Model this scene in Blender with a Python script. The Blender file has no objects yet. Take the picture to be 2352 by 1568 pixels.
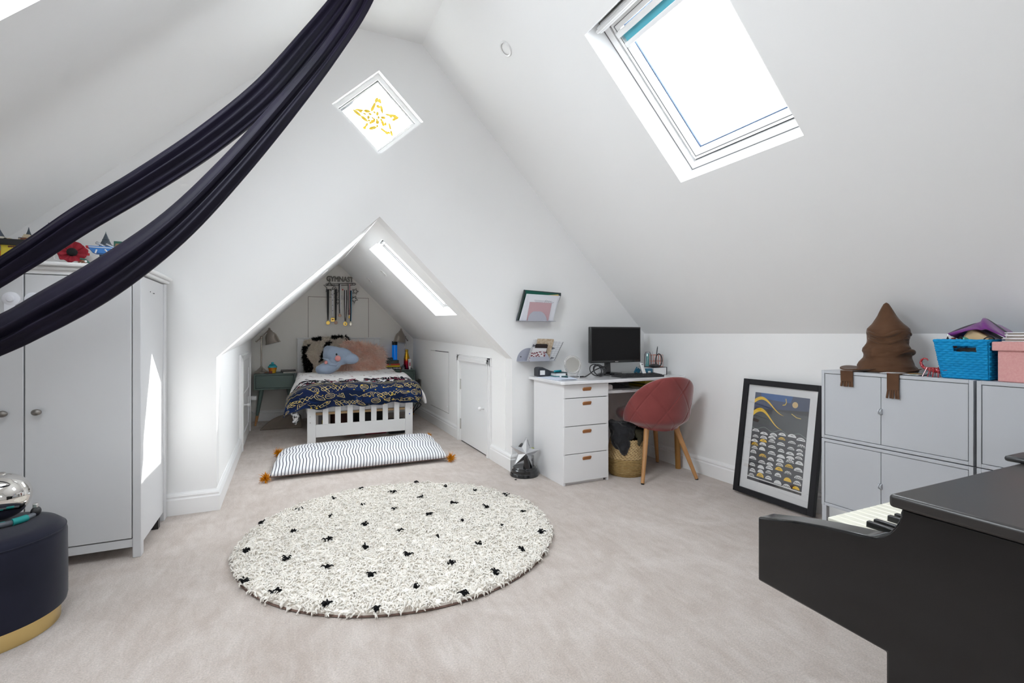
import bpy, bmesh, math, random
import numpy as np
from math import sin, cos, pi, sqrt, atan2, radians
from mathutils import Vector, Matrix, noise

random.seed(7); rng = np.random.default_rng(7)
SC = bpy.context.scene
COL = SC.collection

# ------------------------------------------------------------------ camera, sky, sun, exposure
FPX, HOR, EYE = 1122.0, 766.0, 1.05            # focal length in px, horizon row, eye height
YAW = math.atan(518 / FPX)
cd = bpy.data.cameras.new('camera'); cam = bpy.data.objects.new('camera', cd); COL.objects.link(cam)
cam.location = (0, 0, EYE); cam.rotation_euler = (pi / 2, 0, -YAW)
cd.sensor_width = 36; cd.lens = FPX / 2352 * 36; cd.shift_y = -(784 - HOR) / 2352; cd.clip_start = 0.02
SC.camera = cam

w = bpy.data.worlds.new('sky'); SC.world = w; w.use_nodes = True
bg = w.node_tree.nodes['Background']
bg.inputs['Color'].default_value = (0.94, 0.97, 1.0, 1); bg.inputs['Strength'].default_value = SKY = 7.0

sd = bpy.data.lights.new('sun', 'SUN'); sd.energy = 6.5; sd.angle = radians(0.6); sd.color = (1.0, 0.96, 0.9)
sun = bpy.data.objects.new('sun', sd); COL.objects.link(sun); sun.location = (6, 8, 6)
SUNV = Vector((-1.0, -0.56, -0.52))
sun.rotation_euler = SUNV.to_track_quat('-Z', 'Y').to_euler()

vs = SC.view_settings
vs.view_transform = 'Standard'; vs.look = 'None'; vs.gamma = 1; vs.use_curve_mapping = False; vs.exposure = 1.32
cy = SC.cycles
cy.use_denoising = True; cy.max_bounces = 14; cy.diffuse_bounces = 9; cy.glossy_bounces = 4
cy.transmission_bounces = 6; cy.transparent_max_bounces = 12; cy.sample_clamp_indirect = 8
cy.caustics_reflective = False; cy.caustics_refractive = False

# ------------------------------------------------------------------ pixel helpers (2352 x 1568 frame)
_F = Vector((sin(YAW), cos(YAW), 0)); _R = Vector((cos(YAW), -sin(YAW), 0)); _C = Vector((0, 0, EYE))
def ray(u, v): return _F + _R * ((u - 1176) / FPX) + Vector((0, 0, (HOR - v) / FPX))
def ax(u, v, X): d = ray(u, v); return _C + d * (X / d.x)
def ay(u, v, Y): d = ray(u, v); return _C + d * (Y / d.y)
def az(u, v, Z): d = ray(u, v); return _C + d * ((Z - EYE) / d.z)
def ad(u, v, D): return _C + ray(u, v) * D

# ------------------------------------------------------------------ materials
MATS = {}
def mat(name, col, rough=0.5, metal=0.0, spec=0.5, bump=None, var=None, coat=0.0, sheen=0.0, alpha=None, emit=None, trans=0.0):
    """procedural principled material; bump=(scale, strength, dist), var=(scale, colour2, contrast)"""
    if name in MATS: return MATS[name]
    m = bpy.data.materials.new(name); m.use_nodes = True; nt = m.node_tree; N = nt.nodes; L = nt.links
    b = N['Principled BSDF']
    b.inputs['Base Color'].default_value = (*col, 1); b.inputs['Roughness'].default_value = rough
    b.inputs['Metallic'].default_value = metal; b.inputs['Specular IOR Level'].default_value = spec
    b.inputs['Coat Weight'].default_value = coat; b.inputs['Coat Roughness'].default_value = 0.05
    b.inputs['Sheen Weight'].default_value = sheen; b.inputs['Sheen Roughness'].default_value = 0.4
    b.inputs['Transmission Weight'].default_value = trans
    if emit: b.inputs['Emission Color'].default_value = (*emit[0], 1); b.inputs['Emission Strength'].default_value = emit[1]
    tc = N.new('ShaderNodeTexCoord')
    if var:
        n = N.new('ShaderNodeTexNoise'); n.inputs['Scale'].default_value = var[0]; n.inputs['Detail'].default_value = 4
        r = N.new('ShaderNodeValToRGB'); c = var[2] if len(var) > 2 else 0.2
        r.color_ramp.elements[0].position = 0.5 - c; r.color_ramp.elements[1].position = 0.5 + c
        r.color_ramp.elements[0].color = (*col, 1); r.color_ramp.elements[1].color = (*var[1], 1)
        L.new(tc.outputs['Object'], n.inputs['Vector']); L.new(n.outputs['Fac'], r.inputs['Fac'])
        L.new(r.outputs['Color'], b.inputs['Base Color'])
    if bump:
        n = N.new('ShaderNodeTexNoise'); n.inputs['Scale'].default_value = bump[0]; n.inputs['Detail'].default_value = 3
        bp = N.new('ShaderNodeBump'); bp.inputs['Strength'].default_value = bump[1]
        bp.inputs['Distance'].default_value = bump[2] if len(bump) > 2 else 0.002
        L.new(tc.outputs['Object'], n.inputs['Vector']); L.new(n.outputs['Fac'], bp.inputs['Height'])
        L.new(bp.outputs['Normal'], b.inputs['Normal'])
    MATS[name] = m
    return m

def glassmat(name, tint=(1, 1, 1), refl=0.06, rough=0.0):
    if name in MATS: return MATS[name]
    m = bpy.data.materials.new(name); m.use_nodes = True; nt = m.node_tree; N = nt.nodes; L = nt.links
    N.remove(N['Principled BSDF'])
    t = N.new('ShaderNodeBsdfTransparent'); t.inputs['Color'].default_value = (*tint, 1)
    g = N.new('ShaderNodeBsdfGlossy'); g.inputs['Roughness'].default_value = rough
    fr = N.new('ShaderNodeLayerWeight'); fr.inputs['Blend'].default_value = 0.25
    mp = N.new('ShaderNodeMapRange'); mp.inputs['To Min'].default_value = refl; mp.inputs['To Max'].default_value = min(1, refl * 6)
    mx = N.new('ShaderNodeMixShader')
    L.new(fr.outputs['Fresnel'], mp.inputs['Value']); L.new(mp.outputs['Result'], mx.inputs['Fac'])
    L.new(t.outputs[0], mx.inputs[1]); L.new(g.outputs[0], mx.inputs[2]); L.new(mx.outputs[0], N['Material Output'].inputs['Surface'])
    MATS[name] = m
    return m

def furmat(name, col, col2, scale=12, back=0.45):
    """thin hair: part of the light passes through each strand"""
    m = bpy.data.materials.new(name); m.use_nodes = True; nt = m.node_tree; N, L = nt.nodes, nt.links; N.remove(N['Principled BSDF'])
    d = N.new('ShaderNodeBsdfDiffuse'); t = N.new('ShaderNodeBsdfTranslucent'); x = N.new('ShaderNodeMixShader'); x.inputs['Fac'].default_value = back
    tc = N.new('ShaderNodeTexCoord'); n = N.new('ShaderNodeTexNoise'); n.inputs['Scale'].default_value = scale; n.inputs['Detail'].default_value = 4
    r = N.new('ShaderNodeValToRGB'); r.color_ramp.elements[0].position = .35; r.color_ramp.elements[1].position = .65; r.color_ramp.elements[0].color = (*col, 1); r.color_ramp.elements[1].color = (*col2, 1)
    L.new(tc.outputs['Object'], n.inputs['Vector']); L.new(n.outputs['Fac'], r.inputs['Fac']); L.new(r.outputs['Color'], d.inputs['Color']); L.new(r.outputs['Color'], t.inputs['Color'])
    L.new(d.outputs[0], x.inputs[1]); L.new(t.outputs[0], x.inputs[2]); L.new(x.outputs[0], N['Material Output'].inputs['Surface']); MATS[name] = m
    return m

def imgmat(name, arr, rough=0.6, bump=None, spec=0.3, sheen=0.0):
    """flat print drawn below in numpy (h, w, 3 linear-ish sRGB), mapped by UV"""
    h, wd = arr.shape[:2]
    im = bpy.data.images.new(name, wd, h)
    px = np.ones((h, wd, 4), np.float32); px[..., :3] = np.clip(arr, 0, 1)
    im.colorspace_settings.name = 'Non-Color'
    im.pixels.foreach_set(px.ravel()); im.update(); im.pack()
    m = mat(name, (1, 1, 1), rough, spec=spec, bump=bump, sheen=sheen); nt = m.node_tree
    t = nt.nodes.new('ShaderNodeTexImage'); t.image = im; t.extension = 'EXTEND'
    uv = nt.nodes.new('ShaderNodeUVMap'); uv.uv_map = 'uv'
    nt.links.new(uv.outputs['UV'], t.inputs['Vector'])
    nt.links.new(t.outputs['Color'], nt.nodes['Principled BSDF'].inputs['Base Color'])
    return m

# ------------------------------------------------------------------ mesh builder
class MB:
    def __init__(s): s.v = []; s.f = []; s.uv = None; s.n = 0
    def add(s, vs, fs, uv=None):
        o = len(s.v); s.v += [tuple(p) for p in vs]; s.f += [tuple(i + o for i in q) for q in fs]
        if uv is not None:
            if s.uv is None: s.uv = [(0, 0)] * o
            s.uv += list(uv)
        elif s.uv is not None: s.uv += [(0, 0)] * len(vs)
        return s
    def box(s, x0, x1, y0, y1, z0, z1, M=None):
        vs = [Vector((x, y, z)) for x in (x0, x1) for y in (y0, y1) for z in (z0, z1)]
        if M is not None: vs = [M @ p for p in vs]
        return s.add(vs, [(0, 1, 3, 2), (4, 6, 7, 5), (0, 4, 5, 1), (2, 3, 7, 6), (0, 2, 6, 4), (1, 5, 7, 3)])
    def prism(s, poly, vec, M=None):
        n = len(poly); vec = Vector(vec); P = [Vector(p) for p in poly]
        vs = P + [p + vec for p in P]
        if M is not None: vs = [M @ p for p in vs]
        return s.add(vs, [tuple(range(n))[::-1], tuple(range(n, 2 * n))] + [(i, (i + 1) % n, n + (i + 1) % n, n + i) for i in range(n)])
    def loft(s, rings, cap=True, closed=True):
        n = len(rings[0]); vs = [p for r in rings for p in r]; fs = []
        for j in range(len(rings) - 1):
            for i in range(n if closed else n - 1):
                a, b = j * n + i, j * n + (i + 1) % n
                fs.append((a, b, b + n, a + n))
        if cap: fs.append(tuple(range(n))[::-1]); fs.append(tuple(range((len(rings) - 1) * n, len(rings) * n)))
        return s.add(vs, fs)
    def cyl(s, p0, p1, r0, r1=None, n=16, cap=True):
        p0, p1 = Vector(p0), Vector(p1); r1 = r0 if r1 is None else r1
        q = (p1 - p0).to_track_quat('Z', 'Y')
        rings = [[p + q @ Vector((r * cos(2 * pi * i / n), r * sin(2 * pi * i / n), 0)) for i in range(n)] for p, r in ((p0, r0), (p1, r1))]
        return s.loft(rings, cap)
    def lathe(s, prof, c=(0, 0, 0), n=24, q=None, cap=True, sx=1, sy=1):
        c = Vector(c); rings = []
        for r, z in prof:
            ring = [Vector((max(r, 1e-4) * cos(2 * pi * i / n) * sx, max(r, 1e-4) * sin(2 * pi * i / n) * sy, z)) for i in range(n)]
            rings.append([c + (q @ p if q is not None else p) for p in ring])
        return s.loft(rings, cap)
    def tube(s, path, r, n=8, closed=False):
        P = [Vector(p) for p in path]; m = len(P); rings = []; up = None
        for i in range(m):
            t = (P[(i + 1) % m] - P[i - 1]) if closed else (P[min(i + 1, m - 1)] - P[max(i - 1, 0)])
            t = t.normalized() if t.length > 1e-9 else Vector((0, 0, 1))
            if up is None: up = t.orthogonal().normalized()
            up = (up - t * up.dot(t)); up = up.normalized() if up.length > 1e-6 else t.orthogonal().normalized()
            b = t.cross(up); rr = r(i / (m - 1)) if callable(r) else r
            rings.append([P[i] + (up * cos(2 * pi * k / n) + b * sin(2 * pi * k / n)) * rr for k in range(n)])
        if closed:
            rings.append(rings[0]); return s.loft(rings, False)
        return s.loft(rings, True)
    def ball(s, c, r, nu=20, nv=12, M=None):
        c = Vector(c); r = (r, r, r) if not hasattr(r, '__len__') else r
        prof = []
        for j in range(nv + 1):
            a = -pi / 2 + pi * j / nv; prof.append((cos(a), sin(a)))
        rings = []
        for rr, z in prof:
            ring = [Vector((max(rr, 1e-3) * cos(2 * pi * i / nu) * r[0], max(rr, 1e-3) * sin(2 * pi * i / nu) * r[1], z * r[2])) for i in range(nu)]
            rings.append([c + (M @ p if M is not None else p) for p in ring])
        return s.loft(rings, True)
    def grid(s, fn, nu, nv, uv=True, skip=None):
        vs = []; U = []
        for j in range(nv + 1):
            for i in range(nu + 1):
                a, b = i / nu, j / nv; vs.append(fn(a, b)); U.append((a, b))
        fs = [(j * (nu + 1) + i, j * (nu + 1) + i + 1, (j + 1) * (nu + 1) + i + 1, (j + 1) * (nu + 1) + i)
              for j in range(nv) for i in range(nu) if not (skip and skip(i, j))]
        return s.add(vs, fs, U if uv else None)
    def build(s, name, m, parent=None, smooth=None, bevel=0, seg=2, solid=0, sub=0, loc=None, world=False, remesh=0, kind=None, label=None):
        me = bpy.data.meshes.new(name)
        off = Vector((0, 0, 0))
        if parent is not None and world:                       # vertices given in world space: move into the parent's frame
            W = wmat(parent).inverted(); vs = [tuple(W @ Vector(p)) for p in s.v]
        else: vs = s.v
        if parent is None and loc is None and len(vs):         # origin at the thing's base
            a = np.array(vs, float); lo, hi = a.min(0), a.max(0)
            off = Vector(((lo[0] + hi[0]) / 2, (lo[1] + hi[1]) / 2, lo[2])); vs = [tuple(p) for p in (a - np.array(off))]
        me.from_pydata(vs, [], s.f)
        if s.uv is not None:
            ul = me.uv_layers.new(name='uv'); li = np.zeros(len(me.loops), np.int32); me.loops.foreach_get('vertex_index', li)
            ul.data.foreach_set('uv', np.array(s.uv, np.float32)[li].ravel())
        bm = bmesh.new(); bm.from_mesh(me); bmesh.ops.remove_doubles(bm, verts=bm.verts, dist=1e-6)
        bmesh.ops.recalc_face_normals(bm, faces=bm.faces); bm.to_mesh(me); bm.free()
        o = bpy.data.objects.new(name, me); COL.objects.link(o)
        o.location = loc if loc is not None else off
        if parent is not None: o.parent = parent
        if m is not None: me.materials.append(m)
        if smooth is not None:
            me.shade_smooth(); me.set_sharp_from_angle(angle=radians(smooth))
        if remesh:
            k = o.modifiers.new('r', 'REMESH'); k.mode = 'VOXEL'; k.voxel_size = remesh; k.use_smooth_shade = True
            k = o.modifiers.new('s', 'SMOOTH'); k.iterations = 6; k.factor = 0.6
        if solid:
            k = o.modifiers.new('t', 'SOLIDIFY'); k.thickness = solid; k.offset = 0
        if bevel:
            k = o.modifiers.new('b', 'BEVEL'); k.width = bevel; k.segments = seg; k.limit_method = 'ANGLE'; k.angle_limit = radians(40)
            me.shade_smooth(); me.set_sharp_from_angle(angle=radians(50)); k.harden_normals = False
        if sub:
            k = o.modifiers.new('u', 'SUBSURF'); k.levels = sub; k.render_levels = sub; me.shade_smooth()
        if kind: o['kind'] = kind
        if label: o['label'] = label
        return o

def wmat(o):
    M = o.matrix_basis.copy()
    M = Matrix.LocRotScale(o.location, o.rotation_euler, o.scale)
    return M if o.parent is None else wmat(o.parent) @ M

def tag(o, label, cat, group=None):
    o['label'] = label; o['category'] = cat
    if group: o['group'] = group
    return o
def thing(name, label, cat, loc=(0, 0, 0), rz=0, group=None):
    o = bpy.data.objects.new(name, None); COL.objects.link(o); o.location = loc; o.rotation_euler = (0, 0, rz)
    o.empty_display_size = 0.05
    return tag(o, label, cat, group)
def copy_tree(o, parent=None, only_first=False):
    c = o.copy(); COL.objects.link(c)
    if parent is not None: c.parent = parent
    for ch in list(o.children): copy_tree(ch, c)
    return c
def struct(mb, name, m, parent=None, **k):
    o = mb.build(name, m, parent, loc=(0, 0, 0) if parent is None else None, **k)
    if parent is None: o['kind'] = 'structure'
    return o
def text(name, s, size, M, m, parent, depth=0.0006, wire=0, align='CENTER', sx=1):
    c = bpy.data.curves.new(name, 'FONT'); c.body = s; c.size = size; c.extrude = depth; c.align_x = align; c.align_y = 'CENTER'
    if wire: c.fill_mode = 'NONE'; c.bevel_depth = wire; c.extrude = 0; c.bevel_resolution = 1; c.resolution_u = 3
    o = bpy.data.objects.new(name, c); COL.objects.link(o); o.parent = parent
    L = wmat(parent).inverted() @ M
    o.location = L.to_translation(); o.rotation_euler = L.to_euler(); o.scale = (sx, 1, 1)
    c.materials.append(m)
    bpy.context.view_layer.update()
    me = bpy.data.meshes.new_from_object(o.evaluated_get(bpy.context.evaluated_depsgraph_get()))
    q = bpy.data.objects.new(name, me); COL.objects.link(q); q.parent = parent; q.location = o.location; q.rotation_euler = o.rotation_euler; q.scale = o.scale
    if not me.materials: me.materials.append(m)
    bpy.data.objects.remove(o); q.name = name
    return q

def fbm(x, y, z=0, oct=3):
    return noise.fractal(Vector((x, y, z)), 1.0, 2.0, oct)
def sstep(a, b, x):
    t = min(1, max(0, (x - a) / (b - a))); return t * t * (3 - 2 * t)
def lerp(a, b, t): return a + (b - a) * t
def interp(pts, x):
    """piecewise-linear through (x, y) pairs"""
    if x <= pts[0][0]: return pts[0][1]
    for (a, p), (b, q) in zip(pts, pts[1:]):
        if x <= b: return p + (q - p) * (x - a) / (b - a)
    return pts[-1][1]
def spline(P, n):
    """catmull-rom through tuples of any length"""
    P = [np.array(p, float) for p in P]; P = [2 * P[0] - P[1]] + P + [2 * P[-1] - P[-2]]; out = []
    segs = len(P) - 3
    for k in range(n + 1):
        x = k / n * segs; i = min(int(x), segs - 1); t = x - i
        a, b, c, d = P[i:i + 4]
        out.append(0.5 * ((2 * b) + (c - a) * t + (2 * a - 5 * b + 4 * c - d) * t * t + (3 * b - a - 3 * c + d) * t ** 3))
    return out

def blades(P, Nn, length, width, name, m, parent, lean=0.5, jl=0.3, seed=1, segs=2, droop=0.0, cross=False):
    """many tapered curved blades grown from points P along normals Nn: ONE stuff mesh"""
    r = np.random.default_rng(seed); n = len(P); P = np.asarray(P, np.float32); Nn = np.asarray(Nn, np.float32)
    d = Nn + lean * r.normal(size=(n, 3)).astype(np.float32); d /= np.linalg.norm(d, axis=1, keepdims=True)
    s = np.cross(d, r.normal(size=(n, 3))).astype(np.float32); s /= np.linalg.norm(s, axis=1, keepdims=True) + 1e-9
    L = (length * (1 + jl * r.uniform(-1, 1, (n, 1)))).astype(np.float32)
    bend = (r.normal(size=(n, 3)) * 0.35).astype(np.float32)
    sides = [s] + ([np.cross(d, s)] if cross else [])
    V = []; F = []; base = 0
    for sd_ in sides:
        cols = []
        for k in range(segs + 1):
            t = k / segs; c = P + d * L * t + bend * L * t * t * 0.6; c[:, 2] -= droop * t * t * L[:, 0]
            wdt = width * (1 - 0.85 * t)
            cols += [c - sd_ * wdt / 2, c + sd_ * wdt / 2]
        V.append(np.stack(cols, 1).reshape(-1, 3)); m_ = 2 * (segs + 1)
        idx = np.arange(n)[:, None] * m_ + base
        for k in range(segs):
            F.append(np.concatenate([idx + 2 * k, idx + 2 * k + 1, idx + 2 * k + 3, idx + 2 * k + 2], 1))
        base += n * m_
    V = np.concatenate(V); F = np.concatenate(F).astype(np.int32)
    me = bpy.data.meshes.new(name); me.vertices.add(len(V)); me.vertices.foreach_set('co', V.astype(np.float32).ravel())
    me.loops.add(F.size); me.loops.foreach_set('vertex_index', F.ravel())
    me.polygons.add(len(F)); me.polygons.foreach_set('loop_start', np.arange(0, F.size, 4, dtype=np.int32))
    me.update(calc_edges=True); me.validate(); me.shade_smooth(); me.materials.append(m)
    o = bpy.data.objects.new(name, me); COL.objects.link(o); o.parent = parent; o['kind'] = 'stuff'
    return o

def noodles(P, Nn, length, radius, name, m, parent, seed=1):
    """soft bent yarn ends (three-sided, three segments) lying over from points P: ONE mesh"""
    r = np.random.default_rng(seed); n = len(P); P = np.asarray(P, float); Nn = np.asarray(Nn, float); Nn /= np.linalg.norm(Nn, axis=1, keepdims=True)
    d = np.cross(Nn, r.normal(size=(n, 3))); d /= np.linalg.norm(d, axis=1, keepdims=True); e = np.cross(Nn, d)
    L = length * r.uniform(.7, 1.3, (n, 1)); h = L * r.uniform(.35, .75, (n, 1)); sw = L * r.uniform(-.35, .35, (n, 1))
    C = [P - Nn * .2 * L, P + Nn * h * .7 + d * L * .18, P + Nn * h + d * L * .55 + e * sw * .5, P + Nn * h * .55 + d * L * .95 + e * sw]
    rad = [1.0, 1.1, 1.05, .55]; V = np.empty((n, 4, 3, 3))
    for k in range(4):
        t = C[min(k + 1, 3)] - C[max(k - 1, 0)]; t /= np.linalg.norm(t, axis=1, keepdims=True); b = np.cross(t, e + .01); b /= np.linalg.norm(b, axis=1, keepdims=True); c = np.cross(t, b)
        for j in range(3): a = 2 * pi * j / 3 + .5; V[:, k, j] = C[k] + (b * cos(a) + c * sin(a)) * radius * rad[k]
    idx = np.arange(n)[:, None] * 12; F = []
    for k in range(3):
        for j in range(3): q = (j + 1) % 3; F.append(np.concatenate([idx + 3 * k + j, idx + 3 * k + q, idx + 3 * k + 3 + q, idx + 3 * k + 3 + j], 1))
    F = np.concatenate(F).astype(np.int32); V = V.reshape(-1, 3)
    me = bpy.data.meshes.new(name); me.vertices.add(len(V)); me.vertices.foreach_set('co', V.astype(np.float32).ravel())
    me.loops.add(F.size); me.loops.foreach_set('vertex_index', F.ravel()); me.polygons.add(len(F)); me.polygons.foreach_set('loop_start', np.arange(0, F.size, 4, dtype=np.int32))
    me.update(calc_edges=True); me.shade_smooth(); me.materials.append(m)
    o = bpy.data.objects.new(name, me); COL.objects.link(o); o.parent = parent; o['kind'] = 'stuff'
    return o

# ------------------------------------------------------------------ numpy drawing for flat prints
class Pic:
    def __init__(s, w, h, col):
        s.w, s.h = w, h; s.a = np.ones((h, w, 3), np.float32) * np.array(col, np.float32)
        s.X, s.Y = np.meshgrid(np.arange(w) + 0.5, np.arange(h) + 0.5)
    def put(s, mask, col): s.a[mask] = col
    def _win(s, x0, x1, y0, y1):
        x0 = int(max(0, x0)); x1 = int(min(s.w, x1 + 1)); y0 = int(max(0, y0)); y1 = int(min(s.h, y1 + 1))
        return (slice(y0, y1), slice(x0, x1)) if x1 > x0 and y1 > y0 else None
    def poly(s, pts, col):
        p = np.array(pts, float); k = s._win(p[:, 0].min(), p[:, 0].max(), p[:, 1].min(), p[:, 1].max())
        if k is None: return
        X, Y = s.X[k], s.Y[k]; ins = np.zeros(X.shape, bool); q = np.roll(p, -1, 0)
        for (xa, ya), (xb, yb) in zip(p, q):
            if ya == yb: continue
            ins ^= ((ya > Y) != (yb > Y)) & (X < (xb - xa) * (Y - ya) / (yb - ya) + xa)
        s.a[k][ins] = col
    def line(s, pts, wd, col):
        p = np.array(pts, float)
        for (xa, ya), (xb, yb) in zip(p, p[1:]):
            k = s._win(min(xa, xb) - wd, max(xa, xb) + wd, min(ya, yb) - wd, max(ya, yb) + wd)
            if k is None: continue
            X, Y = s.X[k], s.Y[k]; dx, dy = xb - xa, yb - ya
            t = np.clip(((X - xa) * dx + (Y - ya) * dy) / (dx * dx + dy * dy + 1e-9), 0, 1)
            s.a[k][(X - xa - t * dx) ** 2 + (Y - ya - t * dy) ** 2 < (wd / 2) ** 2] = col
    def disc(s, x, y, rx, ry, col, rot=0):
        t = np.linspace(0, 2 * pi, 28); s.poly(np.c_[x + rx * np.cos(t) * cos(rot) - ry * np.sin(t) * sin(rot), y + rx * np.cos(t) * sin(rot) + ry * np.sin(t) * cos(rot)], col)
# ================================================================== THE ROOM
from mathutils.geometry import tessellate_polygon
WALL = mat('wall_paint', (0.86, 0.86, 0.86), 0.75, spec=0.25, bump=(60, 0.04, 0.001))
ALCW = mat('wall_paint_brightened', (0.93, 0.93, 0.925), 0.7, spec=0.25, bump=(60, 0.04, 0.001))  # same white wall paint, colour lightened to make up for dim alcove light
TRIM = mat('trim_paint', (0.87, 0.87, 0.87), 0.38, spec=0.45)
DOORP = mat('door_paint', (0.86, 0.865, 0.865), 0.42, spec=0.4, bump=(9, 0.05, 0.001))
GAP = mat('dark_gap', (0.05, 0.05, 0.055), 0.9)
STEEL = mat('brushed_steel', (0.62, 0.61, 0.59), 0.32, 1.0)
CHROME = mat('chrome', (0.85, 0.85, 0.85), 0.06, 1.0)
WHITEP = mat('white_plastic', (0.82, 0.82, 0.82), 0.35)
BLACKP = mat('black_plastic', (0.018, 0.018, 0.02), 0.4)

def carpet_material():
    m = mat('carpet', (0.6, 0.55, 0.51), 0.95, spec=0.1, sheen=0.25); nt = m.node_tree; N, L = nt.nodes, nt.links
    b = N['Principled BSDF']; tc = N['Texture Coordinate']
    def nz(scale, detail, rough=0.55, dist=0.0):
        n = N.new('ShaderNodeTexNoise'); n.inputs['Scale'].default_value = scale; n.inputs['Detail'].default_value = detail
        n.inputs['Roughness'].default_value = rough; n.inputs['Distortion'].default_value = dist
        L.new(tc.outputs['Object'], n.inputs['Vector']); return n
    big = nz(3.2, 7, 0.66, 1.2); mid = nz(1.0, 6, 0.68, 0.6); fine = nz(170, 4, 0.75)
    mpg = N.new('ShaderNodeMapping'); mpg.inputs['Scale'].default_value = (24, 7, 1); mpg.inputs['Rotation'].default_value = (0, 0, 0.5)
    L.new(tc.outputs['Object'], mpg.inputs['Vector']); L.new(mpg.outputs['Vector'], mid.inputs['Vector'])
    r1 = N.new('ShaderNodeValToRGB'); r1.color_ramp.elements[0].position = 0.38; r1.color_ramp.elements[1].position = 0.62
    r1.color_ramp.elements[0].color = (0.56, 0.478, 0.425, 1); r1.color_ramp.elements[1].color = (0.715, 0.64, 0.592, 1)
    add = N.new('ShaderNodeMath'); add.operation = 'MULTIPLY_ADD'; add.inputs[1].default_value = 0.45
    mul = N.new('ShaderNodeMath'); mul.operation = 'MULTIPLY'; mul.inputs[1].default_value = 0.55
    L.new(big.outputs['Fac'], mul.inputs[0]); L.new(mid.outputs['Fac'], add.inputs[0]); L.new(mul.outputs[0], add.inputs[2])
    L.new(add.outputs[0], r1.inputs['Fac'])
    r2 = N.new('ShaderNodeValToRGB'); r2.color_ramp.elements[0].position = 0.3; r2.color_ramp.elements[1].position = 0.7
    r2.color_ramp.elements[0].color = (0.74, 0.74, 0.74, 1); r2.color_ramp.elements[1].color = (1.12, 1.12, 1.12, 1)
    L.new(fine.outputs['Fac'], r2.inputs['Fac'])
    mx = N.new('ShaderNodeMix'); mx.data_type = 'RGBA'; mx.blend_type = 'MULTIPLY'; mx.inputs['Factor'].default_value = 1
    L.new(r1.outputs['Color'], mx.inputs[6]); L.new(r2.outputs['Color'], mx.inputs[7]); L.new(mx.outputs[2], b.inputs['Base Color'])
    bp = N.new('ShaderNodeBump'); bp.inputs['Strength'].default_value = 0.8; bp.inputs['Distance'].default_value = 0.006
    L.new(fine.outputs['Fac'], bp.inputs['Height']); L.new(bp.outputs['Normal'], b.inputs['Normal'])
    return m
CARPET = carpet_material()

GY, GT = 3.395, 0.12                     # gable wall plane and thickness
XL, XR, YB = -1.83, 2.84, -1.9           # knee walls and the wall behind the viewer
RL, RR, RZ, KZ = 0.296, 0.87, 3.09, 1.05 # flat strip of the ceiling, knee wall height
AX0, AX1, AY0, AYE = -0.38, 1.565, GY + GT, 6.6

def sheet(loops, vec):
    """a slab with holes: first loop is the outline, the others are holes; vec = thickness"""
    mb = MB(); P = [Vector(p) for lp in loops for p in lp]; vec = Vector(vec); n = len(P)
    T = tessellate_polygon([[Vector(p) for p in lp] for lp in loops])
    fs = [tuple(t) for t in T] + [tuple(i + n for i in t[::-1]) for t in T]; o = 0
    for lp in loops:
        k = len(lp); fs += [(o + i, o + (i + 1) % k, o + (i + 1) % k + n, o + i + n) for i in range(k)]; o += k
    return mb.add(P + [p + vec for p in P], fs)

# floor: main room and alcove in one carpet
struct(sheet([[(XL, YB, 0), (XR, YB, 0), (XR, GY, 0), (AX1, GY, 0), (AX1, AYE, 0), (AX0, AYE, 0), (AX0, GY, 0), (XL, GY, 0)]], (0, 0, -0.05)), 'floor', CARPET)
# gable wall with the pentagon opening and the diamond window
DIA = [(0.572, GY, 2.84), (0.877, GY, 2.545), (0.572, GY, 2.262), (0.270, GY, 2.553)]
struct(sheet([[(XL, GY, 0), (XL, GY, KZ), (RL, GY, RZ), (RR, GY, RZ), (XR, GY, KZ), (XR, GY, 0), (AX1 + .004, GY, 0), (AX1 + .004, GY, 0.856), (0.576, GY, 1.847), (AX0, GY, 0.908), (AX0, GY, 0)],
              DIA], (0, GT, 0)), 'wall_gable', WALL)
struct(sheet([[(XR, YB, 0), (XR, GY, 0), (XR, GY, KZ), (XR, YB, KZ)]], (0.12, 0, 0)), 'wall_right', WALL)
struct(sheet([[(XL, YB, 0), (XL, GY, 0), (XL, GY, KZ), (XL, YB, KZ)]], (-0.12, 0, 0)), 'wall_left', WALL)
struct(sheet([[(XL, YB, 0), (XL, YB, KZ), (RL, YB, RZ), (RR, YB, RZ), (XR, YB, KZ), (XR, YB, 0)],
              [(.20, YB, 1.25), (.20, YB, 1.75), (1.0, YB, 1.75), (1.0, YB, 1.25)]], (0, -0.12, 0)), 'wall_rear', WALL)

NR = Vector((RZ - KZ, 0, XR - RR)).normalized()           # outward normals of the two slopes
NL = Vector((-(RZ - KZ), 0, RL - XL)).normalized()
def zr(x): return RZ + (x - RR) * (KZ - RZ) / (XR - RR)
def zl(x): return RZ + (x - RL) * (RZ - KZ) / (RL - XL)
CT = 0.15
HOLE_R = (1.375, 2.018); HOLE_L = (-0.93, -0.10); HY = (1.38, 2.10); HY2 = (-1.25, -0.53)
def hole(z, hx, hy): return [(hx[0], hy[0], z(hx[0])), (hx[1], hy[0], z(hx[1])), (hx[1], hy[1], z(hx[1])), (hx[0], hy[1], z(hx[0]))]
struct(sheet([[(RR, YB, RZ), (XR, YB, KZ), (XR, GY, KZ), (RR, GY, RZ)], hole(zr, HOLE_R, HY)], NR * CT), 'ceiling_right', WALL)
struct(sheet([[(RL, YB, RZ), (XL, YB, KZ), (XL, GY, KZ), (RL, GY, RZ)], hole(zl, HOLE_L, (0.90, 2.055))], NL * CT), 'ceiling_left', WALL)
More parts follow.
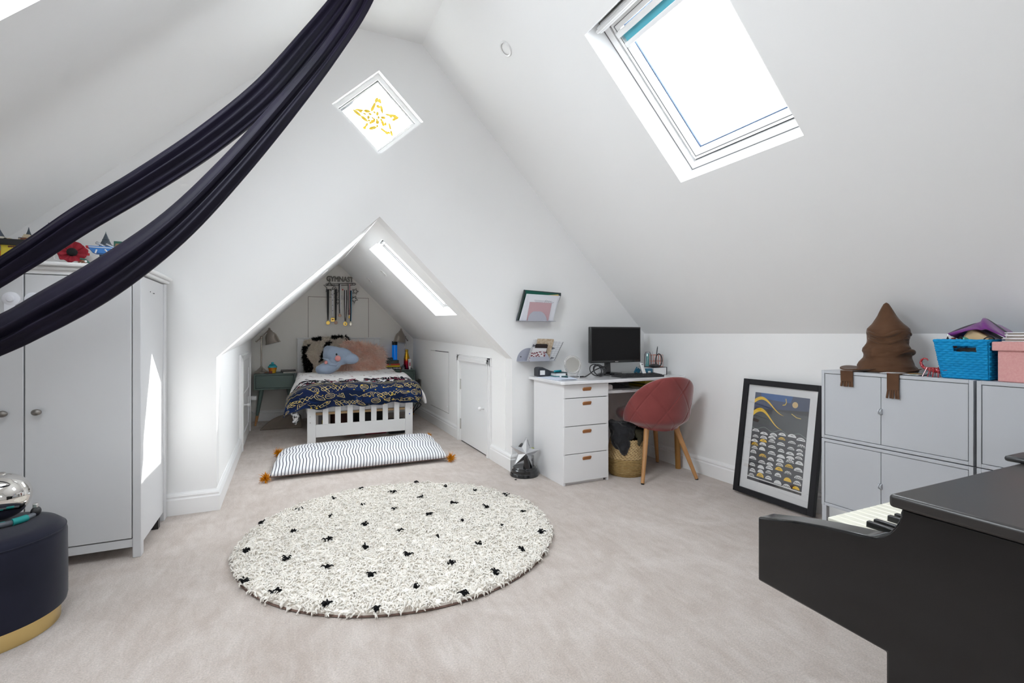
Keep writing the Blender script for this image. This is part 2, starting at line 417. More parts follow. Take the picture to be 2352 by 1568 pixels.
struct(sheet([[(RL, YB, RZ), (RR, YB, RZ), (RR, GY, RZ), (RL, GY, RZ)]], (0, 0, 0.12)), 'ceiling', WALL)
# unseen slab added past the gable to keep sun out of the diamond window
SUN_BLOCK = mat('sun_block_grey', (0.12, 0.12, 0.13), 0.8)
struct(sheet([[(RR - 0.3, GY + GT, RZ + 0.3), (2.4, GY + GT, zr(2.4) + .02), (2.4, 3.95, zr(2.4) + .02), (RR - 0.3, 3.95, RZ + 0.3)]], NR * 0.12), 'sun_block_slab', SUN_BLOCK)

# alcove: ceiling rises a little towards the back
RIDGE = [(AY0, 0.578, 1.850), (3.8, 0.581, 1.858), (AYE, 0.606, 1.937)]
EAVR = [(AY0, 0.860), (3.80, 0.926), (AYE, 0.985)]
EAVL = [(AY0, 0.910), (3.80, 0.917), (AYE, 0.977)]
def ridge(y): a = [(p[0], p[1]) for p in RIDGE]; b = [(p[0], p[2]) for p in RIDGE]; return interp(a, y), interp(b, y)
def zar(x, y): rx, rz = ridge(y); return rz + (x - rx) / (AX1 - rx) * (interp(EAVR, y) - rz)
def zal(x, y): rx, rz = ridge(y); return rz + (x - rx) / (AX0 - rx) * (interp(EAVL, y) - rz)
def ar(x, y): return (x, y, zar(x, y))
def al(x, y): return (x, y, zal(x, y))
NAR = Vector((1, 0, 1)).normalized()
HA_X, HA_Y = (0.668, 1.274), (3.84, 4.47)
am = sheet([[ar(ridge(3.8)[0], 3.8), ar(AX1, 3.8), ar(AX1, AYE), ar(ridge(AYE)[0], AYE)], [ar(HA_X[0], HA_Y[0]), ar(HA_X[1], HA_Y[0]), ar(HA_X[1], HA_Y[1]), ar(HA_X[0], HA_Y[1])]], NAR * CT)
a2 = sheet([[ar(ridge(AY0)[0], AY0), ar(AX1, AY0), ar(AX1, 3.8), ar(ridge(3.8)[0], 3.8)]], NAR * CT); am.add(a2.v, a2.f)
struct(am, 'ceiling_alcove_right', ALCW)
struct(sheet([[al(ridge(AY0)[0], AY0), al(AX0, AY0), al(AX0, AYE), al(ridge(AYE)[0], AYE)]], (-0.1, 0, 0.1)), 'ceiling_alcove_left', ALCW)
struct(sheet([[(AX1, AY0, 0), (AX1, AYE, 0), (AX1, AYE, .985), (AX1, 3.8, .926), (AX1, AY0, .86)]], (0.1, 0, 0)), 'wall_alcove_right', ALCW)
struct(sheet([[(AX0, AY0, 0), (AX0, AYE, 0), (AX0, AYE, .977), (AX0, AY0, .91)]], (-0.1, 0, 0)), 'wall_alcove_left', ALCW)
BACKW = mat('back_wall_paint', (0.78, 0.755, 0.715), 0.75, spec=0.25, bump=(40, 0.03, 0.001))
struct(sheet([[(AX0, AYE, 0), (AX0, AYE, .977), (ridge(AYE)[0], AYE, 1.937), (AX1, AYE, .985), (AX1, AYE, 0)]], (0, 0.1, 0)), 'wall_alcove_back', BACKW)

# ---- baseboards: an ogee-topped profile swept along a straight run
BPROF = [(0, 0), (0.020, 0), (0.020, 0.088), (0.014, 0.094), (0.014, 0.100), (0.018, 0.106), (0.014, 0.116), (0.006, 0.122), (0.004, 0.126), (0, 0.126)]
def baseboard(name, p, q, inward, m0=0.0, m1=0.0, h=1.0):
    """p -> q along the wall, profile towards `inward`; m0 / m1 mitre the ends by that much per unit of depth"""
    p, q, iw = Vector(p), Vector(q), Vector(inward); t = (q - p).normalized()
    r0 = [p + iw * d + Vector((0, 0, z * h)) + t * (m0 * d) for d, z in BPROF]; r1 = [q + iw * d + Vector((0, 0, z * h)) - t * (m1 * d) for d, z in BPROF]
    struct(MB().loft([r0, r1]), name, TRIM)
baseboard('baseboard_right', (XR, YB, 0), (XR, GY, 0), (-1, 0, 0), 0, 1)
baseboard('baseboard_gable_left', (XL, GY, 0), (AX0, GY, 0), (0, -1, 0), 0, -1)
baseboard('baseboard_gable_right', (AX1 + .004, GY, 0), (XR, GY, 0), (0, -1, 0), -1, 1)
baseboard('baseboard_left', (XL, GY, 0), (XL, YB, 0), (1, 0, 0))
baseboard('baseboard_alcove_left', (AX0, GY, 0), (AX0, 4.93, 0), (1, 0, 0), -1, 0)
baseboard('baseboard_alcove_left_back', (AX0, 6.02, 0), (AX0, AYE, 0), (1, 0, 0), 0, 1)
baseboard('baseboard_alcove_back', (AX0, AYE, 0), (AX1, AYE, 0), (0, -1, 0), 1, 1)
baseboard('baseboard_alcove_right', (AX1, 4.663, 0), (AX1, AYE, 0), (-1, 0, 0), 0, 1)
baseboard('baseboard_alcove_right_front', (AX1, GY, 0), (AX1, 3.793, 0), (-1, 0, 0), -1, 0)

# ---- skylights
GLASS = glassmat('window_glass', (0.97, 0.99, 1.0), 0.03)
BLIND = mat('turquoise_blind', (0.10, 0.42, 0.52), 0.8)
def skylight(name, z, hx, hy, nrm, lift, blind=False, fw=0.04, sw=0.05):
    """frame, sash and pane at the outer end of the reveal; s runs down the slope"""
    A = Vector((hx[0], 0, z(hx[0]))); B = Vector((hx[1], 0, z(hx[1]))); e = B - A; ln = e.length; e.normalize()
    M = Matrix(((e.x, 0, nrm.x, A.x), (0, 1, 0, 0), (e.z, 0, nrm.z, A.z), (0, 0, 0, 1)))
    y0, y1 = hy
    def ring(i0, i1, d0, d1):
        mb = MB()
        mb.box(i0, i1, y0 + i0, y1 - i0, d0, d1, M); mb.box(ln - i1, ln - i0, y0 + i0, y1 - i0, d0, d1, M)
        mb.box(i1, ln - i1, y0 + i0, y0 + i1, d0, d1, M); mb.box(i1, ln - i1, y1 - i1, y1 - i0, d0, d1, M); return mb
    root = struct(ring(-0.03, fw, lift, lift + 0.09), name, TRIM)
    ring(fw, fw + 0.008, lift + 0.02, lift + 0.08).build('window_seal', GAP, root)
    ring(fw + 0.008, fw + sw, lift + 0.006, lift + 0.085).build('window_sash', TRIM, root, bevel=0.003)
    ring(-0.001, 0.005, lift - 0.0015, lift + 0.001).build('frame_joint', mat('joint_grey', (0.20, 0.20, 0.20), 0.9), root)
    ring(fw + sw - .001, fw + sw + 0.006, lift + 0.040, lift + 0.049).build('glazing_gasket', mat('gasket_blue', (0.035, 0.06, 0.11), 0.7), root)
    ring(fw + sw * .45, fw + sw * .45 + .004, lift + 0.0045, lift + 0.007).build('sash_groove', mat('joint_grey', (0.13, 0.13, 0.13), 0.9), root)
    MB().box(fw + 0.04, ln - fw - 0.04, y0 + fw + 0.04, y1 - fw - 0.04, lift + 0.05, lift + 0.056, M).build('window_pane', GLASS, root)
    if blind:
        MB().box(0.012, 0.05, y0 + .02, y1 - .02, lift - 0.055, lift + 0.0, M).build('vent_bar', TRIM, root, bevel=0.008)
        MB().cyl(M @ Vector((0.032, y0 + .03, lift - .07)), M @ Vector((0.032, y1 - .03, lift - .07)), 0.009).build('handle_bar', WHITEP, root, smooth=40)
        MB().box(0.095, 0.125, y0 + fw + .02, y1 - fw - .02, lift - 0.012, lift + 0.02, M).build('blind_cassette', WHITEP, root, bevel=0.004)
        MB().box(0.125, 0.160, y0 + fw + .03, y1 - fw - .03, lift + 0.006, lift + 0.009, M).build('blind_fabric', BLIND, root)
        MB().box(0.160, 0.185, y0 + fw + .03, y1 - fw - .03, lift - 0.004, lift + 0.016, M).build('blind_bar', WHITEP, root, bevel=0.004)
    pl = bpy.data.lights.new('portal', 'AREA'); pl.shape = 'RECTANGLE'; pl.size = ln; pl.size_y = y1 - y0; pl.cycles.is_portal = True
    po = bpy.data.objects.new('skylight_portal', pl); COL.objects.link(po)
    po.matrix_world = Matrix.Translation(M @ Vector((ln / 2, (y0 + y1) / 2, lift + 0.1))) @ Matrix(((e.x, 0, nrm.x, 0), (0, 1, 0, 0), (e.z, 0, nrm.z, 0), (0, 0, 0, 1)))
    return root
skylight('window_1', zr, HOLE_R, HY, NR, CT - 0.03, blind=True)
skylight('window_3', zl, HOLE_L, (0.90, 2.055), NL, CT - 0.03)  # real skylight, its unseen upper and near parts enlarged to admit more light
skylight('window_4', lambda x: zar(x, 4.15), HA_X, HA_Y, NAR, CT - 0.03, fw=0.012, sw=.04)
# the alcove window's trickle vent, dark slots at its top
mv = MB()
for k in range(3): mv.box(0, 0.014, -0.10, 0.10, 0, 0.008, Matrix.Translation(Vector((0.700 + 0.022 * k, 4.30, zar(0.700 + .022 * k, 4.2) + 0.10))))
o = mv.build('window_vent', STEEL, bpy.data.objects['window_4'])

# ---- unseen window added behind the viewer for frontal fill light
rw = MB()
for x0, x1, z0, z1 in ((.20, 1.0, 1.25, 1.31), (.20, 1.0, 1.69, 1.75), (.20, .26, 1.25, 1.75), (.94, 1.0, 1.25, 1.75)): rw.box(x0, x1, YB - .10, YB - .04, z0, z1)
rw = struct(rw, 'window_added_fill', TRIM)
MB().box(.23, .97, YB - .075, YB - .069, 1.28, 1.72).build('window_pane', GLASS, rw)
pl = bpy.data.lights.new('portal', 'AREA'); pl.shape = 'RECTANGLE'; pl.size = .8; pl.size_y = .5; pl.cycles.is_portal = True
po = bpy.data.objects.new('window_portal', pl); COL.objects.link(po); po.location = (.6, YB - .14, 1.5); po.rotation_euler = (pi / 2, 0, 0)

# ---- diamond window
def diamond_window():
    c = Vector((0.572, 0, 2.551)); P = [Vector(p) for p in DIA]
    def at(k, y): return [Vector((c.x + (p.x - c.x) * k, y, c.z + (p.z - c.z) * k)) for p in P]
    def ring(k0, k1, y0, y1):
        a, b, a2, b2 = at(k0, y0), at(k1, y0), at(k0, y1), at(k1, y1); mb = MB()
        for i in range(4):
            j = (i + 1) % 4; mb.add([a[i], a[j], b[j], b[i], a2[i], a2[j], b2[j], b2[i]], [(0, 1, 2, 3), (7, 6, 5, 4), (0, 4, 5, 1), (1, 5, 6, 2), (2, 6, 7, 3), (3, 7, 4, 0)])
        return mb
    root = struct(ring(1.0, 0.86, GY + 0.045, GY + 0.11), 'window_2', TRIM)
    ring(0.86, 0.845, GY + 0.075, GY + 0.11).build('window_seal', GAP, root)
    ring(0.845, 0.79, GY + 0.062, GY + 0.11).build('window_sash', TRIM, root, bevel=0.003)
    pan = at(0.80, GY + 0.09); MB().prism(pan, (0, 0.005, 0)).build('window_pane', GLASS, root)
    pl = bpy.data.lights.new('portal', 'AREA'); pl.shape = 'SQUARE'; pl.size = 0.42; pl.cycles.is_portal = True
    po = bpy.data.objects.new('window_portal', pl); COL.objects.link(po); po.location = (c.x, GY + 0.125, c.z); po.rotation_euler = (-pi / 2, radians(45), 0)
    # the hand-painted star on the glass: thin yellow strokes, each a raised dab
    S = tag(MB().add([], []).build('painted_star', None), 'yellow five-pointed star painted in streaks on the diamond window pane', 'star') if False else thing('painted_star', 'yellow five-pointed star painted in streaks on the diamond window pane', 'star', (c.x, GY + 0.088, c.z - 0.02))
    def q(u, v): p = ay(u, v, GY + 0.089); return p
    tips = [q(870, 219), q(917, 268), q(901, 315), q(833, 300), q(809, 251)]
    inn = [q(879, 262), q(893, 281), q(869, 291), q(846, 281), q(852, 257)]
    PY = mat('yellow_paint', (0.95, 0.62, 0.02), 0.5, var=(60, (1.0, 0.80, 0.15), 0.2)); PP = glassmat('pale_yellow_paint', (1.0, 0.97, 0.86), 0.01)
    out = []
    for i in range(5): out += [tips[i], inn[i]]
    MB().prism([p + Vector((0, 0.0008, 0)) for p in out], (0, 0.0006, 0)).build('star_wash', PP, S, world=True)
    r = random.Random(4); mb = MB(); lay = [0]
    def dab(a, b, wd):
        lay[0] += 1; o_ = Vector((0, -.00012 * lay[0], 0)); a, b = Vector(a) + o_, Vector(b) + o_; t = (b - a); n = Vector((t.z, 0, -t.x)).normalized() * wd
        mb.prism([a, a.lerp(b, .3) + n, a.lerp(b, .7) + n, b, a.lerp(b, .7) - n, a.lerp(b, .3) - n], (0, -0.0001, 0))
    cc = q(867, 270)
    for i in range(5):
        T = tips[i]; A = inn[i]; B = inn[i - 1]
        for base in (A, B):
            for k in range(4):
                t0 = r.random() * 0.6; t1 = t0 + 0.25 + r.random() * 0.35
                if r.random() < 0.85: dab(T.lerp(base, t0), T.lerp(base, min(1, t1)), 0.007 + 0.004 * r.random())
        for k in range(3):
            s0 = r.random() * 0.55; p = T.lerp(cc, s0 + 0.12) ; p2 = T.lerp(cc, s0 + 0.12 + 0.16); o_ = (A - B) * (r.random() - .5) * 0.5 * s0
            dab(p + o_, p2 + o_, 0.004 * r.random() + .006)
    for k in range(16):
        p = cc + Vector((r.gauss(0, .028), 0, r.gauss(-.01, .026))); dab(p, p + Vector((r.gauss(0, .006), 0, -0.01 - .024 * r.random())), .006 + .005 * r.random())
    mb.build('brush_stroke', PY, S, world=True, kind='stuff')
diamond_window()

# ---- cupboard doors in the alcove's knee walls
def cupboard(name, X, sgn, d0, d1, zt, arch0, arch1, azt, knob_y, knob_z, hinge_y, panelled):
    """sgn: +1 when the wall faces +x"""
    s = sgn
    root = struct(MB().box(min(X, X + s * .012), max(X, X + s * .012), d0, d1, 0.012, zt), name, DOORP)
    mb = MB()
    for a, b, t in ((0, 0.055, 0.018), (0.012, 0.046, 0.026), (0.03, 0.042, 0.031)):
        x0, x1 = sorted((X, X + s * t))
        mb.box(x0, x1, arch0 + a, arch0 + b + .012, 0, azt - a); mb.box(x0, x1, arch1 - b - .012, arch1 - a, 0, azt - a)
        mb.box(x0, x1, arch0 + a, arch1 - a, azt - b - .012, azt - a)
    mb.build('architrave', TRIM, root, bevel=0.002)
    g = MB(); x0, x1 = sorted((X, X + s * .006)); g.box(x0, x1, d0 - .006, d1 + .006, 0.002, zt + .008); g.build('door_gap', GAP, root)
    if panelled:
        x0, x1 = sorted((X + s * .012, X + s * .022)); m2 = MB()
        for a, b in ((d0, d0 + .09), (d1 - .09, d1)): m2.box(x0, x1, a, b, .012, zt)
        for a, b in ((.012, .12), (zt - .1, zt), (0.40, 0.49)): m2.box(x0, x1, d0 + .09, d1 - .09, a, b)
        m2.build('door_rail', DOORP, root, bevel=0.002)
    k = Vector((X + s * 0.012, knob_y, knob_z)); q = Vector((s, 0, 0)).to_track_quat('Z', 'Y')
    MB().lathe([(.012, 0), (.012, .006), (.007, .012), (.007, .024), (.016, .032), (.018, .042), (.012, .052), (.0, .055)], k, 16, q).build('door_knob', WHITEP, root, smooth=60)
    for z in (0.22 * zt, 0.72 * zt):
        h = MB(); h.box(*sorted((X, X + s * .016)), hinge_y - .006, hinge_y + .010, z - .05, z + .05); h.cyl((X + s * .018, hinge_y, z - .05), (X + s * .018, hinge_y, z + .05), .005, n=8)
        h.build('door_hinge', STEEL, root)
cupboard('door_1', AX1, -1, 3.856, 4.552, 0.775, 3.793, 4.663, 0.842, 3.945, 0.402, 4.556, False)
cupboard('door_2', AX0, 1, 5.03, 5.92, 0.80, 4.93, 6.02, 0.86, 5.30, 0.37, 5.925, True)

# flush access panels: trim_1 in the right knee wall, trim_2 on the back wall
t1 = struct(MB().box(AX1 - .0015, AX1, 4.985, 5.705, .2, .855), 'trim_1', mat('crack_shadow', (0.42, 0.41, 0.40), 0.9))
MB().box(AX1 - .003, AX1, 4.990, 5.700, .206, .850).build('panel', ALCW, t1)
MB().box(AX1 - .004, AX1 - .001, 5.0, 5.5, .849, .856).build('crack', GAP, t1)
for y, z in ((5.68, .80), (5.68, .26), (5.04, .27)): MB().ball((AX1 - .004, y, z), .006, 8, 6).build('screw_cap', WHITEP, t1)
t2 = struct(MB().box(.244, .977, AYE - .002, AYE, .3, 1.515), 'trim_2', mat('crack_brown', (0.16, 0.13, 0.11), 0.9))
MB().box(.249, .972, AYE - .004, AYE, .3, 1.510).build('panel', BACKW, t2)

# ---- downlights: white ring, recessed reflector
def downlight(p, n, lab, r=0.042):
    q = Vector(n).to_track_quat('Z', 'Y'); o = thing('downlight', lab, 'ceiling light', p, 0, 'recessed downlights'); W = lambda mb, nm, m: mb.build(nm, m, o, smooth=35)
    W(MB().lathe([(r, 0.0), (r, -.004), (r * .92, -.008), (r * .74, -.006), (r * .70, 0.0)], (0, 0, 0), 32, q, cap=False), 'bezel', WHITEP)
    W(MB().lathe([(r * .72, -.004), (r * .6, .016), (r * .42, .022)], (0, 0, 0), 32, q, cap=False), 'reflector', STEEL)
    W(MB().lathe([(r * .44, .016), (r * .3, .010), (.001, .008)], (0, 0, 0), 24, q), 'lamp_face', mat('lamp_glass', (0.75, 0.75, 0.74), 0.2))
p = Vector((1.193, 2.672, zr(1.193))); downlight(p, NR, 'round recessed downlight on the main slope beside the big skylight', 0.047)
downlight(Vector(ar(0.85, 4.80)), NAR, 'round downlight on the alcove slope just below the bright skylight')
downlight(Vector(ar(0.85, 5.72)), NAR, 'round downlight deeper in the alcove, farther from its skylight')
downlight(Vector(al(0.33, 5.0)), Vector((-1, 0, 1)).normalized(), 'slim downlight on the sunlit left slope of the bed alcove')
# wall sockets
sk = thing('socket', 'white double socket low on the alcove wall beside the green nightstand with lamp', 'socket', (AX0, 6.28, 0.33))
MB().box(0, .012, -.075, .075, -.045, .045).build('socket_plate', WHITEP, sk, bevel=.003)
MB().box(.012, .075, -.05, .04, -.035, .012).build('plug', WHITEP, sk, bevel=.012)
sk = thing('socket', 'steel socket with black plug on the alcove wall beyond the duvet corner', 'socket', (AX1, 6.22, 0.42))
MB().box(-.010, 0, -.075, .075, -.045, .045).build('socket_plate', STEEL, sk, bevel=.002)
MB().box(-.055, -.010, -.03, .04, -.03, .03).build('plug', BLACKP, sk, bevel=.006)
# ================================================================== LEFT SIDE OF THE ROOM
WGREY = mat('wardrobe_paint', (0.66, 0.665, 0.68), 0.42, spec=0.4, bump=(300, 0.02, 0.0005))
WTOP = mat('wardrobe_white', (0.80, 0.80, 0.80), 0.4)
PEWTER = mat('pewter', (0.30, 0.28, 0.26), 0.38, 0.9)
def wardrobe():
    x0, x1, y0, y1, H = -1.455, -0.622, 2.82, 3.36, 1.345
    T = thing('wardrobe', 'pale grey two-door wardrobe with round knobs, toys along its top', 'wardrobe', ((x0 + x1) / 2, (y0 + y1) / 2, 0))
    W = dict(parent=T, world=True)
    MB().box(x0 + .02, x1 - .006, y0 + .02, y1 - .015, .05, H - .02).build('carcass', WGREY, **W)
    for a in (x0, x1 - .033):                                              # full-height corner stiles, standing on the floor
        MB().box(a, a + .033, y0, y0 + .05, 0, H - .015).build('stile', WGREY, bevel=.003, **W)
        MB().box(a, a + .033, y1 - .055, y1, 0, H - .015).build('stile', WGREY, bevel=.003, **W)
    MB().box(x0 + .033, x1 - .033, y0 + .004, y0 + .03, .05, .088).build('plinth_rail', WGREY, bevel=.002, **W)
    MB().box(x0 + .033, x1 - .033, y0 + .004, y0 + .03, 1.313, H).build('top_rail', WTOP, bevel=.002, **W)
    g = MB(); g.box(x0 + .033, x1 - .033, y0 + .018, y0 + .024, .085, 1.318); g.build('door_gap', GAP, **W)
    LAT = mat('latch_white', (0.80, 0.81, 0.86), 0.3)
    for a, b, kx, lx in ((x0 + .036, -1.0395, -1.101, -1.078), (-1.0345, x1 - .036, -0.990, -1.005)):
        d = MB().box(a, b, y0, y0 + .019, .0935, 1.3095).build('door', WGREY, bevel=.0025, **W)
        q = Vector((0, -1, 0)).to_track_quat('Z', 'Y')
        MB().lathe([(.006, 0), (.006, .010), (.017, .014), (.0175, .022), (.012, .028), (.001, .030)], (kx, y0, .707), 20, q, sy=0.8).build('knob', PEWTER, d, smooth=50, world=True)
        m = MB(); m.lathe([(.030, 0), (.030, .006), (.022, .010), (.015, .010), (.012, .017), (.001, .019)], (lx, y0, 1.20), 24, q)
        m.box(lx - .021, lx + .012, y0 - .007, y0, 1.13, 1.19); m.box(lx - .021, lx + .004, y0 - .010, y0, 1.105, 1.14)
        m.build('child_lock', LAT, d, smooth=45, world=True)
    # crown: board with a cove under it, overhanging front and sides
    MB().box(x0 - .012, x1 + .03, y0 - .028, y1 + .01, H + .004, H + .022).build('crown_board', WTOP, bevel=.006, **W)
    MB().box(x0 - .002, x1 + .014, y0 - .010, y1 + .002, H - .012, H + .004).build('crown_moulding', WTOP, bevel=.005, **W)
    h = MB()
    for y, z in ((3.02, 1.262), (3.08, 1.258), (3.10, 1.259)): h.ball((x1 - .006, y, z), .003, 8, 6)
    h.build('screw_hole', BLACKP, kind='stuff', **W)
    f = MB().box(x1 - .12, x1 - .004, y0 + .36, y0 + .40, .0, .05); f.build('support_foot', BLACKP, **W)
    return T, H + .022
wd, WT = wardrobe()
tag(MB().ball((-.70, 2.99, .02), (.045, .03, .02), 14, 8).build('black_scrap', BLACKP, smooth=60), 'small black object poking out under the wardrobe side', 'object')

# ---- toys on top of the wardrobe
def paint(n, c, r=.45): return mat(n, c, r)
TAN, SLATE, YEL, RED, BLU, GRN, BRN = paint('toy_tan', (.62, .52, .36)), paint('toy_slate', (.055, .075, .10)), paint('toy_yellow', (.80, .64, .06)), paint('toy_red', (.62, .03, .04)), paint('toy_blue', (.05, .23, .62)), paint('toy_green', (.03, .15, .10)), paint('toy_brown', (.26, .10, .05))
GRY = paint('toy_grey', (.20, .20, .22))
def W2(mb, n, m, t, **k): return mb.build(n, m, t, world=True, **k)
Y = 3.10; s = 2.345 / FPX
def P(u, v, y=Y): return ay(u, v, y)
bus = thing('toy_bus', 'red and grey toy bus under the castle at the far end of the wardrobe', 'toy', (P(-12, 570).x, Y, WT))
a = P(-60, 600); b = P(10, 561)
W2(MB().box(a.x, b.x, Y - .035, Y + .035, WT + .008, b.z), 'body', RED, bus, bevel=.006)
W2(MB().box(a.x - .001, b.x + .001, Y - .037, Y + .037, P(0, 577).z, P(0, 566).z), 'window_band', GRY, bus)
for x in (a.x + .03, b.x - .03):
    for y in (Y - .036, Y + .036): W2(MB().cyl((x, y - .006, WT + .012), (x, y + .006, WT + .012), .012, n=14), 'wheel', BLACKP, bus)
yb = thing('toy_block', 'yellow plastic toy block with a row of holes beside the toy bus', 'toy', ((P(8, 0).x + P(42, 0).x) / 2, Y, WT))
a, b = P(9, 600), P(42, 561)
W2(MB().box(a.x, b.x, Y - .035, Y + .035, WT, b.z), 'body', YEL, yb, bevel=.004)
for k in range(3): q = P(21 + 5 * k, 566, Y - .035); W2(MB().cyl((q.x, q.y - .0015, q.z), (q.x, q.y + .004, q.z), .0045, n=10), 'hole', BRN, yb)
ca = thing('toy_castle', 'tan toy castle with dark pointed spires on a black plate', 'toy', (P(30, 0).x, Y, P(30, 560).z))
a, b = P(-70, 560), P(112, 557)
W2(MB().box(a.x, b.x, Y - .05, Y + .05, a.z, b.z), 'base_plate', BLACKP, ca)
zt = b.z
def spire(u, vt, vb, hw, m=SLATE, y=Y):
    t, bb = P(u, vt, y), P(u, vb, y); W2(MB().lathe([(hw * s, bb.z), (hw * s * .82, bb.z + (t.z - bb.z) * .12), (hw * s * .42, bb.z + (t.z - bb.z) * .5), (.0022, bb.z + (t.z - bb.z) * .8), (.001, t.z)], (t.x, y, 0), 16), 'spire', m, ca, smooth=30)
def block(u0, u1, v0, v1, m, nm='wall_block', d=.02, y=Y):
    a, b = P(u0, v1, y), P(u1, v0, y); W2(MB().box(a.x, b.x, y - d, y + d, a.z, b.z), nm, m, ca, bevel=.001)
spire(-1, 523, 543, 9); W2(MB().cyl((P(0, 0).x, Y, zt), (P(0, 0).x, Y, P(0, 543).z), 8 * s, n=16), 'turret', paint('toy_cream', (.72, .68, .58)), ca, smooth=30)
W2(MB().ball(P(12, 550), 4.5 * s, 12, 8), 'dark_tree', paint('toy_olive', (.05, .05, .03)), ca, smooth=60)
for u0, u1, v0 in ((11, 16, 552), (16, 22, 554), (20, 28, 548)): block(u0, u1, v0, 559, TAN)
for u0, u1, v0, v1 in ((40, 62, 556, 560), (43, 63, 552, 556), (46, 62, 549, 552), (55, 73, 544, 549), (58, 72, 540, 544)): block(u0, u1, v0, v1, TAN)
block(52, 66, 547.5, 552.5, BRN, 'toy_roof', .024); block(47, 60, 547, 548.5, GRY, 'roof_slab', .024); block(68, 80, 546, 560, TAN)
spire(66, 522, 540.5, 5.5)
W2(MB().box(P(66, 0).x, P(80, 0).x, Y - .02, Y + .02, P(0, 549.5).z, P(0, 545).z), 'yellow_bricks', YEL, ca)
spire(111.5, 511, 536, 5.5); block(104, 119, 535, 559, TAN, 'tower')
# poppy
pp = P(166, 583, 2.93); po = thing('felt_poppy', 'big red fabric poppy with a black centre leaning against the bowl', 'flower', (pp.x, 2.93, WT))
FELT = mat('red_felt', (.25, .010, .022), .9, var=(30, (.34, .016, .03), .2), bump=(80, .5, .002))
q = Vector((.25, -1, .45)).to_track_quat('Z', 'Y'); R = .056
C0 = Vector((pp.x, 2.93, WT + .058))
for k in range(5):
    A = 2 * pi * k / 5 + .3; rings = []
    def pet(a, b, A=A):
        th = A + (a - .5) * 1.75; r_ = R * b * (1 - .16 * abs(2 * a - 1) ** 3) * (1 + .04 * sin(18 * a)); return C0 + q @ Vector((r_ * cos(th), r_ * sin(th), .012 * b * b + .006 * sin(14 * a + 3 * A) * b + .003 * (A % 2)))
    W2(MB().grid(pet, 16, 8, uv=False), 'petal', FELT, po, solid=.002, smooth=60)
W2(MB().ball(C0 + q @ Vector((0, 0, .010)), (.020, .020, .020), 16, 10), 'flower_centre', mat('black_felt', (.012, .012, .013), .95, bump=(200, 1, .002)), po, smooth=60)
W2(MB().tube([C0 + q @ Vector((-.02, -.05, -.012)), C0 + q @ Vector((-.06, -.035, -.004)), C0 + q @ Vector((-.066, .0, 0.004))], .003), 'rim_wire', WHITEP, po)
# bowl and its load
bc = P(236, 600, 3.02); bw = thing('bowl', 'white ceramic bowl full of small toys on the wardrobe', 'bowl', (bc.x, 3.02, WT))
PORC = mat('porcelain', (.78, .77, .75), .18)
W2(MB().lathe([(.035, WT), (.04, WT + .006), (.064, WT + .026), (.082, WT + .047), (.086, WT + .052), (.080, WT + .048), (.05, WT + .02), (.0, WT + .012)], (bc.x, 3.02, 0), 40, cap=False), 'shell', PORC, bw, smooth=40)
bt = P(231, 576, 3.0); cr = thing('toy_boat', 'blue toy boat with white stripes lying across the white bowl', 'toy', (bt.x, 3.0, WT + .05))
a, b = P(205, 582, 3.0), P(262, 568.5, 3.0)
W2(MB().prism([(a.x + .02, 2.975, a.z), (b.x - .01, 2.975, a.z), (b.x, 2.975, b.z), (a.x - .004, 2.975, b.z)], (0, .05, 0)), 'hull', BLU, cr, bevel=.003)
W2(MB().box(a.x, b.x, 2.973, 2.9755, b.z - .0085, b.z - .005), 'stripe', WHITEP, cr)
for u0, u1 in ((222, 219), (241, 249)): W2(MB().tube([P(u0, 573, 2.97), P(u1, 581, 2.965)], .0035, 6), 'strut', WHITEP, cr)
W2(MB().box(a.x - .006, a.x + .004, 2.973, 3.02, b.z - .012, b.z - .001), 'bow_tip', RED, cr)
gl = glassmat('clear_plastic', (.90, .92, .95), .15)
for u, v, L, R_, nm, lab in ((234, 563, .058, .007, 'clear_tube', 'clear plastic capsule lying on the blue toy boat'), (254, 565, .042, .0085, 'clear_tube', 'short clear plastic capsule leaning by the dark toy spire')):
    c = P(u, v, 3.0); d = Vector((.8, 0, -.42)) * L / 2
    t = thing(nm, lab, 'toy', (c.x, c.y, c.z - .01), 0); W2(MB().tube([c - d, c - d * .9, c + d * .9, c + d], lambda k: R_ if .04 < k < .96 else R_ * .6, 12), 'tube_wall', gl, t, smooth=50); W2(MB().tube([c - d * .98, c + d * .98], R_ * .35, 8), 'core', WHITEP, t)
c = P(243, 567, 3.10); t = thing('toy_spire', 'dark slate pointed toy roof standing behind the white bowl', 'toy', (c.x, 3.10, WT))
tp = P(243, 535, 3.10)
W2(MB().lathe([(.026, WT), (.026, c.z - .004), (.0285, c.z - .002), (.0285, c.z + .002), (.014, c.z + (tp.z - c.z) * .5), (.0155, c.z + (tp.z - c.z) * .5 + .002), (.0125, c.z + (tp.z - c.z) * .56), (.0015, tp.z)], (c.x, 3.10, 0), 8), 'cone', SLATE, t)
W2(MB().cyl(tp - Vector((0, 0, .003)), tp + Vector((0, 0, .006)), .0012, n=6), 'tip', GRN, t)
a, b = P(262, 590, 3.12), P(281, 555, 3.12); t = thing('toy_board', 'small dark green board with brown print behind the bowl', 'toy', ((a.x + b.x) / 2, 3.12, WT))
W2(MB().box(a.x, b.x, 3.115, 3.123, WT, b.z), 'board', GRN, t); W2(MB().prism([(b.x - .026, 3.1145, b.z - .012), (b.x - .002, 3.1145, b.z - .012), (b.x - .002, 3.1145, b.z - .05), (b.x - .034, 3.1145, b.z - .05)], (0, .0007, 0)), 'print', mat('print_brown', (.35, .2, .1), .6), t)
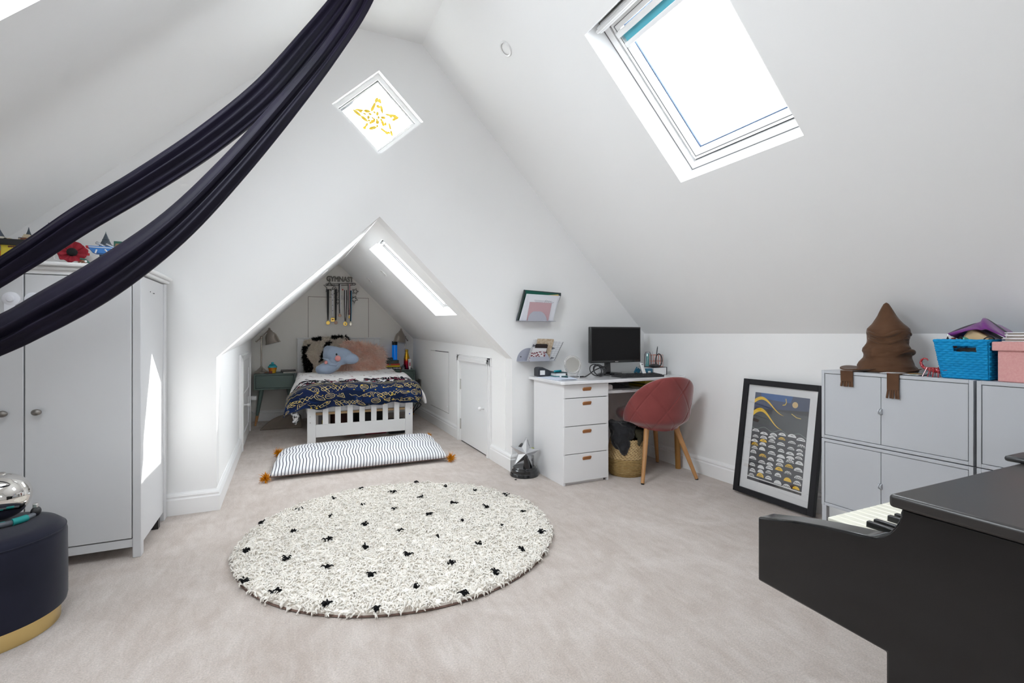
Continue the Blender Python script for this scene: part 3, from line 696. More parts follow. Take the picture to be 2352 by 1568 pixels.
t = thing('toy_pipe', 'dark green jointed toy pipes between poppy and bowl', 'toy', (P(196, 600, 2.9).x, 2.9, WT))
W2(MB().tube([P(184, 594, 2.9), P(196, 596, 2.9), P(204, 603, 2.89)], .004, 8), 'pipe', GRN, t); W2(MB().tube([P(180, 604, 2.9), P(188, 598, 2.9), P(198, 604, 2.9)], .0045, 8), 'pipe', BRN, t)
W2(MB().ball(P(197, 600, 2.885), .005, 10, 8), 'joint', WHITEP, t)
t = thing('toy_blocks', 'brown and red toy bits heaped behind the bowl', 'toy', (P(195, 590, 3.06).x, 3.06, WT)); r = random.Random(3)
for k in range(7):
    p = P(186 + r.random() * 18, 579 + r.random() * 20, 3.06); c = Matrix.Translation((p.x, 3.06 + .02 * r.random(), (p.z + WT) / 2)) @ Matrix.Rotation(r.random(), 4, 'Z')
    W2(MB().box(-.007, .007, -.007, .007, -(p.z - WT) / 2, (p.z - WT) / 2, c), 'toy_bit', [BRN, RED, BRN, TAN][k % 4], t)
# toys at the right end
X = -.66
t = thing('toy_engine', 'small black and red toy engine on the right end of the wardrobe top', 'toy', (X, 3.14, WT))
W2(MB().box(X - .03, X + .02, 3.06, 3.20, WT + .006, WT + .022), 'chassis', BLACKP, t, bevel=.003)
W2(MB().cyl((X - .005, 3.12, WT + .034), (X - .005, 3.2, WT + .034), .014, n=16), 'boiler', BLACKP, t, smooth=40)
W2(MB().box(X - .026, X + .018, 3.06, 3.12, WT + .022, WT + .046), 'cab', RED, t, bevel=.003); W2(MB().box(X - .03, X + .022, 3.055, 3.125, WT + .046, WT + .051), 'cab_roof', BRN, t)
W2(MB().cyl((X - .005, 3.185, WT + .045), (X - .005, 3.185, WT + .060), .005, n=10), 'chimney', BLACKP, t)
for y in (3.08, 3.13, 3.18):
    for x in (X - .031, X + .021): W2(MB().cyl((x - .003, y, WT + .010), (x + .003, y, WT + .010), .010, n=14), 'wheel', GRY, t)
t = thing('toy_tower', 'tan toy tower with battlements standing on the toy engine roof', 'toy', (X, 3.09, WT + .051))
W2(MB().box(X - .020, X + .014, 3.07, 3.115, WT + .051, WT + .085), 'tower_wall', TAN, t, bevel=.001)
for k in range(3): W2(MB().box(X - .020 + k * .013, X - .012 + k * .013, 3.07, 3.08, WT + .085, WT + .091), 'battlement', TAN, t)
tag(MB().ball((X - .012, 2.985, WT + .017), .017, 20, 12).build('ball', paint('white_ball', (.8, .8, .82), .25), smooth=80), 'little white ball beside the toy engine', 'ball')
t = thing('toy_drum', 'small dark grey toy drum lying beside the white ball', 'toy', (X - .07, 2.96, WT)); W2(MB().lathe([(.02, WT), (.024, WT + .004), (.024, WT + .018), (.012, WT + .022), (.001, WT + .018)], (X - .06, 2.955, 0), 20), 'drum_body', GRY, t, smooth=40)

# ---- the hanging silk: two gathered strands of one hammock, from the ceiling to a hook on the left knee wall
SILK = mat('navy_silk', (.0045, .0045, .009), .55, spec=.14, sheen=.06, var=(5, (.009, .006, .018), .3), bump=(30, .12, .004))
sk = thing('aerial_silk_hammock', 'dark navy aerial silk in two gathered strands swagged across the room', 'silk hammock', (0.55, 2.28, 3.09))
def strand(path, seed, nfold, flat):
    """path entries: x, y, z, half width, half thickness"""
    S = spline(path, 90); rings = []; n = 72; r = random.Random(seed); ph = [r.random() * 6 for _ in range(9)]
    for i, p in enumerate(S):
        c = Vector(p[:3]); t = (Vector(S[min(i + 1, 90)][:3]) - Vector(S[max(i - 1, 0)][:3])).normalized()
        b = t.cross(Vector((.42, .91, 0))).normalized(); d = b.cross(t).normalized()      # b: across the strand, d: through it
        if b.z < 0: b, d = -b, -d
        k = i / 90; ring = []
        for j in range(n):
            th = 2 * pi * j / n; x = cos(th); y_ = sin(th)
            fold = 0
            for m in range(3): fold += (.5, .32, .2)[m] * sin((nfold + 3 * m) * x * 1.7 + ph[m] + (1.1 + m * .6) * sin(k * (3.2 + m) + ph[m + 3]))
            fold *= .95 * (1 - flat * sstep(-.15, .25, x))                                 # smooth band along the upper edge
            ring.append(c + b * (p[3] * x * (1 + .04 * sin(9 * k + ph[5]))) + d * (p[4] * (y_ * (1 - .35 * x * x) + fold * .75 * (1 - abs(x) ** 6))))
        rings.append(ring)
    return MB().loft(rings)
def D(u, v, dep, hw): p = ad(u, v, dep); return (p.x, p.y, p.z, hw * dep / FPX, hw * dep / FPX * .5)
TOP = (0.53, 2.26, 3.085, .012, .012)
up = [TOP, (.40, 2.33, 2.86, .045, .025), D(792, -5, 2.22, 27), D(712, 96, 2.16, 31), D(607, 214, 2.08, 34), D(475, 322, 2.0, 36), D(330, 418, 1.92, 36), D(190, 502, 1.85, 36), D(60, 588, 1.80, 33), D(-70, 664, 1.76, 31), D(-260, 742, 1.80, 30), (-1.70, 2.30, .93, .03, .02), (-1.80, 2.36, .97, .012, .012)]
lo = [TOP, (.42, 2.26, 2.86, .040, .025), D(836, -4, 2.14, 23), D(758, 118, 2.06, 24), D(657, 244, 1.97, 29), D(530, 390, 1.88, 34), D(400, 520, 1.78, 40), D(250, 632, 1.68, 47), D(110, 714, 1.6, 48), D(0, 770, 1.54, 45), D(-150, 828, 1.54, 43), D(-330, 850, 1.70, 40), (-1.66, 2.28, .82, .03, .02), (-1.80, 2.36, .95, .012, .012)]
strand(up, 5, 5.0, 0.3).build('silk_strand', SILK, sk, smooth=180, world=True)
strand(lo, 11, 6.0, 0.93).build('silk_strand', SILK, sk, smooth=180, world=True)
MB().lathe([(.04, 3.0905), (.04, 3.083), (.012, 3.078), (.012, 3.07), (.001, 3.069)], (0.53, 2.26, 0), 20).build('ceiling_hook', STEEL, sk, smooth=40, world=True)
MB().tube([(-1.832, 2.36, 1.0), (-1.81, 2.36, 1.0), (-1.79, 2.36, .99), (-1.785, 2.36, .965), (-1.80, 2.36, .95), (-1.812, 2.36, .955)], .006).build('wall_hook', STEEL, sk, world=True)

# ---- velvet stool
VEL = mat('navy_velvet', (.012, .013, .022), .85, spec=.1, sheen=.25, var=(6, (.020, .021, .036), .25), bump=(160, .15, .001))
GOLD = mat('brushed_gold', (.78, .57, .22), .28, 1.0, var=(3, (.86, .66, .30), .3))
SX, SY, SZ = -0.968, 2.328, .365
st = thing('round_stool', 'round navy velvet stool on a brushed gold base', 'stool', (SX, SY, 0))
MB().lathe([(.205, 0), (.205, .062), (.19, .064)], (0, 0, 0), 64).build('gold_base', GOLD, st, smooth=30)
MB().lathe([(.19, .060), (.222, .064), (.225, .08), (.225, .20), (.224, .315), (.218, .340), (.200, .356), (.17, .363), (.001, .366)], (0, 0, 0), 72).build('upholstery', VEL, st, smooth=60)
MB().tube([(.2195 * cos(a), .2195 * sin(a), .335) for a in np.linspace(0, 2 * pi, 64, endpoint=False)], .0025, 6, closed=True).build('piping', VEL, st, smooth=60)
# silver ball and a headset on the stool
bp = Vector((-.955, 2.425, SZ + .0845))
bl = thing('mirror_ball', 'polished silver ball resting on the velvet stool', 'ball', (bp.x, bp.y, SZ))
MIR = mat('silver_mirror', (.80, .78, .75), .045, 1.0)
MB().ball(bp, .084, 48, 32).build('silver_shell', MIR, bl, smooth=180, world=True)
MB().lathe([(.012, SZ + .168), (.012, SZ + .172), (.006, SZ + .174), (.001, SZ + .174)], (bp.x, bp.y, 0), 16).build('top_cap', STEEL, bl, smooth=40, world=True)
TEAL = paint('teal_foam', (.01, .26, .25), .7); HGR = mat('grey_plastic', (.10, .11, .13), .4)
hs = thing('headset', 'grey headset with teal padding lying in front of the silver ball', 'headphones', (bp.x + .02, bp.y - .12, SZ))
def arc(c, r, a0, a1, n=24, sx=1.0): return [(c[0] + r * cos(a) * sx, c[1] + r * sin(a), c[2]) for a in np.linspace(a0, a1, n)]
c = (bp.x + .0, bp.y - .02, SZ + .010)
W2(MB().tube(arc(c, .098, -2.6, -.05), .0095, 10), 'headband', HGR, hs, smooth=60)
W2(MB().tube(arc((c[0], c[1], c[2] + .002), .100, -.85, -.42), .0125, 12), 'padding', TEAL, hs, smooth=60)
W2(MB().tube(arc((c[0], c[1], c[2] + .003), .086, -2.6, -1.0), .005, 10), 'teal_trim', TEAL, hs, smooth=60)
e = Vector((c[0] + .100, c[1] + .012, SZ + .018)); W2(MB().ball(e, (.015, .020, .018), 16, 10), 'ear_cup', BLACKP, hs, smooth=60)
W2(MB().box(e.x - .008, e.x + .006, e.y - .008, e.y + .010, e.z + .012, e.z + .030), 'slider', STEEL, hs, bevel=.003)

# ---- round rug: base, pile and 41 black tufts
RC = (0.556, 2.584); RRAD = .785
rug = thing('round_rug', 'round cream shaggy rug with scattered black tufts', 'rug', (RC[0], RC[1], 0))
BRND = mat('rug_binding', (.16, .10, .08), .9)
MB().lathe([(RRAD - .010, .001), (RRAD - .006, .004), (RRAD - .010, .008), (.001, .008)], (0, 0, 0), 128).build('rug_base', BRND, rug, smooth=30)
PILE = mat('cream_wool', (.83, .78, .71), .95, spec=.05, sheen=.1, var=(60, (.90, .87, .82), .2))
BWOOL = mat('black_wool', (.012, .012, .013), .95, spec=.1)
MB().lathe([(RRAD - .012, .008), (RRAD - .012, .019), (RRAD - .03, .024), (.001, .025)], (0, 0, 0), 96).build('pile_bed', PILE, rug, smooth=40)
n = 30000; rr = (RRAD - .008) * np.sqrt(rng.uniform(0, 1, n)); th = rng.uniform(0, 2 * pi, n)
px = rr * np.cos(th); py = rr * np.sin(th)
lump = np.array([fbm(a * 22, b * 22, 3) for a, b in zip(px, py)])
edge = np.clip((rr - (RRAD - .06)) / .06, 0, 1)
Nn = np.stack([np.cos(th) * edge * 1.1 + 1.0 * np.roll(lump, 1), np.sin(th) * edge * 1.1 + 1.0 * np.roll(lump, 5), np.ones(n)], 1)
noodles(np.stack([px, py, .017 + .009 * lump], 1), Nn, .021, .0036, 'pile', PILE, rug, seed=3)
DOTS = [(957, 1105), (829, 1119), (903, 1128), (1090, 1124), (1163, 1134), (967, 1139), (1023, 1115), (688, 1167), (832, 1156), (905, 1167), (1040, 1152), (1119, 1161), (1202, 1172), (767, 1142), (597, 1198), (676, 1217), (760, 1184), (836, 1201), (919, 1215), (987, 1178), (1063, 1192), (1153, 1205), (1243, 1219), (1006, 1229), (1097, 1246), (1197, 1259), (565, 1262), (657, 1279), (755, 1236), (839, 1254), (936, 1270), (1036, 1288), (1136, 1311), (539, 1338), (635, 1355), (751, 1298), (852, 1317), (956, 1343), (1070, 1365), (749, 1383), (858, 1412)]
SMALL = {3, 6, 8, 12, 13, 16, 20, 21, 23, 9}
for k, (u, v) in enumerate(DOTS):
    p = az(u, v, .038); p = Vector((p.x - RC[0], p.y - RC[1], 0)); L = p.length
    if L > RRAD - .015: p *= (RRAD - .015) / L
    m = 11 if k not in SMALL else 4; sp = .0065 if k not in SMALL else .004
    q = rng.normal(size=(m, 3)) * sp; q[:, 2] = .029
    o = noodles(np.array([p.x, p.y, 0]) + q, np.tile([0, 0, 1.0], (m, 1)), .017, .0036, 'black_tuft', BWOOL, rug, seed=k); del o['kind']
# ================================================================== RIGHT SIDE OF THE ROOM
# ---- piano
LACQ = mat('black_lacquer', (.004, .004, .0045), .10, spec=.5, bump=(4, .01, .001))
LIDM = mat('satin_black_lid', (.024, .021, .020), .36, spec=.5)
IVORY = mat('ivory_keys', (.86, .84, .72), .22); EBON = mat('ebony_keys', (.012, .012, .012), .25)
PX, PY1, PY0, PZ = .923, .483, .12, .78; PX1 = 2.30
pn = thing('piano', 'glossy black upright digital piano with ivory keys seen end-on', 'piano', ((PX + PX1) / 2, (PY0 + PY1) / 2, 0))
def PW(mb, n, m, **k): return mb.build(n, m, pn, world=True, **k)
PW(MB().box(PX, PX1, PY0 - .01, PY1, PZ - .022, PZ), 'lid', LIDM, bevel=.006, seg=3)
prof = [(PY0, .06), (PY0, PZ - .022), (.470, PZ - .022)]
for a in np.linspace(0, 1, 9): prof.append((.470 + .004 * a + .058 * (1 - cos(a * pi / 2)), PZ - .022 - .068 * sin(a * pi / 2)))
prof += [(.56, .6865), (.60, .681), (.66, .670), (.744, .650), (.744, .512), (.493, .503), (.493, .06)]
seen = []; [seen.append(p) for p in prof if p not in seen]
for x in (PX + .012, PX1 - .062):
    PW(MB().prism([(x, y, z) for y, z in seen], (.050, 0, 0)), 'side_panel', LACQ, bevel=.004, seg=2)
    PW(MB().box(x, x + .050, PY0, .493, 0, .06), 'foot', LACQ, bevel=.004)
PW(MB().box(PX + .062, PX1 - .062, PY0, PY0 + .02, .12, PZ - .022), 'back_panel', LACQ)
PW(MB().box(PX + .062, PX1 - .062, PY0 + .14, PY0 + .16, .06, .52), 'lower_panel', LACQ)
PW(MB().box(PX + .062, PX1 - .062, PY0 + .02, .73, .512, .60), 'key_bed', LACQ, bevel=.003)
PW(MB().box(PX + .062, PX1 - .062, .70, .735, .56, .612), 'key_slip', LACQ, bevel=.004)
PW(MB().box(PX + .062, PX1 - .062, .455, .468, .60, PZ - .022), 'fallboard', LACQ)
kw = .0232; x = PX + .075; wk = None; bk = None
nk = int((PX1 - .075 - x) / kw)
for k in range(nk):
    if wk is None: wk = PW(MB().box(x, x + kw - .0012, .475, .632, .655, .678), 'white_key', IVORY, bevel=.002)
    else: c = wk.copy(); COL.objects.link(c); c.location.x += k * kw
    if k % 7 in (0, 1, 3, 4, 5) and k < nk - 1:
        if bk is None: bk = PW(MB().prism([(x + kw * .72, .475, .676), (x + kw * 1.28, .475, .676), (x + kw * 1.22, .475, .689), (x + kw * .78, .475, .689)], (0, .095, 0)), 'black_key', EBON, bevel=.002); bk0 = k
        else: c = bk.copy(); COL.objects.link(c); c.location.x += (k - bk0) * kw
p = az(2349, 1066, PZ); t = thing('small_case', 'small black object at the far edge of the piano lid', 'case', (p.x + .03, p.y + .0, PZ))
MB().box(-.03, .05, -.03, .03, 0, .012).build('body', BLACKP, t, bevel=.005)

# ---- grey cabinets, two by two
CG = mat('cabinet_grey', (.50, .515, .545), .35, spec=.45); CGI = mat('cabinet_inside', (.30, .31, .33), .6)
CX, CB, CTP = 2.455, 2.80, .866
Y0, YS, Y1, YE = 1.586, .985, .975, .375
def cab(y1, y0, z0, z1, dsplit, lab, legs):
    t = thing('storage_cabinet', lab, 'cabinet', ((CX + CB) / 2, (y0 + y1) / 2, 0 if legs else z0), 0, 'grey metal cabinets along the right wall')
    def B(n, m, *a, par=t, **k): return MB().box(*a).build(n, m, par, world=True, **k)
    e = .0145
    B('side_panel', CG, CX, CB, y1 - e, y1, z0, z1, bevel=.0015); B('side_panel', CG, CX, CB, y0, y0 + e, z0, z1, bevel=.0015)
    B('top_panel', CG, CX, CB, y0 + e, y1 - e, z1 - e, z1, bevel=.0015); B('bottom_panel', CG, CX, CB, y0 + e, y1 - e, z0, z0 + e, bevel=.0015)
    B('back_panel', CG, CB - .008, CB, y0 + e, y1 - e, z0 + e, z1 - e); B('shadow_lining', GAP, CX + .014, CX + .018, y0 + e, y1 - e, z0 + e, z1 - e)
    g = .0022
    for a, b, s_ in ((dsplit + g / 2, y1 - e - g, 1), (y0 + e + g, dsplit - g / 2, -1)):
        d = B('door', CG, CX + .002, CX + .013, a, b, z0 + e + g, z1 - e - g, bevel=.001)
        yy = dsplit + s_ * .0012; zz = (z0 + z1) / 2 - .002
        pts = [(CX - .017 * 0, yy, zz + .013)] + [(CX + .002 - .020 * sin(aa), yy, zz + .013 * cos(aa)) for aa in np.linspace(0, pi, 12)]
        MB().prism([(CX - .018 * sin(aa) + .003, yy, zz + .013 * cos(aa)) for aa in np.linspace(0, pi, 12)], (0, s_ * .006, 0)).build('handle', CG, d, bevel=.001, world=True)
    if legs:
        for xx in (CX + .001, CB - .026):
            for yy in (y1 - .024, y0 + .001): B('leg', CG, xx, xx + .024, yy, yy + .022, 0, z0, bevel=.001)
M0 = .528
cab(Y0, YS, M0, CTP, 1.315, 'upper grey metal cabinet carrying the brown hat, half-round handles', False)
cab(Y0, YS, .190, M0 - .004, 1.315, 'lower grey metal cabinet on legs next to the framed print', True)
cab(Y1, YE, M0, CTP, .70, 'upper grey metal cabinet under the pink lidded box', False)
cab(Y1, YE, .190, M0 - .004, .70, 'lower grey metal cabinet on legs behind the piano lid', True)

# ---- brown cloth hat: plain, folded, with a wide brim
BROWN = mat('brown_suede', (.090, .045, .025), .92, spec=.08, sheen=.3, var=(14, (.128, .066, .038), .25), bump=(70, .25, .002))
hc = Vector((2.635, 1.383, CTP)); sc = 2.35 / FPX
ht = thing('pointed_cloth_hat', 'floppy brown pointed cloth hat slumped on the grey cabinet', 'hat', hc)
SIL = [(0, 54), (4, 58), (9, 57), (21, 51), (30, 46), (35, 45), (39, 45.5), (48, 46), (56, 43.5), (62, 40.5), (66, 39.3), (76, 39), (84, 39.6), (88, 41), (92, 41), (99, 39.5), (111, 30), (131, 18), (151, 8.5), (158, 5), (161, 1)]
rings = []; n = 72
for j in range(97):
    z = 161 * j / 96; r0 = interp(SIL, z); ring = []
    for i in range(n):
        a = 2 * pi * i / n; w_ = 1 if 12 < z < 90 else .35
        k = 1 + w_ * (.035 * fbm(cos(a) * 1.8 + 5, sin(a) * 1.8, z / 13) + .022 * sin(3 * a + z / 8) + .02 * sin(5 * a - z / 6))
        zz = z + (1.3 * sin(2 * a + z * .10 + .6) + .8 * sin(3 * a + 1)) * sstep(4, 22, z) * sstep(161, 120, z)
        ring.append(Vector((r0 * sc * k * cos(a), r0 * sc * k * sin(a) + .004 * sin(z / 20), max(.0005, zz * sc * .99))))
    rings.append(ring)
MB().loft(rings).build('crown', BROWN, ht, smooth=180)
def brim(a, b):
    th = 2 * pi * a; r_ = lerp(38, 57 + 34 * max(0, cos(th - 1.95)) ** 2 + 7 * sin(3 * th), b) * sc
    x, y = r_ * cos(th), r_ * sin(th); x = max(x, -.178)
    return Vector((x, y, .004 + .010 * b * (1 + sin(4 * th + 1)) * .6 + .004 * b))
MB().grid(brim, 72, 10, uv=False).build('brim', BROWN, ht, solid=.005, smooth=180)
# folded rolls on the crown
for z0, r0, a0, a1, tl in ((72, 38, 2.5, 5.0, .3), (44, 45, 4.2, 6.2, -.2), (88, 40, 2.4, 5.4, .9)):
    pts = [((r0 + 2.0 * sin(5 * a)) * sc * cos(a), (r0 + 2 * sin(4 * a)) * sc * sin(a), (z0 + 5 * sin(3 * a + tl)) * sc) for a in np.linspace(a0, a1, 20)]
    MB().tube(pts, lambda k: .003 + .007 * sin(pi * k) ** .6, 10).build('fold', BROWN, ht, smooth=180)
# two fringed tabs hanging over the cabinet edge
for (ua, ub, va, vb) in ((1931, 1959, 848, 889), (2037, 2065, 857, 917)):
    A, B_ = ax(ua, va, CX - .006), ax(ub, vb, CX - .006); y0, y1 = B_.y, A.y; zb = B_.z
    mb = MB(); mb.box(CX - .008, CX - .003, y0, y1, zb + .35 * (CTP - zb), CTP + .006); mb.box(CX - .008, CX + .07, y0, y1, CTP + .001, CTP + .006)
    for k in range(5):
        a = y0 + (y1 - y0) * k / 5; wv = (y1 - y0) / 5
        M = Matrix.Translation((CX - .0055, a + wv / 2, zb + .36 * (CTP - zb))) @ Matrix.Rotation((k - 2) * .05, 4, 'X') @ Matrix.Rotation(.08 * (-1) ** k, 4, 'Y')
        mb.box(-.0022, .0022, -wv * .44, wv * .44, -.36 * (CTP - zb), 0, M)
    mb.build('fringed_tab', BROWN, ht, bevel=.0012, seg=1, world=True)

# ---- leaflet, scorpion, woven basket, pink box, folders
pic = Pic(120, 90, (.84, .84, .86)); pic.poly([(45, 12), (116, 12), (116, 74), (45, 74)], (.03, .03, .035)); pic.disc(84, 45, 22, 12, (.75, .45, .08)); pic.disc(84, 44, 13, 8, (.85, .65, .15)); pic.line([(68, 55), (100, 36)], 3, (.5, .05, .04))
for k, c in enumerate([(.6, .03, .03), (.85, .7, .1), (.1, .2, .6), (.8, .8, .8), (.05, .3, .1)]): pic.poly([(20 + 18 * k, 80), (38 + 18 * k, 80), (38 + 18 * k, 89), (20 + 18 * k, 89)], c)
LEAF = imgmat('leaflet_print', pic.a ** 1.0, .35)
lf = thing('leaflet', 'white leaflet with a dark photo lying by the hat', 'leaflet', (2.55, 1.245, CTP))
MB().grid(lambda a, b: Vector((lerp(.07, -.075, b), lerp(.085, -.065, a), .004 + .006 * b * (1 - b))), 6, 6).build('sheet', LEAF, lf, solid=.0012)
SCO = mat('red_resin', (.36, .012, .02), .15, spec=.6, coat=.5)
sq = az(2150, 853, CTP); sy = 1.16; sxx = 2.50
scn = thing('scorpion_toy', 'red plastic scorpion with curled tail in front of the blue basket', 'toy', (sxx, sy, CTP))
def Q(u, v): return ax(u, v, sxx)
W2(MB().tube([Q(2129, 846), Q(2138, 848), Q(2150, 850), Q(2160, 852), Q(2169, 851)], lambda k: .006 + .006 * sin(pi * k), 10), 'body', SCO, scn, smooth=60)
tail = [Q(2128, 846), Q(2121, 843), Q(2116, 835), Q(2116, 828), Q(2121, 823.5), Q(2128, 823.5), Q(2132, 828)]
W2(MB().tube([tuple(p) for p in spline([tuple(p) for p in tail], 24)], lambda k: .0062 * (1 - .75 * k) + .0012 * abs(sin(k * 20)), 8), 'tail', SCO, scn, smooth=60)
for i, u in enumerate((2133, 2141, 2149, 2158)):
    for sgn in (-1, 1):
        p = Q(u, 849); W2(MB().tube([p, p + Vector((sgn * .018, -.002, .010)), p + Vector((sgn * .030, (i - 1.5) * -.006, 0)) + Vector((0, 0, CTP + .001 - p.z))], .0018, 6), 'leg', SCO, scn)
for sgn in (-1, 1):
    p = Q(2164, 851); W2(MB().tube([p, p + Vector((sgn * .014, -.012, .004)), p + Vector((sgn * .010, -.026, .003))], lambda k: .0025 + .003 * k, 8), 'claw', SCO, scn, smooth=60)
W2(MB().prism([Q(2158, 847), Q(2163, 848), Q(2160, 839)], (.004, 0, 0)), 'horn', SCO, scn)
tag(MB().box(2.483, 2.517, 1.118, 1.150, CTP, CTP + .012).build('acrylic_block', glassmat('clear_acrylic', (.85, .87, .9), .12), bevel=.002), 'small clear acrylic block under the scorpion', 'block')

BLUE = mat('blue_paper_rope', (.0, .235, .52), .65, spec=.25, bump=(90, .5, .002), var=(30, (.005, .30, .60), .25))
bx0, bx1 = 2.49, 2.72; by1, by0 = 1.100, .952; bz0, bz1 = CTP, 1.022
bk_ = thing('woven_basket', 'bright blue woven basket overflowing with odds and ends', 'basket', ((bx0 + bx1) / 2, (by0 + by1) / 2, bz0))
def wall(fa, fb, nrm, slot, name):
    """fa(t), fb(t): bottom and top edge; weave = alternate rows in and out"""
    nrm = Vector(nrm); cols, rows, k = 12, 16, 4
    def fn(a, b):
        p = fa(a).lerp(fb(a), b); row = min(rows - 1, int(b * rows)); rr_ = abs(sin(pi * b * rows)) ** .6
        ph = 1 if row % 2 else -1
        return p + nrm * (.0026 * rr_ * (.9 + ph * sin(pi * a * cols)) + .0010 * noise.noise(p * 60))
    def skip(i, j):
        a, b = i / (cols * k), j / (rows * k); return slot and .34 < a < .78 and .70 < b < .845
    MB().grid(fn, cols * k, rows * k, uv=False, skip=skip).build(name, BLUE, bk_, solid=.004, smooth=60, world=True)
fl = .020
def V(*a): return Vector(a)
wall(lambda t: V(bx0, lerp(by1 - .002 , by0, t), bz0 + .002), lambda t: V(bx0 - fl, lerp(by1 + fl, by0 - .006, t), bz1), (-1, 0, .1), True, 'woven_side')
wall(lambda t: V(bx1, lerp(by1, by0, t), bz0 + .002), lambda t: V(bx1 + fl * .5, lerp(by1 + fl, by0 - .006, t), bz1), (1, 0, .1), False, 'woven_side')
wall(lambda t: V(lerp(bx0, bx1, t), by0, bz0 + .002), lambda t: V(lerp(bx0 - fl, bx1 + fl * .5, t), by0 - .006, bz1), (0, -1, .1), False, 'woven_side')
wall(lambda t: V(lerp(bx0, bx1, t), by1, bz0 + .002), lambda t: V(lerp(bx0 - fl, bx1 + fl * .5, t), by1 + fl, bz1), (0, 1, .1), False, 'woven_side')
W2(MB().box(bx0, bx1, by0, by1, bz0 + .001, bz0 + .006), 'basket_bottom', BLUE, bk_)
rim = [V(bx0 - fl, by1 + fl, bz1), V(bx0 - fl, by0 - .006, bz1), V(bx1 + fl * .5, by0 - .006, bz1), V(bx1 + fl * .5, by1 + fl, bz1)]
W2(MB().tube([tuple(rim[i].lerp(rim[(i + 1) % 4], k / 10) + V(0, 0, .0012 * (k % 2))) for i in range(4) for k in range(10)], .0048, 8, closed=True), 'rim', BLUE, bk_, smooth=60)
# what is in the basket
PUR = mat('purple_nylon', (.16, .015, .20), .55, sheen=.3, bump=(40, .3, .002)); PIP = mat('grey_piping', (.07, .07, .075), .6)
pc = thing('purple_pouch', 'purple zipped pouch with grey piping draped over the blue basket', 'pouch', (2.58, 1.03, bz1))
def PQ(u, v, x): return ax(u, v, x)
E0 = [PQ(2178, 767, 2.50), PQ(2205, 755, 2.53), PQ(2235, 745, 2.56), PQ(2253, 741, 2.58), PQ(2262, 732, 2.58), PQ(2290, 748, 2.58), PQ(2312, 764, 2.56)]
E1 = [PQ(2186, 772, 2.50), PQ(2210, 765, 2.50), PQ(2240, 756, 2.50), PQ(2255, 755, 2.50), PQ(2266, 755, 2.49), PQ(2290, 768, 2.50), PQ(2310, 775, 2.50)]
E2 = [p + V(.10, 0, -.02) for p in E0]
S0, S1, S2 = (spline([tuple(p) for p in E], 24) for E in (E0, E1, E2))
def pouch(a, b):
    i = min(24, int(round(a * 24))); t = b
    p = Vector(S1[i]).lerp(Vector(S0[i]), t / .5) if t < .5 else Vector(S0[i]).lerp(Vector(S2[i]), (t - .5) / .5)
    return p + V(-.012 * sin(pi * min(1, t / .5)) * (t < .5), 0, .004 * sin(9 * a + 6 * t))
W2(MB().grid(pouch, 24, 16, uv=False), 'cloth', PUR, pc, solid=.004, smooth=180)
W2(MB().tube([tuple(p) for p in S0], .0035, 8), 'piping', PIP, pc, smooth=60)
p = E0[0]; W2(MB().tube([p, p + V(-.002, .001, -.008), p + V(-.002, .001, -.012)], .0015, 6), 'zip_pull', STEEL, pc); W2(MB().lathe([(.001, 0), (.0042, -.008), (.003, -.014), (.001, -.015)], p + V(-.002, .001, -.010), 10), 'zip_tag', BLACKP, pc)
WOOD = mat('light_wood', (.66, .46, .24), .5, var=(25, (.72, .53, .30), .2))
a = PQ(2237, 757, 2.515); wb = thing('wooden_cup', 'pale wooden cup lying on its side in the basket', 'cup', (a.x, a.y, bz1))
c0 = PQ(2256, 777, 2.52); c1 = PQ(2240, 762, 2.54)
M = Matrix.Translation(PQ(2247, 772, 2.56)) @ Matrix.Rotation(.62, 4, 'X')
MB().box(-.035, .035, -.045, .030, -.025, .022, M).build('block', WOOD, wb, bevel=.008, seg=3, world=True)
t = thing('mint_tube', 'mint green tube poking out of the blue basket', 'tube', PQ(2212, 780, 2.52)); W2(MB().tube([PQ(2206, 778, 2.51), PQ(2209, 778.5, 2.511), PQ(2240, 787, 2.56)], lambda k: .011 if k > .05 else .007, 14), 'tube_body', mat('mint_plastic', (.10, .46, .40), .4), t, smooth=40)
W2(MB().cyl(PQ(2204, 778, 2.508), PQ(2207, 778.4, 2.511), .013, n=14), 'tube_cap', BLACKP, t)
t = thing('brown_bottle', 'stub of a brown bottle cap at the basket corner', 'bottle', PQ(2190, 782, 2.52)); W2(MB().lathe([(.011, -.03), (.011, 0), (.009, .006), (.007, .008), (.007, .012), (.001, .013)], PQ(2190, 782, 2.52), 14), 'cap', paint('rust_cap', (.20, .05, .03)), t, smooth=40)
t = thing('black_cable', 'black cable looping over the rim of the blue basket', 'cable', PQ(2268, 780, 2.51)); W2(MB().tube(spline([tuple(PQ(2256, 783, 2.50)), tuple(PQ(2264, 776, 2.50)), tuple(PQ(2276, 773, 2.51)), tuple(PQ(2284, 778, 2.52)), tuple(PQ(2280, 784, 2.53))], 20), .0022, 6), 'lead', BLACKP, t)
t = thing('black_case', 'dark camera case seen through the basket handle slot', 'case', V(2.58, 1.03, bz0 + .008)); W2(MB().box(2.51, 2.68, .975, 1.065, bz0 + .008, bz0 + .125), 'body', BLACKP, t, bevel=.01); W2(MB().cyl((2.500, 1.055, bz0 + .10), (2.52, 1.055, bz0 + .10), .012, n=20), 'lens', STEEL, t, smooth=40)
t = thing('dark_remote', 'dark grey ribbed remote tucked behind the wooden cup', 'remote', PQ(2262, 768, 2.57)); M = Matrix.Translation(PQ(2266, 766, 2.59)) @ Matrix.Rotation(.62, 4, 'X'); MB().box(-.03, .03, -.06, .05, -.012, .012, M).build('body', GRY, t, bevel=.006, world=True)
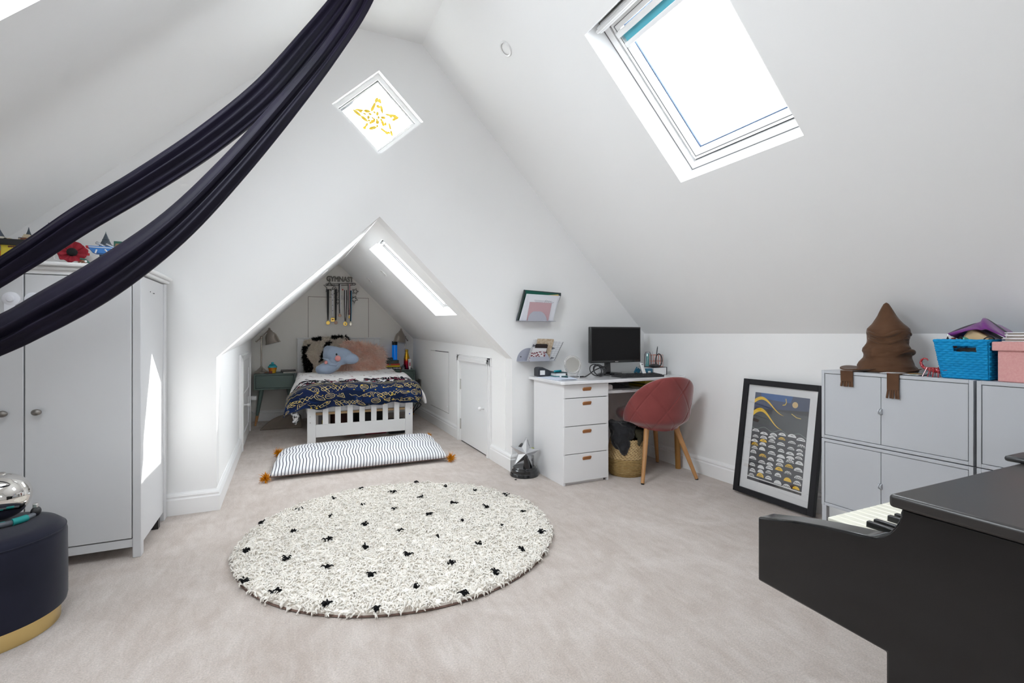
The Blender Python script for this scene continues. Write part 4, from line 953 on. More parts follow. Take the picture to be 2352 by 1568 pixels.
# pink lidded box
PINK = mat('pink_fabric_box', (.66, .32, .31), .9, spec=.1, bump=(220, .4, .001), var=(160, (.72, .40, .38), .3))
pb = thing('pink_lidded_box', 'pink fabric-covered lidded box next to the blue basket', 'box', (2.60, .80, CTP))
W2(MB().box(2.485, 2.74, .66, .924, CTP, CTP + .140), 'box_body', PINK, pb, bevel=.004); W2(MB().box(2.475, 2.75, .648, .938, CTP + .118, CTP + .153), 'lid', PINK, pb, bevel=.004)
for k, (col, lab) in enumerate((('white', 'lowest white folder on the pink box'), ('white', 'middle white folder stacked on the pink box'), ('white', 'top white folder stacked on the pink box'))):
    z = CTP + .1535 + k * .0118; t = thing('folder', lab, 'folder', (2.63, .79, z), 0, 'white folders on the pink box')
    W2(MB().box(2.52, 2.735, .655, .925 - .004 * k, z, z + .0035), 'cover', WHITEP, t, bevel=.001); W2(MB().box(2.53, 2.735, .66, .918 - .004 * k, z + .0035, z + .008), 'pages', paint('page_brown', (.35, .28, .22)), t); W2(MB().box(2.52, 2.735, .655, .925 - .004 * k, z + .008, z + .0115), 'cover', WHITEP, t, bevel=.001)

# ---- framed print leaning on the wall
W_, H_ = 560, 800; art = Pic(W_, H_, (.028, .028, .034)); r = random.Random(12)
INK, PAP, YLW = (.03, .03, .035), (.80, .80, .80), (.90, .56, .02)
art.poly([(0, 0), (560, 0), (560, 110), (0, 160)], (.05, .07, .14)); art.poly([(60, 0), (400, 0), (380, 60), (80, 50)], (.04, .12, .34)); art.poly([(0, 150), (560, 110), (560, 300), (0, 330)], (.032, .036, .042)); art.disc(140, 235, 90, 50, (.045, .05, .05))
def wave(y0, amp, wd, ln):
    xs = np.linspace(-20, ln, 40); ys = y0 - amp * np.sin((xs + 20) / ln * 4.6) * (1 - xs / ln * .35) + 40 * (xs / ln) ** 2
    up = np.c_[xs, ys - wd * (1 - xs / ln) * .5]; dn = np.c_[xs, ys + wd * (1 - xs / ln) * .5]; art.poly(np.r_[up, dn[::-1]], YLW)
wave(100, 60, 36, 330); wave(215, 70, 44, 320); art.line([(330, 30), (338, 60), (328, 80), (305, 86)], 8, (.75, .52, .08)); art.disc(425, 70, 28, 26, (.72, .52, .25)); art.line([(400, 150), (450, 175), (490, 178)], 6, (.7, .5, .1))
art.line([(x, 320 + 14 * sin(x / 28)) for x in range(0, 570, 8)], 5, (.16, .20, .18))
yy = 358
for row in range(10):
    nc = 6; rh = 40 + row * 1.2; cw = 560 / nc
    for c in range(nc):
        cx = cw * (c + .5) + r.uniform(-8, 8); cyy = yy + 14 * sin(c * 1.3 + row); rx = cw * r.uniform(.34, .45); ry = rh * r.uniform(.50, .70)
        yel = (row, c) in ((1, 3), (2, 1), (3, 0), (5, 1), (6, 4), (7, 3), (9, 1), (9, 5), (8, 4)); col = YLW if yel else PAP
        t = np.linspace(pi, 2 * pi, 24); art.poly(np.c_[cx + rx * np.cos(t), cyy + ry * np.sin(t)], col)
        st_ = r.randrange(7)
        if st_ == 0:
            for k in range(5): a = pi + pi * (k + .5) / 5; art.line([(cx + rx * .25 * cos(a), cyy + ry * .25 * sin(a)), (cx + rx * cos(a), cyy + ry * sin(a))], 5, INK)
        elif st_ == 1: art.line([(cx + rx * .62 * cos(a), cyy + ry * .62 * sin(a)) for a in t], 4, INK); art.line([(cx + rx * .3 * cos(a), cyy + ry * .3 * sin(a)) for a in t], 4, INK)
        elif st_ == 2: art.line([(cx - rx * .8 + rx * 1.6 * k / 8, cyy - ry * (.15 if k % 2 else .62)) for k in range(9)], 4, INK)
        elif st_ == 3: art.line([(cx - rx * .7, cyy - ry * .4), (cx, cyy - ry * .55), (cx + rx * .7, cyy - ry * .35)], 5, INK)
        elif st_ == 4:
            for k in range(8): art.line([(cx + r.uniform(-.6, .7) * rx, cyy - ry * r.uniform(.05, .5)), (cx + r.uniform(-.6, .7) * rx, cyy - ry * r.uniform(.05, .5))], 2, INK)
        elif st_ == 5:
            for k in range(3): art.disc(cx - 8 + 8 * k, cyy - ry * .5, 3.4, 3.4, INK)
    yy += rh
art.poly([(0, 765), (560, 772), (560, 782), (0, 774)], PAP)
ARTM = imgmat('mountain_print', art.a, .5)
fb, ft = V(2.712, 2.332, 0), V(2.818, 2.332, .735); fw_ = .545
fr = thing('framed_print', 'black-framed print of rows of domes under yellow waves leaning on the wall', 'picture', (2.74, 2.06, 0))
up = (ft - fb).normalized(); HL = (ft - fb).length; wd_ = V(0, -1, 0); nn = wd_.cross(up).normalized(); nn = nn if nn.x < 0 else -nn
FM = Matrix(((wd_.x, up.x, nn.x, fb.x), (wd_.y, up.y, nn.y, fb.y), (wd_.z, up.z, nn.z, fb.z + .012), (0, 0, 0, 1)))
FBK = mat('black_frame', (.012, .012, .015), .5, spec=.3); MATB = mat('mat_board', (.78, .78, .79), .8)
b_ = .036
for a in ((0, b_, 0, HL), (fw_ - b_, fw_, 0, HL), (b_, fw_ - b_, 0, b_), (b_, fw_ - b_, HL - b_, HL)): W2(MB().box(*a[:2], *a[2:], -.004, .022, FM), 'frame_bar', FBK, fr, bevel=.002)
W2(MB().box(b_, fw_ - b_, b_, HL - b_, 0, .006, FM), 'mat_board', MATB, fr)
x0, x1, z0, z1 = .088, fw_ - .088, .096, HL - .082
W2(MB().grid(lambda a, b: FM @ V(lerp(x0, x1, a), lerp(z1, z0, 1 - b), .0068), 1, 1), 'print', None, fr)
pr = fr.children[-1]; pr.data.materials.append(ARTM)
for l in pr.data.uv_layers['uv'].data: l.uv = (l.uv[0], 1 - l.uv[1])
W2(MB().box(b_, fw_ - b_, b_, HL - b_, .010, .012, FM), 'glazing', glassmat('picture_glass', (1, 1, 1), .06), fr)
# ================================================================== THE BED ALCOVE
BEDW = mat('bed_white', (.80, .80, .80), .42, bump=(12, .03, .001))
PINE = mat('pine_slat', (.62, .42, .22), .6)
SHEET = mat('white_sheet', (.78, .79, .82), .9, spec=.1, bump=(18, .5, .006))
BX0, BX1, BF, BH = .178, 1.182, 5.0, 6.55
bed = thing('single_bed', 'white slatted single bed with patterned bedding in the alcove', 'bed', ((BX0 + BX1) / 2, (BF + BH) / 2, 0))
def BW_(mb, n, m, **k): return mb.build(n, m, bed, world=True, **k)
pw = .075
for x in (BX0, BX1 - pw): BW_(MB().box(x, x + pw, BF, BF + .035, 0, .50), 'foot_post', BEDW, bevel=.004)
BW_(MB().box(BX0 + pw, BX1 - pw, BF + .004, BF + .031, .060, .180), 'foot_rail', BEDW, bevel=.003)
BW_(MB().box(BX0 + pw, BX1 - pw, BF + .004, BF + .031, .43, .50), 'top_rail', BEDW, bevel=.003)
sl = None; ns = 7; gap = (BX1 - BX0 - 2 * pw - ns * .052) / (ns + 1)
for k in range(ns):
    x = BX0 + pw + gap + k * (.052 + gap)
    if sl is None: sl = BW_(MB().box(x, x + .052, BF + .008, BF + .027, .18, .43), 'slat', BEDW, bevel=.002); x_0 = x
    else: c = sl.copy(); COL.objects.link(c); c.location.x += x - x_0
for x, z in ((BX0 + .026, .262), (BX0 + .026, .205), (BX1 - .022, .345), (BX1 - .022, .285)): BW_(MB().cyl((x, BF - .003, z), (x, BF + .002, z), .007, n=12), 'bolt', STEEL)
BW_(MB().cyl((BX1 - .034, BF - .002, .228), (BX1 - .034, BF + .002, .228), .006, n=12), 'blue_sticker', mat('blue_dot', (.06, .10, .5), .5))
for x in (BX0 + .01, BX1 - .035): BW_(MB().box(x, x + .025, BF + .035, BH, .23, .36), 'side_rail', BEDW, bevel=.003)
# headboard
hx0, hx1 = .120, 1.110
for x in (hx0, hx1 - .07): BW_(MB().box(x, x + .07, BH, BH + .035, 0, .985), 'head_post', BEDW, bevel=.004)
BW_(MB().box(hx0 - .012, hx1 + .012, BH - .012, BH + .043, .985, 1.0), 'head_cap', BEDW, bevel=.003); BW_(MB().box(hx0 + .07, hx1 - .07, BH + .004, BH + .03, .90, .985), 'head_rail', BEDW, bevel=.003); BW_(MB().box(hx0 + .07, hx1 - .07, BH + .004, BH + .03, .50, .56), 'head_rail', BEDW)
for k in range(8): x = hx0 + .07 + .06 + k * .103; BW_(MB().box(x, x + .05, BH + .008, BH + .026, .56, .90), 'slat', BEDW, bevel=.002)
for k in range(9): y = BF + .06 + k * .17; BW_(MB().box(BX0 + .035, BX1 - .035, y, y + .07, .265, .285), 'bed_slat', PINE)
mt = tag(MB().box(BX0 + .04, BX1 - .04, BF + .042, BH - .01, .287, .47, Matrix(((1, -.042, 0, .042 * BF), (0, 1, 0, 0), (0, 0, 1, 0), (0, 0, 0, 1)))).build('mattress', SHEET, bevel=.035, seg=4), 'white mattress showing between the footboard slats of the bed', 'mattress')

# duvet: white with small motifs and a black-patterned border towards the foot
dp = Pic(1000, 1000, (.88, .86, .855)); r = random.Random(21)
def motif(P_, x, y, s, col, r):
    k = r.randrange(5)
    if k == 0: P_.disc(x, y, s, s * .6, col, r.random() * 3)
    elif k == 1:
        for j in range(3): P_.line([(x, y), (x + s * 1.4 * cos(j * 2.1 + r.random()), y + s * 1.2 * sin(j * 2.1))], s * .5, col)
    elif k == 2: P_.poly([(x - s, y + s), (x + s, y + s * .6), (x, y - s)], col)
    else: P_.line([(x - s, y), (x + s * r.random(), y + s * (r.random() - .5) * 2), (x + s, y)], s * .55, col)
CLS = [(.03, .03, .035), (.30, .03, .06), (.05, .06, .05), (.25, .22, .18), (.35, .10, .10), (.03, .03, .035)]
for k in range(190):
    motif(dp, r.random() * 1000, 200 + r.random() * 800, 5 + 6 * r.random(), CLS[r.randrange(6)], r)
for k in range(60): motif(dp, r.random() * 60, r.random() * 600, 8 + 10 * r.random(), CLS[1], r)
for k in range(520): motif(dp, r.random() * 1000, 72 + r.random() * 100, 9 + 13 * r.random(), [(.015, .015, .02), (.015, .015, .02), (.02, .02, .03), (.22, .02, .05), (.75, .75, .75)][r.randrange(5)], r)
for y in (62, 182): dp.line([(x, y + 5 * sin(x / 40)) for x in range(0, 1001, 10)], 8, (.8, .79, .78))
DUV = imgmat('duvet_print', dp.a, .9, bump=(14, .45, .008), spec=.1)
def ztop(x, y):
    return .598 + .012 * fbm(x * 3.1, y * 2.6, 1) + .006 * sin(9 * y + 3 * x)
def side(a, over, z0, drop):
    """a in 0..1 across; returns x, dz for a cloth that falls over both sides"""
    xl, xr = BX0 - .02, BX1 + .03
    if a < .16: t = 1 - a / .16; return xl + .02 - over * sin(t * pi / 2) * .9, -drop * t ** 1.6
    if a > .86: t = (a - .86) / .14; return xr - .02 + over * .75 * sin(t * pi / 2), -drop * .8 * t ** 1.6
    return lerp(xl + .02, xr - .02, (a - .16) / .70), 0
def duvet(a, b):
    y = lerp(5.02, 6.40, b); ov = lerp(.14, .0, sstep(0, .9, b))
    x, dz = side(a, ov + .02, 0, lerp(.24, .20, b)); z = ztop(x, y) + dz - .085 * (1 - sstep(5.02, 5.36, y)) - .03 * sstep(.7, 1, b)
    x -= .062 * b
    if dz < 0: x += .02 * sin(11 * y + 2) * (-dz / .2); z += .01 * sin(14 * y)
    return Vector((x, y, z))
dv = tag(MB().grid(duvet, 70, 70).build('duvet', DUV, solid=.02, smooth=180), 'white duvet printed with small dark motifs over the bed', 'duvet')

# navy throw over the foot end, printed with gold line drawings
tp = Pic(1400, 520, (.006, .015, .060)); r = random.Random(9)
for k in range(70): x, y = r.random() * 1400, r.random() * 520; tp.disc(x, y, 60 + 60 * r.random(), 30 + 20 * r.random(), [(.004, .010, .040), (.009, .023, .085)][k % 2])
G1, G2 = (.58, .47, .20), (.76, .54, .06)
def star(x, y, s, col, n=5):
    a0 = r.random() * 6; tp.poly([(x + s * (1 if i % 2 == 0 else .4) * cos(a0 + pi * i / n), y + s * (1 if i % 2 == 0 else .4) * sin(a0 + pi * i / n)) for i in range(2 * n)], col)
def rot(P_, x, y, a, s): return [(x + s * (px_ * cos(a) - py_ * sin(a)), y + s * (px_ * sin(a) + py_ * cos(a))) for px_, py_ in P_]
CIR = [(cos(t), sin(t)) for t in np.linspace(0, 2 * pi, 20)]
def draw(x, y, s, k):
    a = r.uniform(-.8, .8); L = 4.8
    if k == 0: tp.line(rot(CIR, x, y, a, s), L, G1); [tp.line(rot([(-.7, v), (.0, v + .12), (.7, v - .05)], x, y, a, s), 4, G1) for v in (-.4, 0, .4)]
    elif k == 1: tp.line(rot([(-1.8, .6), (-1.0, -.5), (-.7, .1), (-.2, -1.2), (.2, .0), (.6, -.9), (1.0, .3), (1.3, -.2), (1.9, .7)], x, y, 0, s), L, G1); tp.line(rot([(-1.4, .8), (-.7, .1), (-.3, .7), (.2, .0), (.5, .8), (1.0, .3), (1.6, 1.1)], x, y, 0, s), 4.5, G1)
    elif k == 2: tp.line(rot([(-1.5, -.3), (.5, -.6), (1.3, 0), (.5, .6), (-1.5, .3), (-1.5, -.3)], x, y, a, s), L, G1); tp.line(rot([(-.6, -.4), (-.6, .4)], x, y, a, s), 4, G1); tp.line(rot([(c[0] * .25 + .4, c[1] * .25) for c in CIR], x, y, a, s), 4, G1)
    elif k == 3: tp.line(rot([(-.8, .8), (0, -1), (.8, .8), (-.8, .8)], x, y, a, s), L, G1); tp.line(rot([(-.3, .5), (0, -.2), (.3, .5)], x, y, a, s), 4, G1)
    elif k == 4: tp.line(rot([(-1.4, .4), (-.8, -.5), (0, -.7), (.8, -.4), (1.5, .1), (.6, .5), (-1.4, .4)], x, y, a, s), L, G1); tp.line(rot([(-.9, .1), (0, -.3), (.8, .1)], x, y, a, s), 4, G1)
    elif k == 5: tp.line(rot(CIR, x, y, 0, s * .55), L, G1); tp.line(rot(CIR, x + s * .9, y + s * .6, 0, s * .5), L, G1); tp.line(rot([(-1, 1.2), (-.4, .5), (.8, -1.3), (1.2, -.9), (.2, .7), (-.6, 1.3)], x, y, 0, s), L, G1)
    elif k == 6: tp.line(rot([(-1.2, .3), (-.6, -.3), (.2, .2), (.9, -.4), (1.4, .2)], x, y, a, s), L, G1)
kk = 0
for row, y in enumerate((55, 165, 290, 410, 490)):
    for c in range(13):
        x = 50 + c * 109 + 50 * (row % 2) + r.uniform(-20, 20); draw(x, y + r.uniform(-14, 14), 34 + 11 * r.random(), (kk * 3 + row) % 7); kk += 1
for k in range(60): star(r.random() * 1400, r.random() * 520, 7 + 9 * r.random(), G2)
for k in range(180): tp.disc(r.random() * 1400, r.random() * 520, 3.2, 3.2, G1)
THR = imgmat('gold_on_navy_print', tp.a, .85, bump=(16, .4, .006), spec=.15, sheen=.2)
def throw(a, b):
    # b: 0 at the hanging hem, .62 at the fold over the footboard, 1 at the back edge on the bed
    over = .20 if a < .5 else .09
    x, dz = side(a, over, 0, lerp(.11, .07, b)); hem = .352 + .010 * sin(20 * a) + .012 * (a - .5) - .075 * sstep(.16, .0, a) + .006 * sin(47 * a)
    top = .556 + .008 * sin(5 * a + 1) + .006 * sin(17 * a) - .085 * sstep(.26, 0, a)
    if b < .62:
        t = b / .62; z = lerp(hem, top - .012, t ** .92); y = 4.952 - .02 * sin(pi * t) - .012 * sin(9 * a + 1) * (1 - t) - .010 * sin(31 * a) * (1 - t) + .028 * t ** 4
        if a < .16: y += .10 * (1 - a / .16) * (1 - t) * .5
        return Vector((x - (.02 if a < .1 else 0) * (1 - t), y, z + dz * t))
    t = (b - .62) / .38; return Vector((x, 4.985 + .12 * t + .015 * sin(8 * a) * t, top - .012 * (1 - t) ** 3 + .006 * t + dz + .003 * sin(12 * a + 6 * t) * t))
th_ = tag(MB().grid(throw, 90, 40).build('throw', THR, solid=.014, smooth=180), 'navy throw with gold line drawings folded over the bed foot', 'throw')
# the duvet's white end puffing out at the right, and its tip under the throw at the left
pf = MB().ball((1.225, 5.03, .43), (.055, .10, .085), 16, 12); pf.ball((1.20, 5.10, .47), (.06, .10, .09), 16, 12); pf.ball((1.235, 5.0, .395), (.035, .05, .04), 16, 12)
W2(pf, 'duvet_end', SHEET, dv, remesh=.012)
BWP = mat('black_white_lining', (.75, .75, .75), .9, var=(40, (.03, .03, .03), .06))
W2(MB().grid(lambda a, b: Vector((lerp(.05, .105, a) + .008 * sin(5 * b), lerp(4.985, 5.04, a) + .01 * sin(6 * b), lerp(.225, .31, b) - .03 * (1 - abs(2 * a - 1)) * (1 - b))), 10, 8, uv=False), 'duvet_corner', BWP, dv, solid=.01, smooth=180)

# ---- pillows
def pillow_fn(w, h, t, sq=3.0):
    def fn(a, b):
        u, v = 2 * a - 1, 2 * b - 1; k = (max(0, 1 - abs(u) ** sq) * max(0, 1 - abs(v) ** sq)) ** .45
        return u * w / 2 * (1 - .07 * v * v), v * h / 2 * (1 - .07 * u * u), t / 2 * k
    return fn
def pillow(name, lab, M, w, h, t, m):
    T = thing(name, lab, 'cushion', M.to_translation()); fn = pillow_fn(w, h, t); mb = MB(); pts = []; nr = []
    for s_ in (1, -1):
        mb.grid(lambda a, b: M @ Vector((fn(a, b)[0], fn(a, b)[1], s_ * fn(a, b)[2])), 24, 24, uv=False)
    for s_ in (1, -1):
        for k in range(9000 if s_ > 0 else 1500):
            a, b = random.random(), random.random(); p = Vector(fn(a, b)); q = Vector(fn(min(1, a + .02), b)) - Vector(fn(max(0, a - .02), b)); q2 = Vector(fn(a, min(1, b + .02))) - Vector(fn(a, max(0, b - .02)))
            nn_ = q.cross(q2).normalized(); p.z *= s_; nn_.z *= s_; pts.append((p, nn_))
    mb.build('cushion_cover', m, T, smooth=180, world=True)
    return T, pts
CREAM = furmat('cowhide_cream', (.80, .74, .65), (.88, .82, .74)); CBLK = mat('cowhide_black', (.010, .009, .008), .85, spec=.15)
def cow_black(a, b):
    """black patches of the hide, a across (0 left), b up"""
    d = .05 * fbm(a * 6, b * 6, 4) + .03 * fbm(a * 17, b * 17, 2); A, B = a + d, b + d
    if A < .12 + .05 * sin(9 * B) and B < .8: return True
    if abs(A - (.42 + .30 * (B - .45))) < .06 and .3 < B < .8: return True
    if B > .90 and (.2 < A < .42 or .62 < A < .85): return True
    return A > .9 and B > .5
def frame(c, nrm, roll=0):
    n = Vector(nrm).normalized(); xx = Vector((0, 0, 1)).cross(n).normalized(); yy_ = n.cross(xx)
    M = Matrix(((xx.x, yy_.x, n.x, c[0]), (xx.y, yy_.y, n.y, c[1]), (xx.z, yy_.z, n.z, c[2]), (0, 0, 0, 1))); return M @ Matrix.Rotation(roll, 4, 'Z')
M = frame((.455, 6.31, .79), (-.10, -1, .42), .10)
T, pts = pillow('cowhide_cushion', 'black and cream cowhide cushion leaning on the headboard', M, .54, .46, .15, CREAM)
R3 = M.to_3x3()
for blk, m_, ln in ((False, CREAM, .014), (True, CBLK, .026)):
    S_ = [(p, n) for p, n in pts if cow_black(p.x / .54 + .5, p.y / .46 + .5) == blk]; S_ = S_ + S_ if blk else S_
    o = blades([tuple(M @ p) for p, n in S_], [tuple(R3 @ (n + Vector((0, -.5, 0)))) for p, n in S_], ln, .009, 'black_hair' if blk else 'cream_hair', m_, T, lean=.45, seed=5); o.location = -T.location
PFUR = furmat('pink_fur', (.96, .74, .64), (.98, .86, .79), 12, .55)
M = frame((.83, 6.16, .735), (.12, -1, .50), -.25)
T, pts = pillow('furry_cushion', 'pale pink shaggy fur cushion on the bed', M, .50, .40, .14, PFUR); R3 = M.to_3x3()
o = blades([tuple(M @ p) for p, n in pts], [tuple(R3 @ (n * .8 + Vector((0, -.45, .1)))) for p, n in pts], .062, .012, 'long_fur', PFUR, T, lean=.42, jl=.4, seed=8, segs=3, droop=.35); o.location = -T.location

# ---- plush toy
PLB = mat('blue_plush', (.32, .39, .50), .95, spec=.1, sheen=.4, bump=(130, .5, .003)); PKF = mat('pink_felt', (.72, .30, .28), .9)
ps = thing('plush_toy', 'pale blue plush animal with a pink cheek lying on the bed', 'plush toy', (.60, 5.82, .60))
def at58(u, v, y=5.80): return ay(u, v, y)
mb = MB(); s58 = at58(1, 0).x - at58(0, 0).x
for (u, v, ru, rv, d, y, a) in ((778, 818, 34, 22, .085, 5.84, .0), (803, 823, 22, 14, .06, 5.80, .15), (765, 815, 24, 22, .085, 5.86, 0), (752, 845, 23, 15, .085, 5.80, -.1), (742, 848, 18, 13, .07, 5.78, 0), (765, 838, 18, 14, .07, 5.80, 0), (757, 806, 16, 14, .04, 5.88, .4)):
    sc_ = ay(u + 1, v, y).x - ay(u, v, y).x; mb.ball(ay(u, v, y), (ru * sc_, d, rv * sc_), 20, 14, Matrix.Rotation(a, 3, 'Y'))
W2(mb, 'body', PLB, ps, remesh=.010)
def onplush(u, v, y): return ay(u, v, y)
W2(MB().ball(onplush(773, 813.5, 5.745), (.010, .006, .012), 12, 8), 'eye', BLACKP, ps, smooth=80)
W2(MB().ball(onplush(776, 823, 5.745), (.032, .010, .033), 20, 12), 'cheek', PKF, ps, smooth=80)
W2(MB().ball(onplush(749, 832, 5.735), (.018, .010, .020), 14, 8, Matrix.Rotation(.5, 3, 'Y')), 'inner_ear', PKF, ps, smooth=80)
W2(MB().tube([onplush(740, 822, 5.765), onplush(752, 826, 5.74), onplush(758, 836, 5.735), onplush(772, 838, 5.73), onplush(780, 831, 5.73)], lambda k: .004 + .014 * sin(pi * k), 10), 'ear_fold', PLB, ps, smooth=80)

# ---- things under the bed
def boxthing(name, lab, cat, x0, x1, y0, y1, z0, z1, m, pn='body', bevel=.008, **k):
    t = thing(name, lab, cat, ((x0 + x1) / 2, (y0 + y1) / 2, z0)); W2(MB().box(x0, x1, y0, y1, z0, z1), pn, m, t, bevel=bevel, **k); return t
t = tag(MB().ball((.62, 5.22, .062), (.13, .10, .062), 24, 14).build('furry_bundle', mat('rust_fur', (.23, .075, .035), .95, sheen=.5, bump=(60, .8, .004)), smooth=80), 'rust-brown furry bundle under the foot of the bed', 'soft toy')
t = boxthing('red_case', 'red and gold small case under the bed', 'case', .74, .96, 5.24, 5.38, 0, .085, mat('red_case', (.28, .015, .04), .4)); W2(MB().box(.735, .965, 5.236, 5.30, .068, .078), 'gold_band', GOLD, t)
boxthing('black_bag', 'black bag pushed under the middle of the bed', 'bag', .68, 1.0, 5.5, 5.85, 0, .23, BLACKP, bevel=.05)
boxthing('black_box', 'flat black box under the right half of the bed', 'box', .975, 1.17, 5.17, 5.42, 0, .125, BLACKP)
t = boxthing('maroon_bag', 'dark maroon bag under the bed beside the black bag', 'bag', .43, .65, 5.45, 5.8, 0, .24, mat('maroon', (.07, .022, .022), .7), bevel=.05)
t = boxthing('white_carton', 'white carton with coloured prints under the left half of the bed', 'box', .22, .42, 5.45, 5.7, .0, .225, WHITEP)
W2(MB().box(.335, .375, 5.446, 5.45, .10, .15), 'yellow_print', YEL, t); W2(MB().box(.30, .40, 5.447, 5.4495, .08, .2), 'grey_print', GRY, t); W2(MB().box(.235, .262, 5.447, 5.45, .10, .2), 'pink_print', PKF, t)
t = thing('black_cables', 'loose black cables on the carpet right of the bed', 'cable', (1.40, 6.0, 0))
for k in range(3): W2(MB().tube(spline([(1.555, 6.2, .40 - .03 * k), (1.50, 6.1 - .05 * k, .2), (1.40 + .05 * k, 5.95, .10 + .03 * k), (1.33, 5.8 + .1 * k, .02), (1.2, 5.8, .008)], 20), .005, 6), 'lead', BLACKP, t)

# ---- nightstands
GRNW = mat('grey_green_paint', (.105, .150, .135), .55); TIPW = mat('oak_tip', (.50, .24, .09), .5)
def nightstand(x0, x1, lab):
    y0, y1, z0, z1 = 6.24, 6.575, .408, .590; t = thing('nightstand', lab, 'nightstand', ((x0 + x1) / 2, (y0 + y1) / 2, 0), 0, 'grey-green nightstands beside the bed')
    e = .016
    for a in ((x0, x1, y0, y1, z1 - e, z1), (x0, x1, y0, y1, z0, z0 + e)): W2(MB().box(*a), 'board', GRNW, t, bevel=.002)
    for a in ((x0, x0 + e), (x1 - e, x1)): W2(MB().box(*a, y0, y1, z0 + e, z1 - e), 'side_panel', GRNW, t)
    W2(MB().box(x0 + e, x1 - e, y1 - .01, y1, z0 + e, z1 - e), 'back_panel', GRNW, t)
    W2(MB().box(x0 + e + .003, x1 - e - .003, y0 + .008, y1 - .03, z0 + e + .003, z1 - e - .004), 'drawer', GRNW, t, bevel=.002)
    for sx in (-1, 1):
        for y, sy in ((y0 + .05, -1), (y1 - .05, 1)):
            a = Vector((x0 + .075 if sx < 0 else x1 - .075, y, z0)); b = Vector((a.x + sx * .062, y + sy * .02, 0)); m_ = a.lerp(b, .72)
            l = W2(MB().cyl(m_, a, .0135, .021, 16), 'leg', GRNW, t, smooth=40); W2(MB().cyl(b, m_, .010, .0135, 16), 'leg_tip', TIPW, l, smooth=40)
    return z1
NZ = nightstand(-.335, .095, 'grey-green nightstand with the lamp and cupcake, oak-tipped legs')
nightstand(1.116, 1.505, 'grey-green nightstand with books and bottle, half hidden by the bed')
NIC = mat('brushed_nickel', (.46, .41, .36), .27, 1.0); INW = mat('lamp_inner', (.55, .56, .54), .5)
def lamp(bx, by, lab, mirror=False, arm_dir=(1, 0, 0), sh=(0, 0, 0)):
    z0 = NZ; t = thing('task_lamp', lab, 'lamp', (bx, by, z0), 0, 'nickel task lamps on the nightstands')
    W2(MB().lathe([(.082, z0), (.082, z0 + .010), (.074, z0 + .020), (.052, z0 + .028), (.036, z0 + .046), (.020, z0 + .060), (.011, z0 + .078)], (bx, by, 0), 36), 'base', NIC, t, smooth=35)
    jz = z0 + .415; W2(MB().cyl((bx, by, z0 + .07), (bx, by, jz), .0085, n=14), 'pole', NIC, t, smooth=40)
    J = Vector((bx, by, jz)); d = Vector(arm_dir).normalized(); W2(MB().ball(J, (.016, .013, .018), 14, 10), 'joint', NIC, t, smooth=60)
    top = J + d * .085 + Vector((0, 0, .098)); low = J - d * .052 - Vector((0, 0, .045))
    W2(MB().tube([low, J, top], .0062, 8), 'arm', NIC, t, smooth=60); W2(MB().ball(low, (.012, .012, .010), 12, 8), 'counterweight', NIC, t, smooth=60)
    W2(MB().ball(top + Vector((0, 0, .004)), (.013, .012, .013), 12, 8), 'top_joint', NIC, t, smooth=60)
    q = Vector(sh).normalized().to_track_quat('-Z', 'Y'); c = top + Vector((0, 0, -.004))
    pr_ = [(.013, 0), (.017, -.012), (.027, -.020), (.030, -.036), (.046, -.048), (.060, -.072), (.069, -.105), (.075, -.145), (.085, -.170)]
    W2(MB().lathe(pr_, c, 32, q, cap=False), 'lamp_shade', NIC, t, smooth=50)
    W2(MB().lathe([(r_ - .0025, z) for r_, z in pr_], c, 32, q, cap=False), 'shade_lining', INW, t, smooth=50)
    W2(MB().ball(c + q @ Vector((0, 0, -.12)), (.026, .026, .034), 16, 12), 'bulb', mat('bulb_glass', (.75, .75, .70), .25), t, smooth=80)
lamp(-.268, 6.44, 'nickel desk lamp with bell shade left of the bed', arm_dir=(1, -.15, 0), sh=(.25, -.05, -1))
lamp(1.425, 6.462, 'nickel desk lamp with bell shade above the blue lava lamp', arm_dir=(-.75, -.65, 0), sh=(-.16, -.10, -1))
c = ay(626, 858, 6.36); t = thing('cupcake_jar', 'small cupcake-shaped jar, orange cup and turquoise icing', 'jar', (c.x, 6.36, NZ)); z = NZ
ORG = mat('orange_red_enamel', (.75, .16, .02), .25, var=(14, (.75, .42, .03), .1)); TUR = mat('turquoise_enamel', (.01, .22, .30), .25, var=(30, (.02, .35, .40), .2))
W2(MB().lathe([(.031, z), (.034, z + .004), (.046, z + .062), (.044, z + .066)], (c.x, 6.36, 0), 24), 'cup', ORG, t, smooth=30)
W2(MB().lathe([(.049, z + .064), (.051, z + .072), (.044, z + .084), (.036, z + .088), (.037, z + .095), (.022, z + .106), (.012, z + .108), (.016, z + .116), (.012, z + .126), (.001, z + .128)], (c.x, 6.36, 0), 24), 'lid', TUR, t, smooth=50)
t = thing('tablet', 'dark tablet on a pale book at the nightstand corner by the bed', 'tablet', (.0, 6.36, NZ)); W2(MB().box(-.035, .095, 6.28, 6.44, NZ, NZ + .016), 'book', mat('pale_pages', (.60, .58, .52), .7), t, bevel=.002); W2(MB().box(-.062, .10, 6.27, 6.46, NZ + .016, NZ + .032), 'case', mat('brown_black', (.045, .035, .03), .45), t, bevel=.006)
t = boxthing('red_lighter', 'small dark red box beside the lamp base', 'box', -.185, -.150, 6.30, 6.33, NZ, NZ + .025, mat('dark_red', (.14, .01, .01), .5), bevel=.003)
MATC = mat('taupe_mat', (.20, .165, .135), .95, bump=(60, .6, .003))
fm = thing('folded_mat', 'taupe woven mat folded on the carpet below the nightstand', 'mat', (-.03, 6.0, 0))
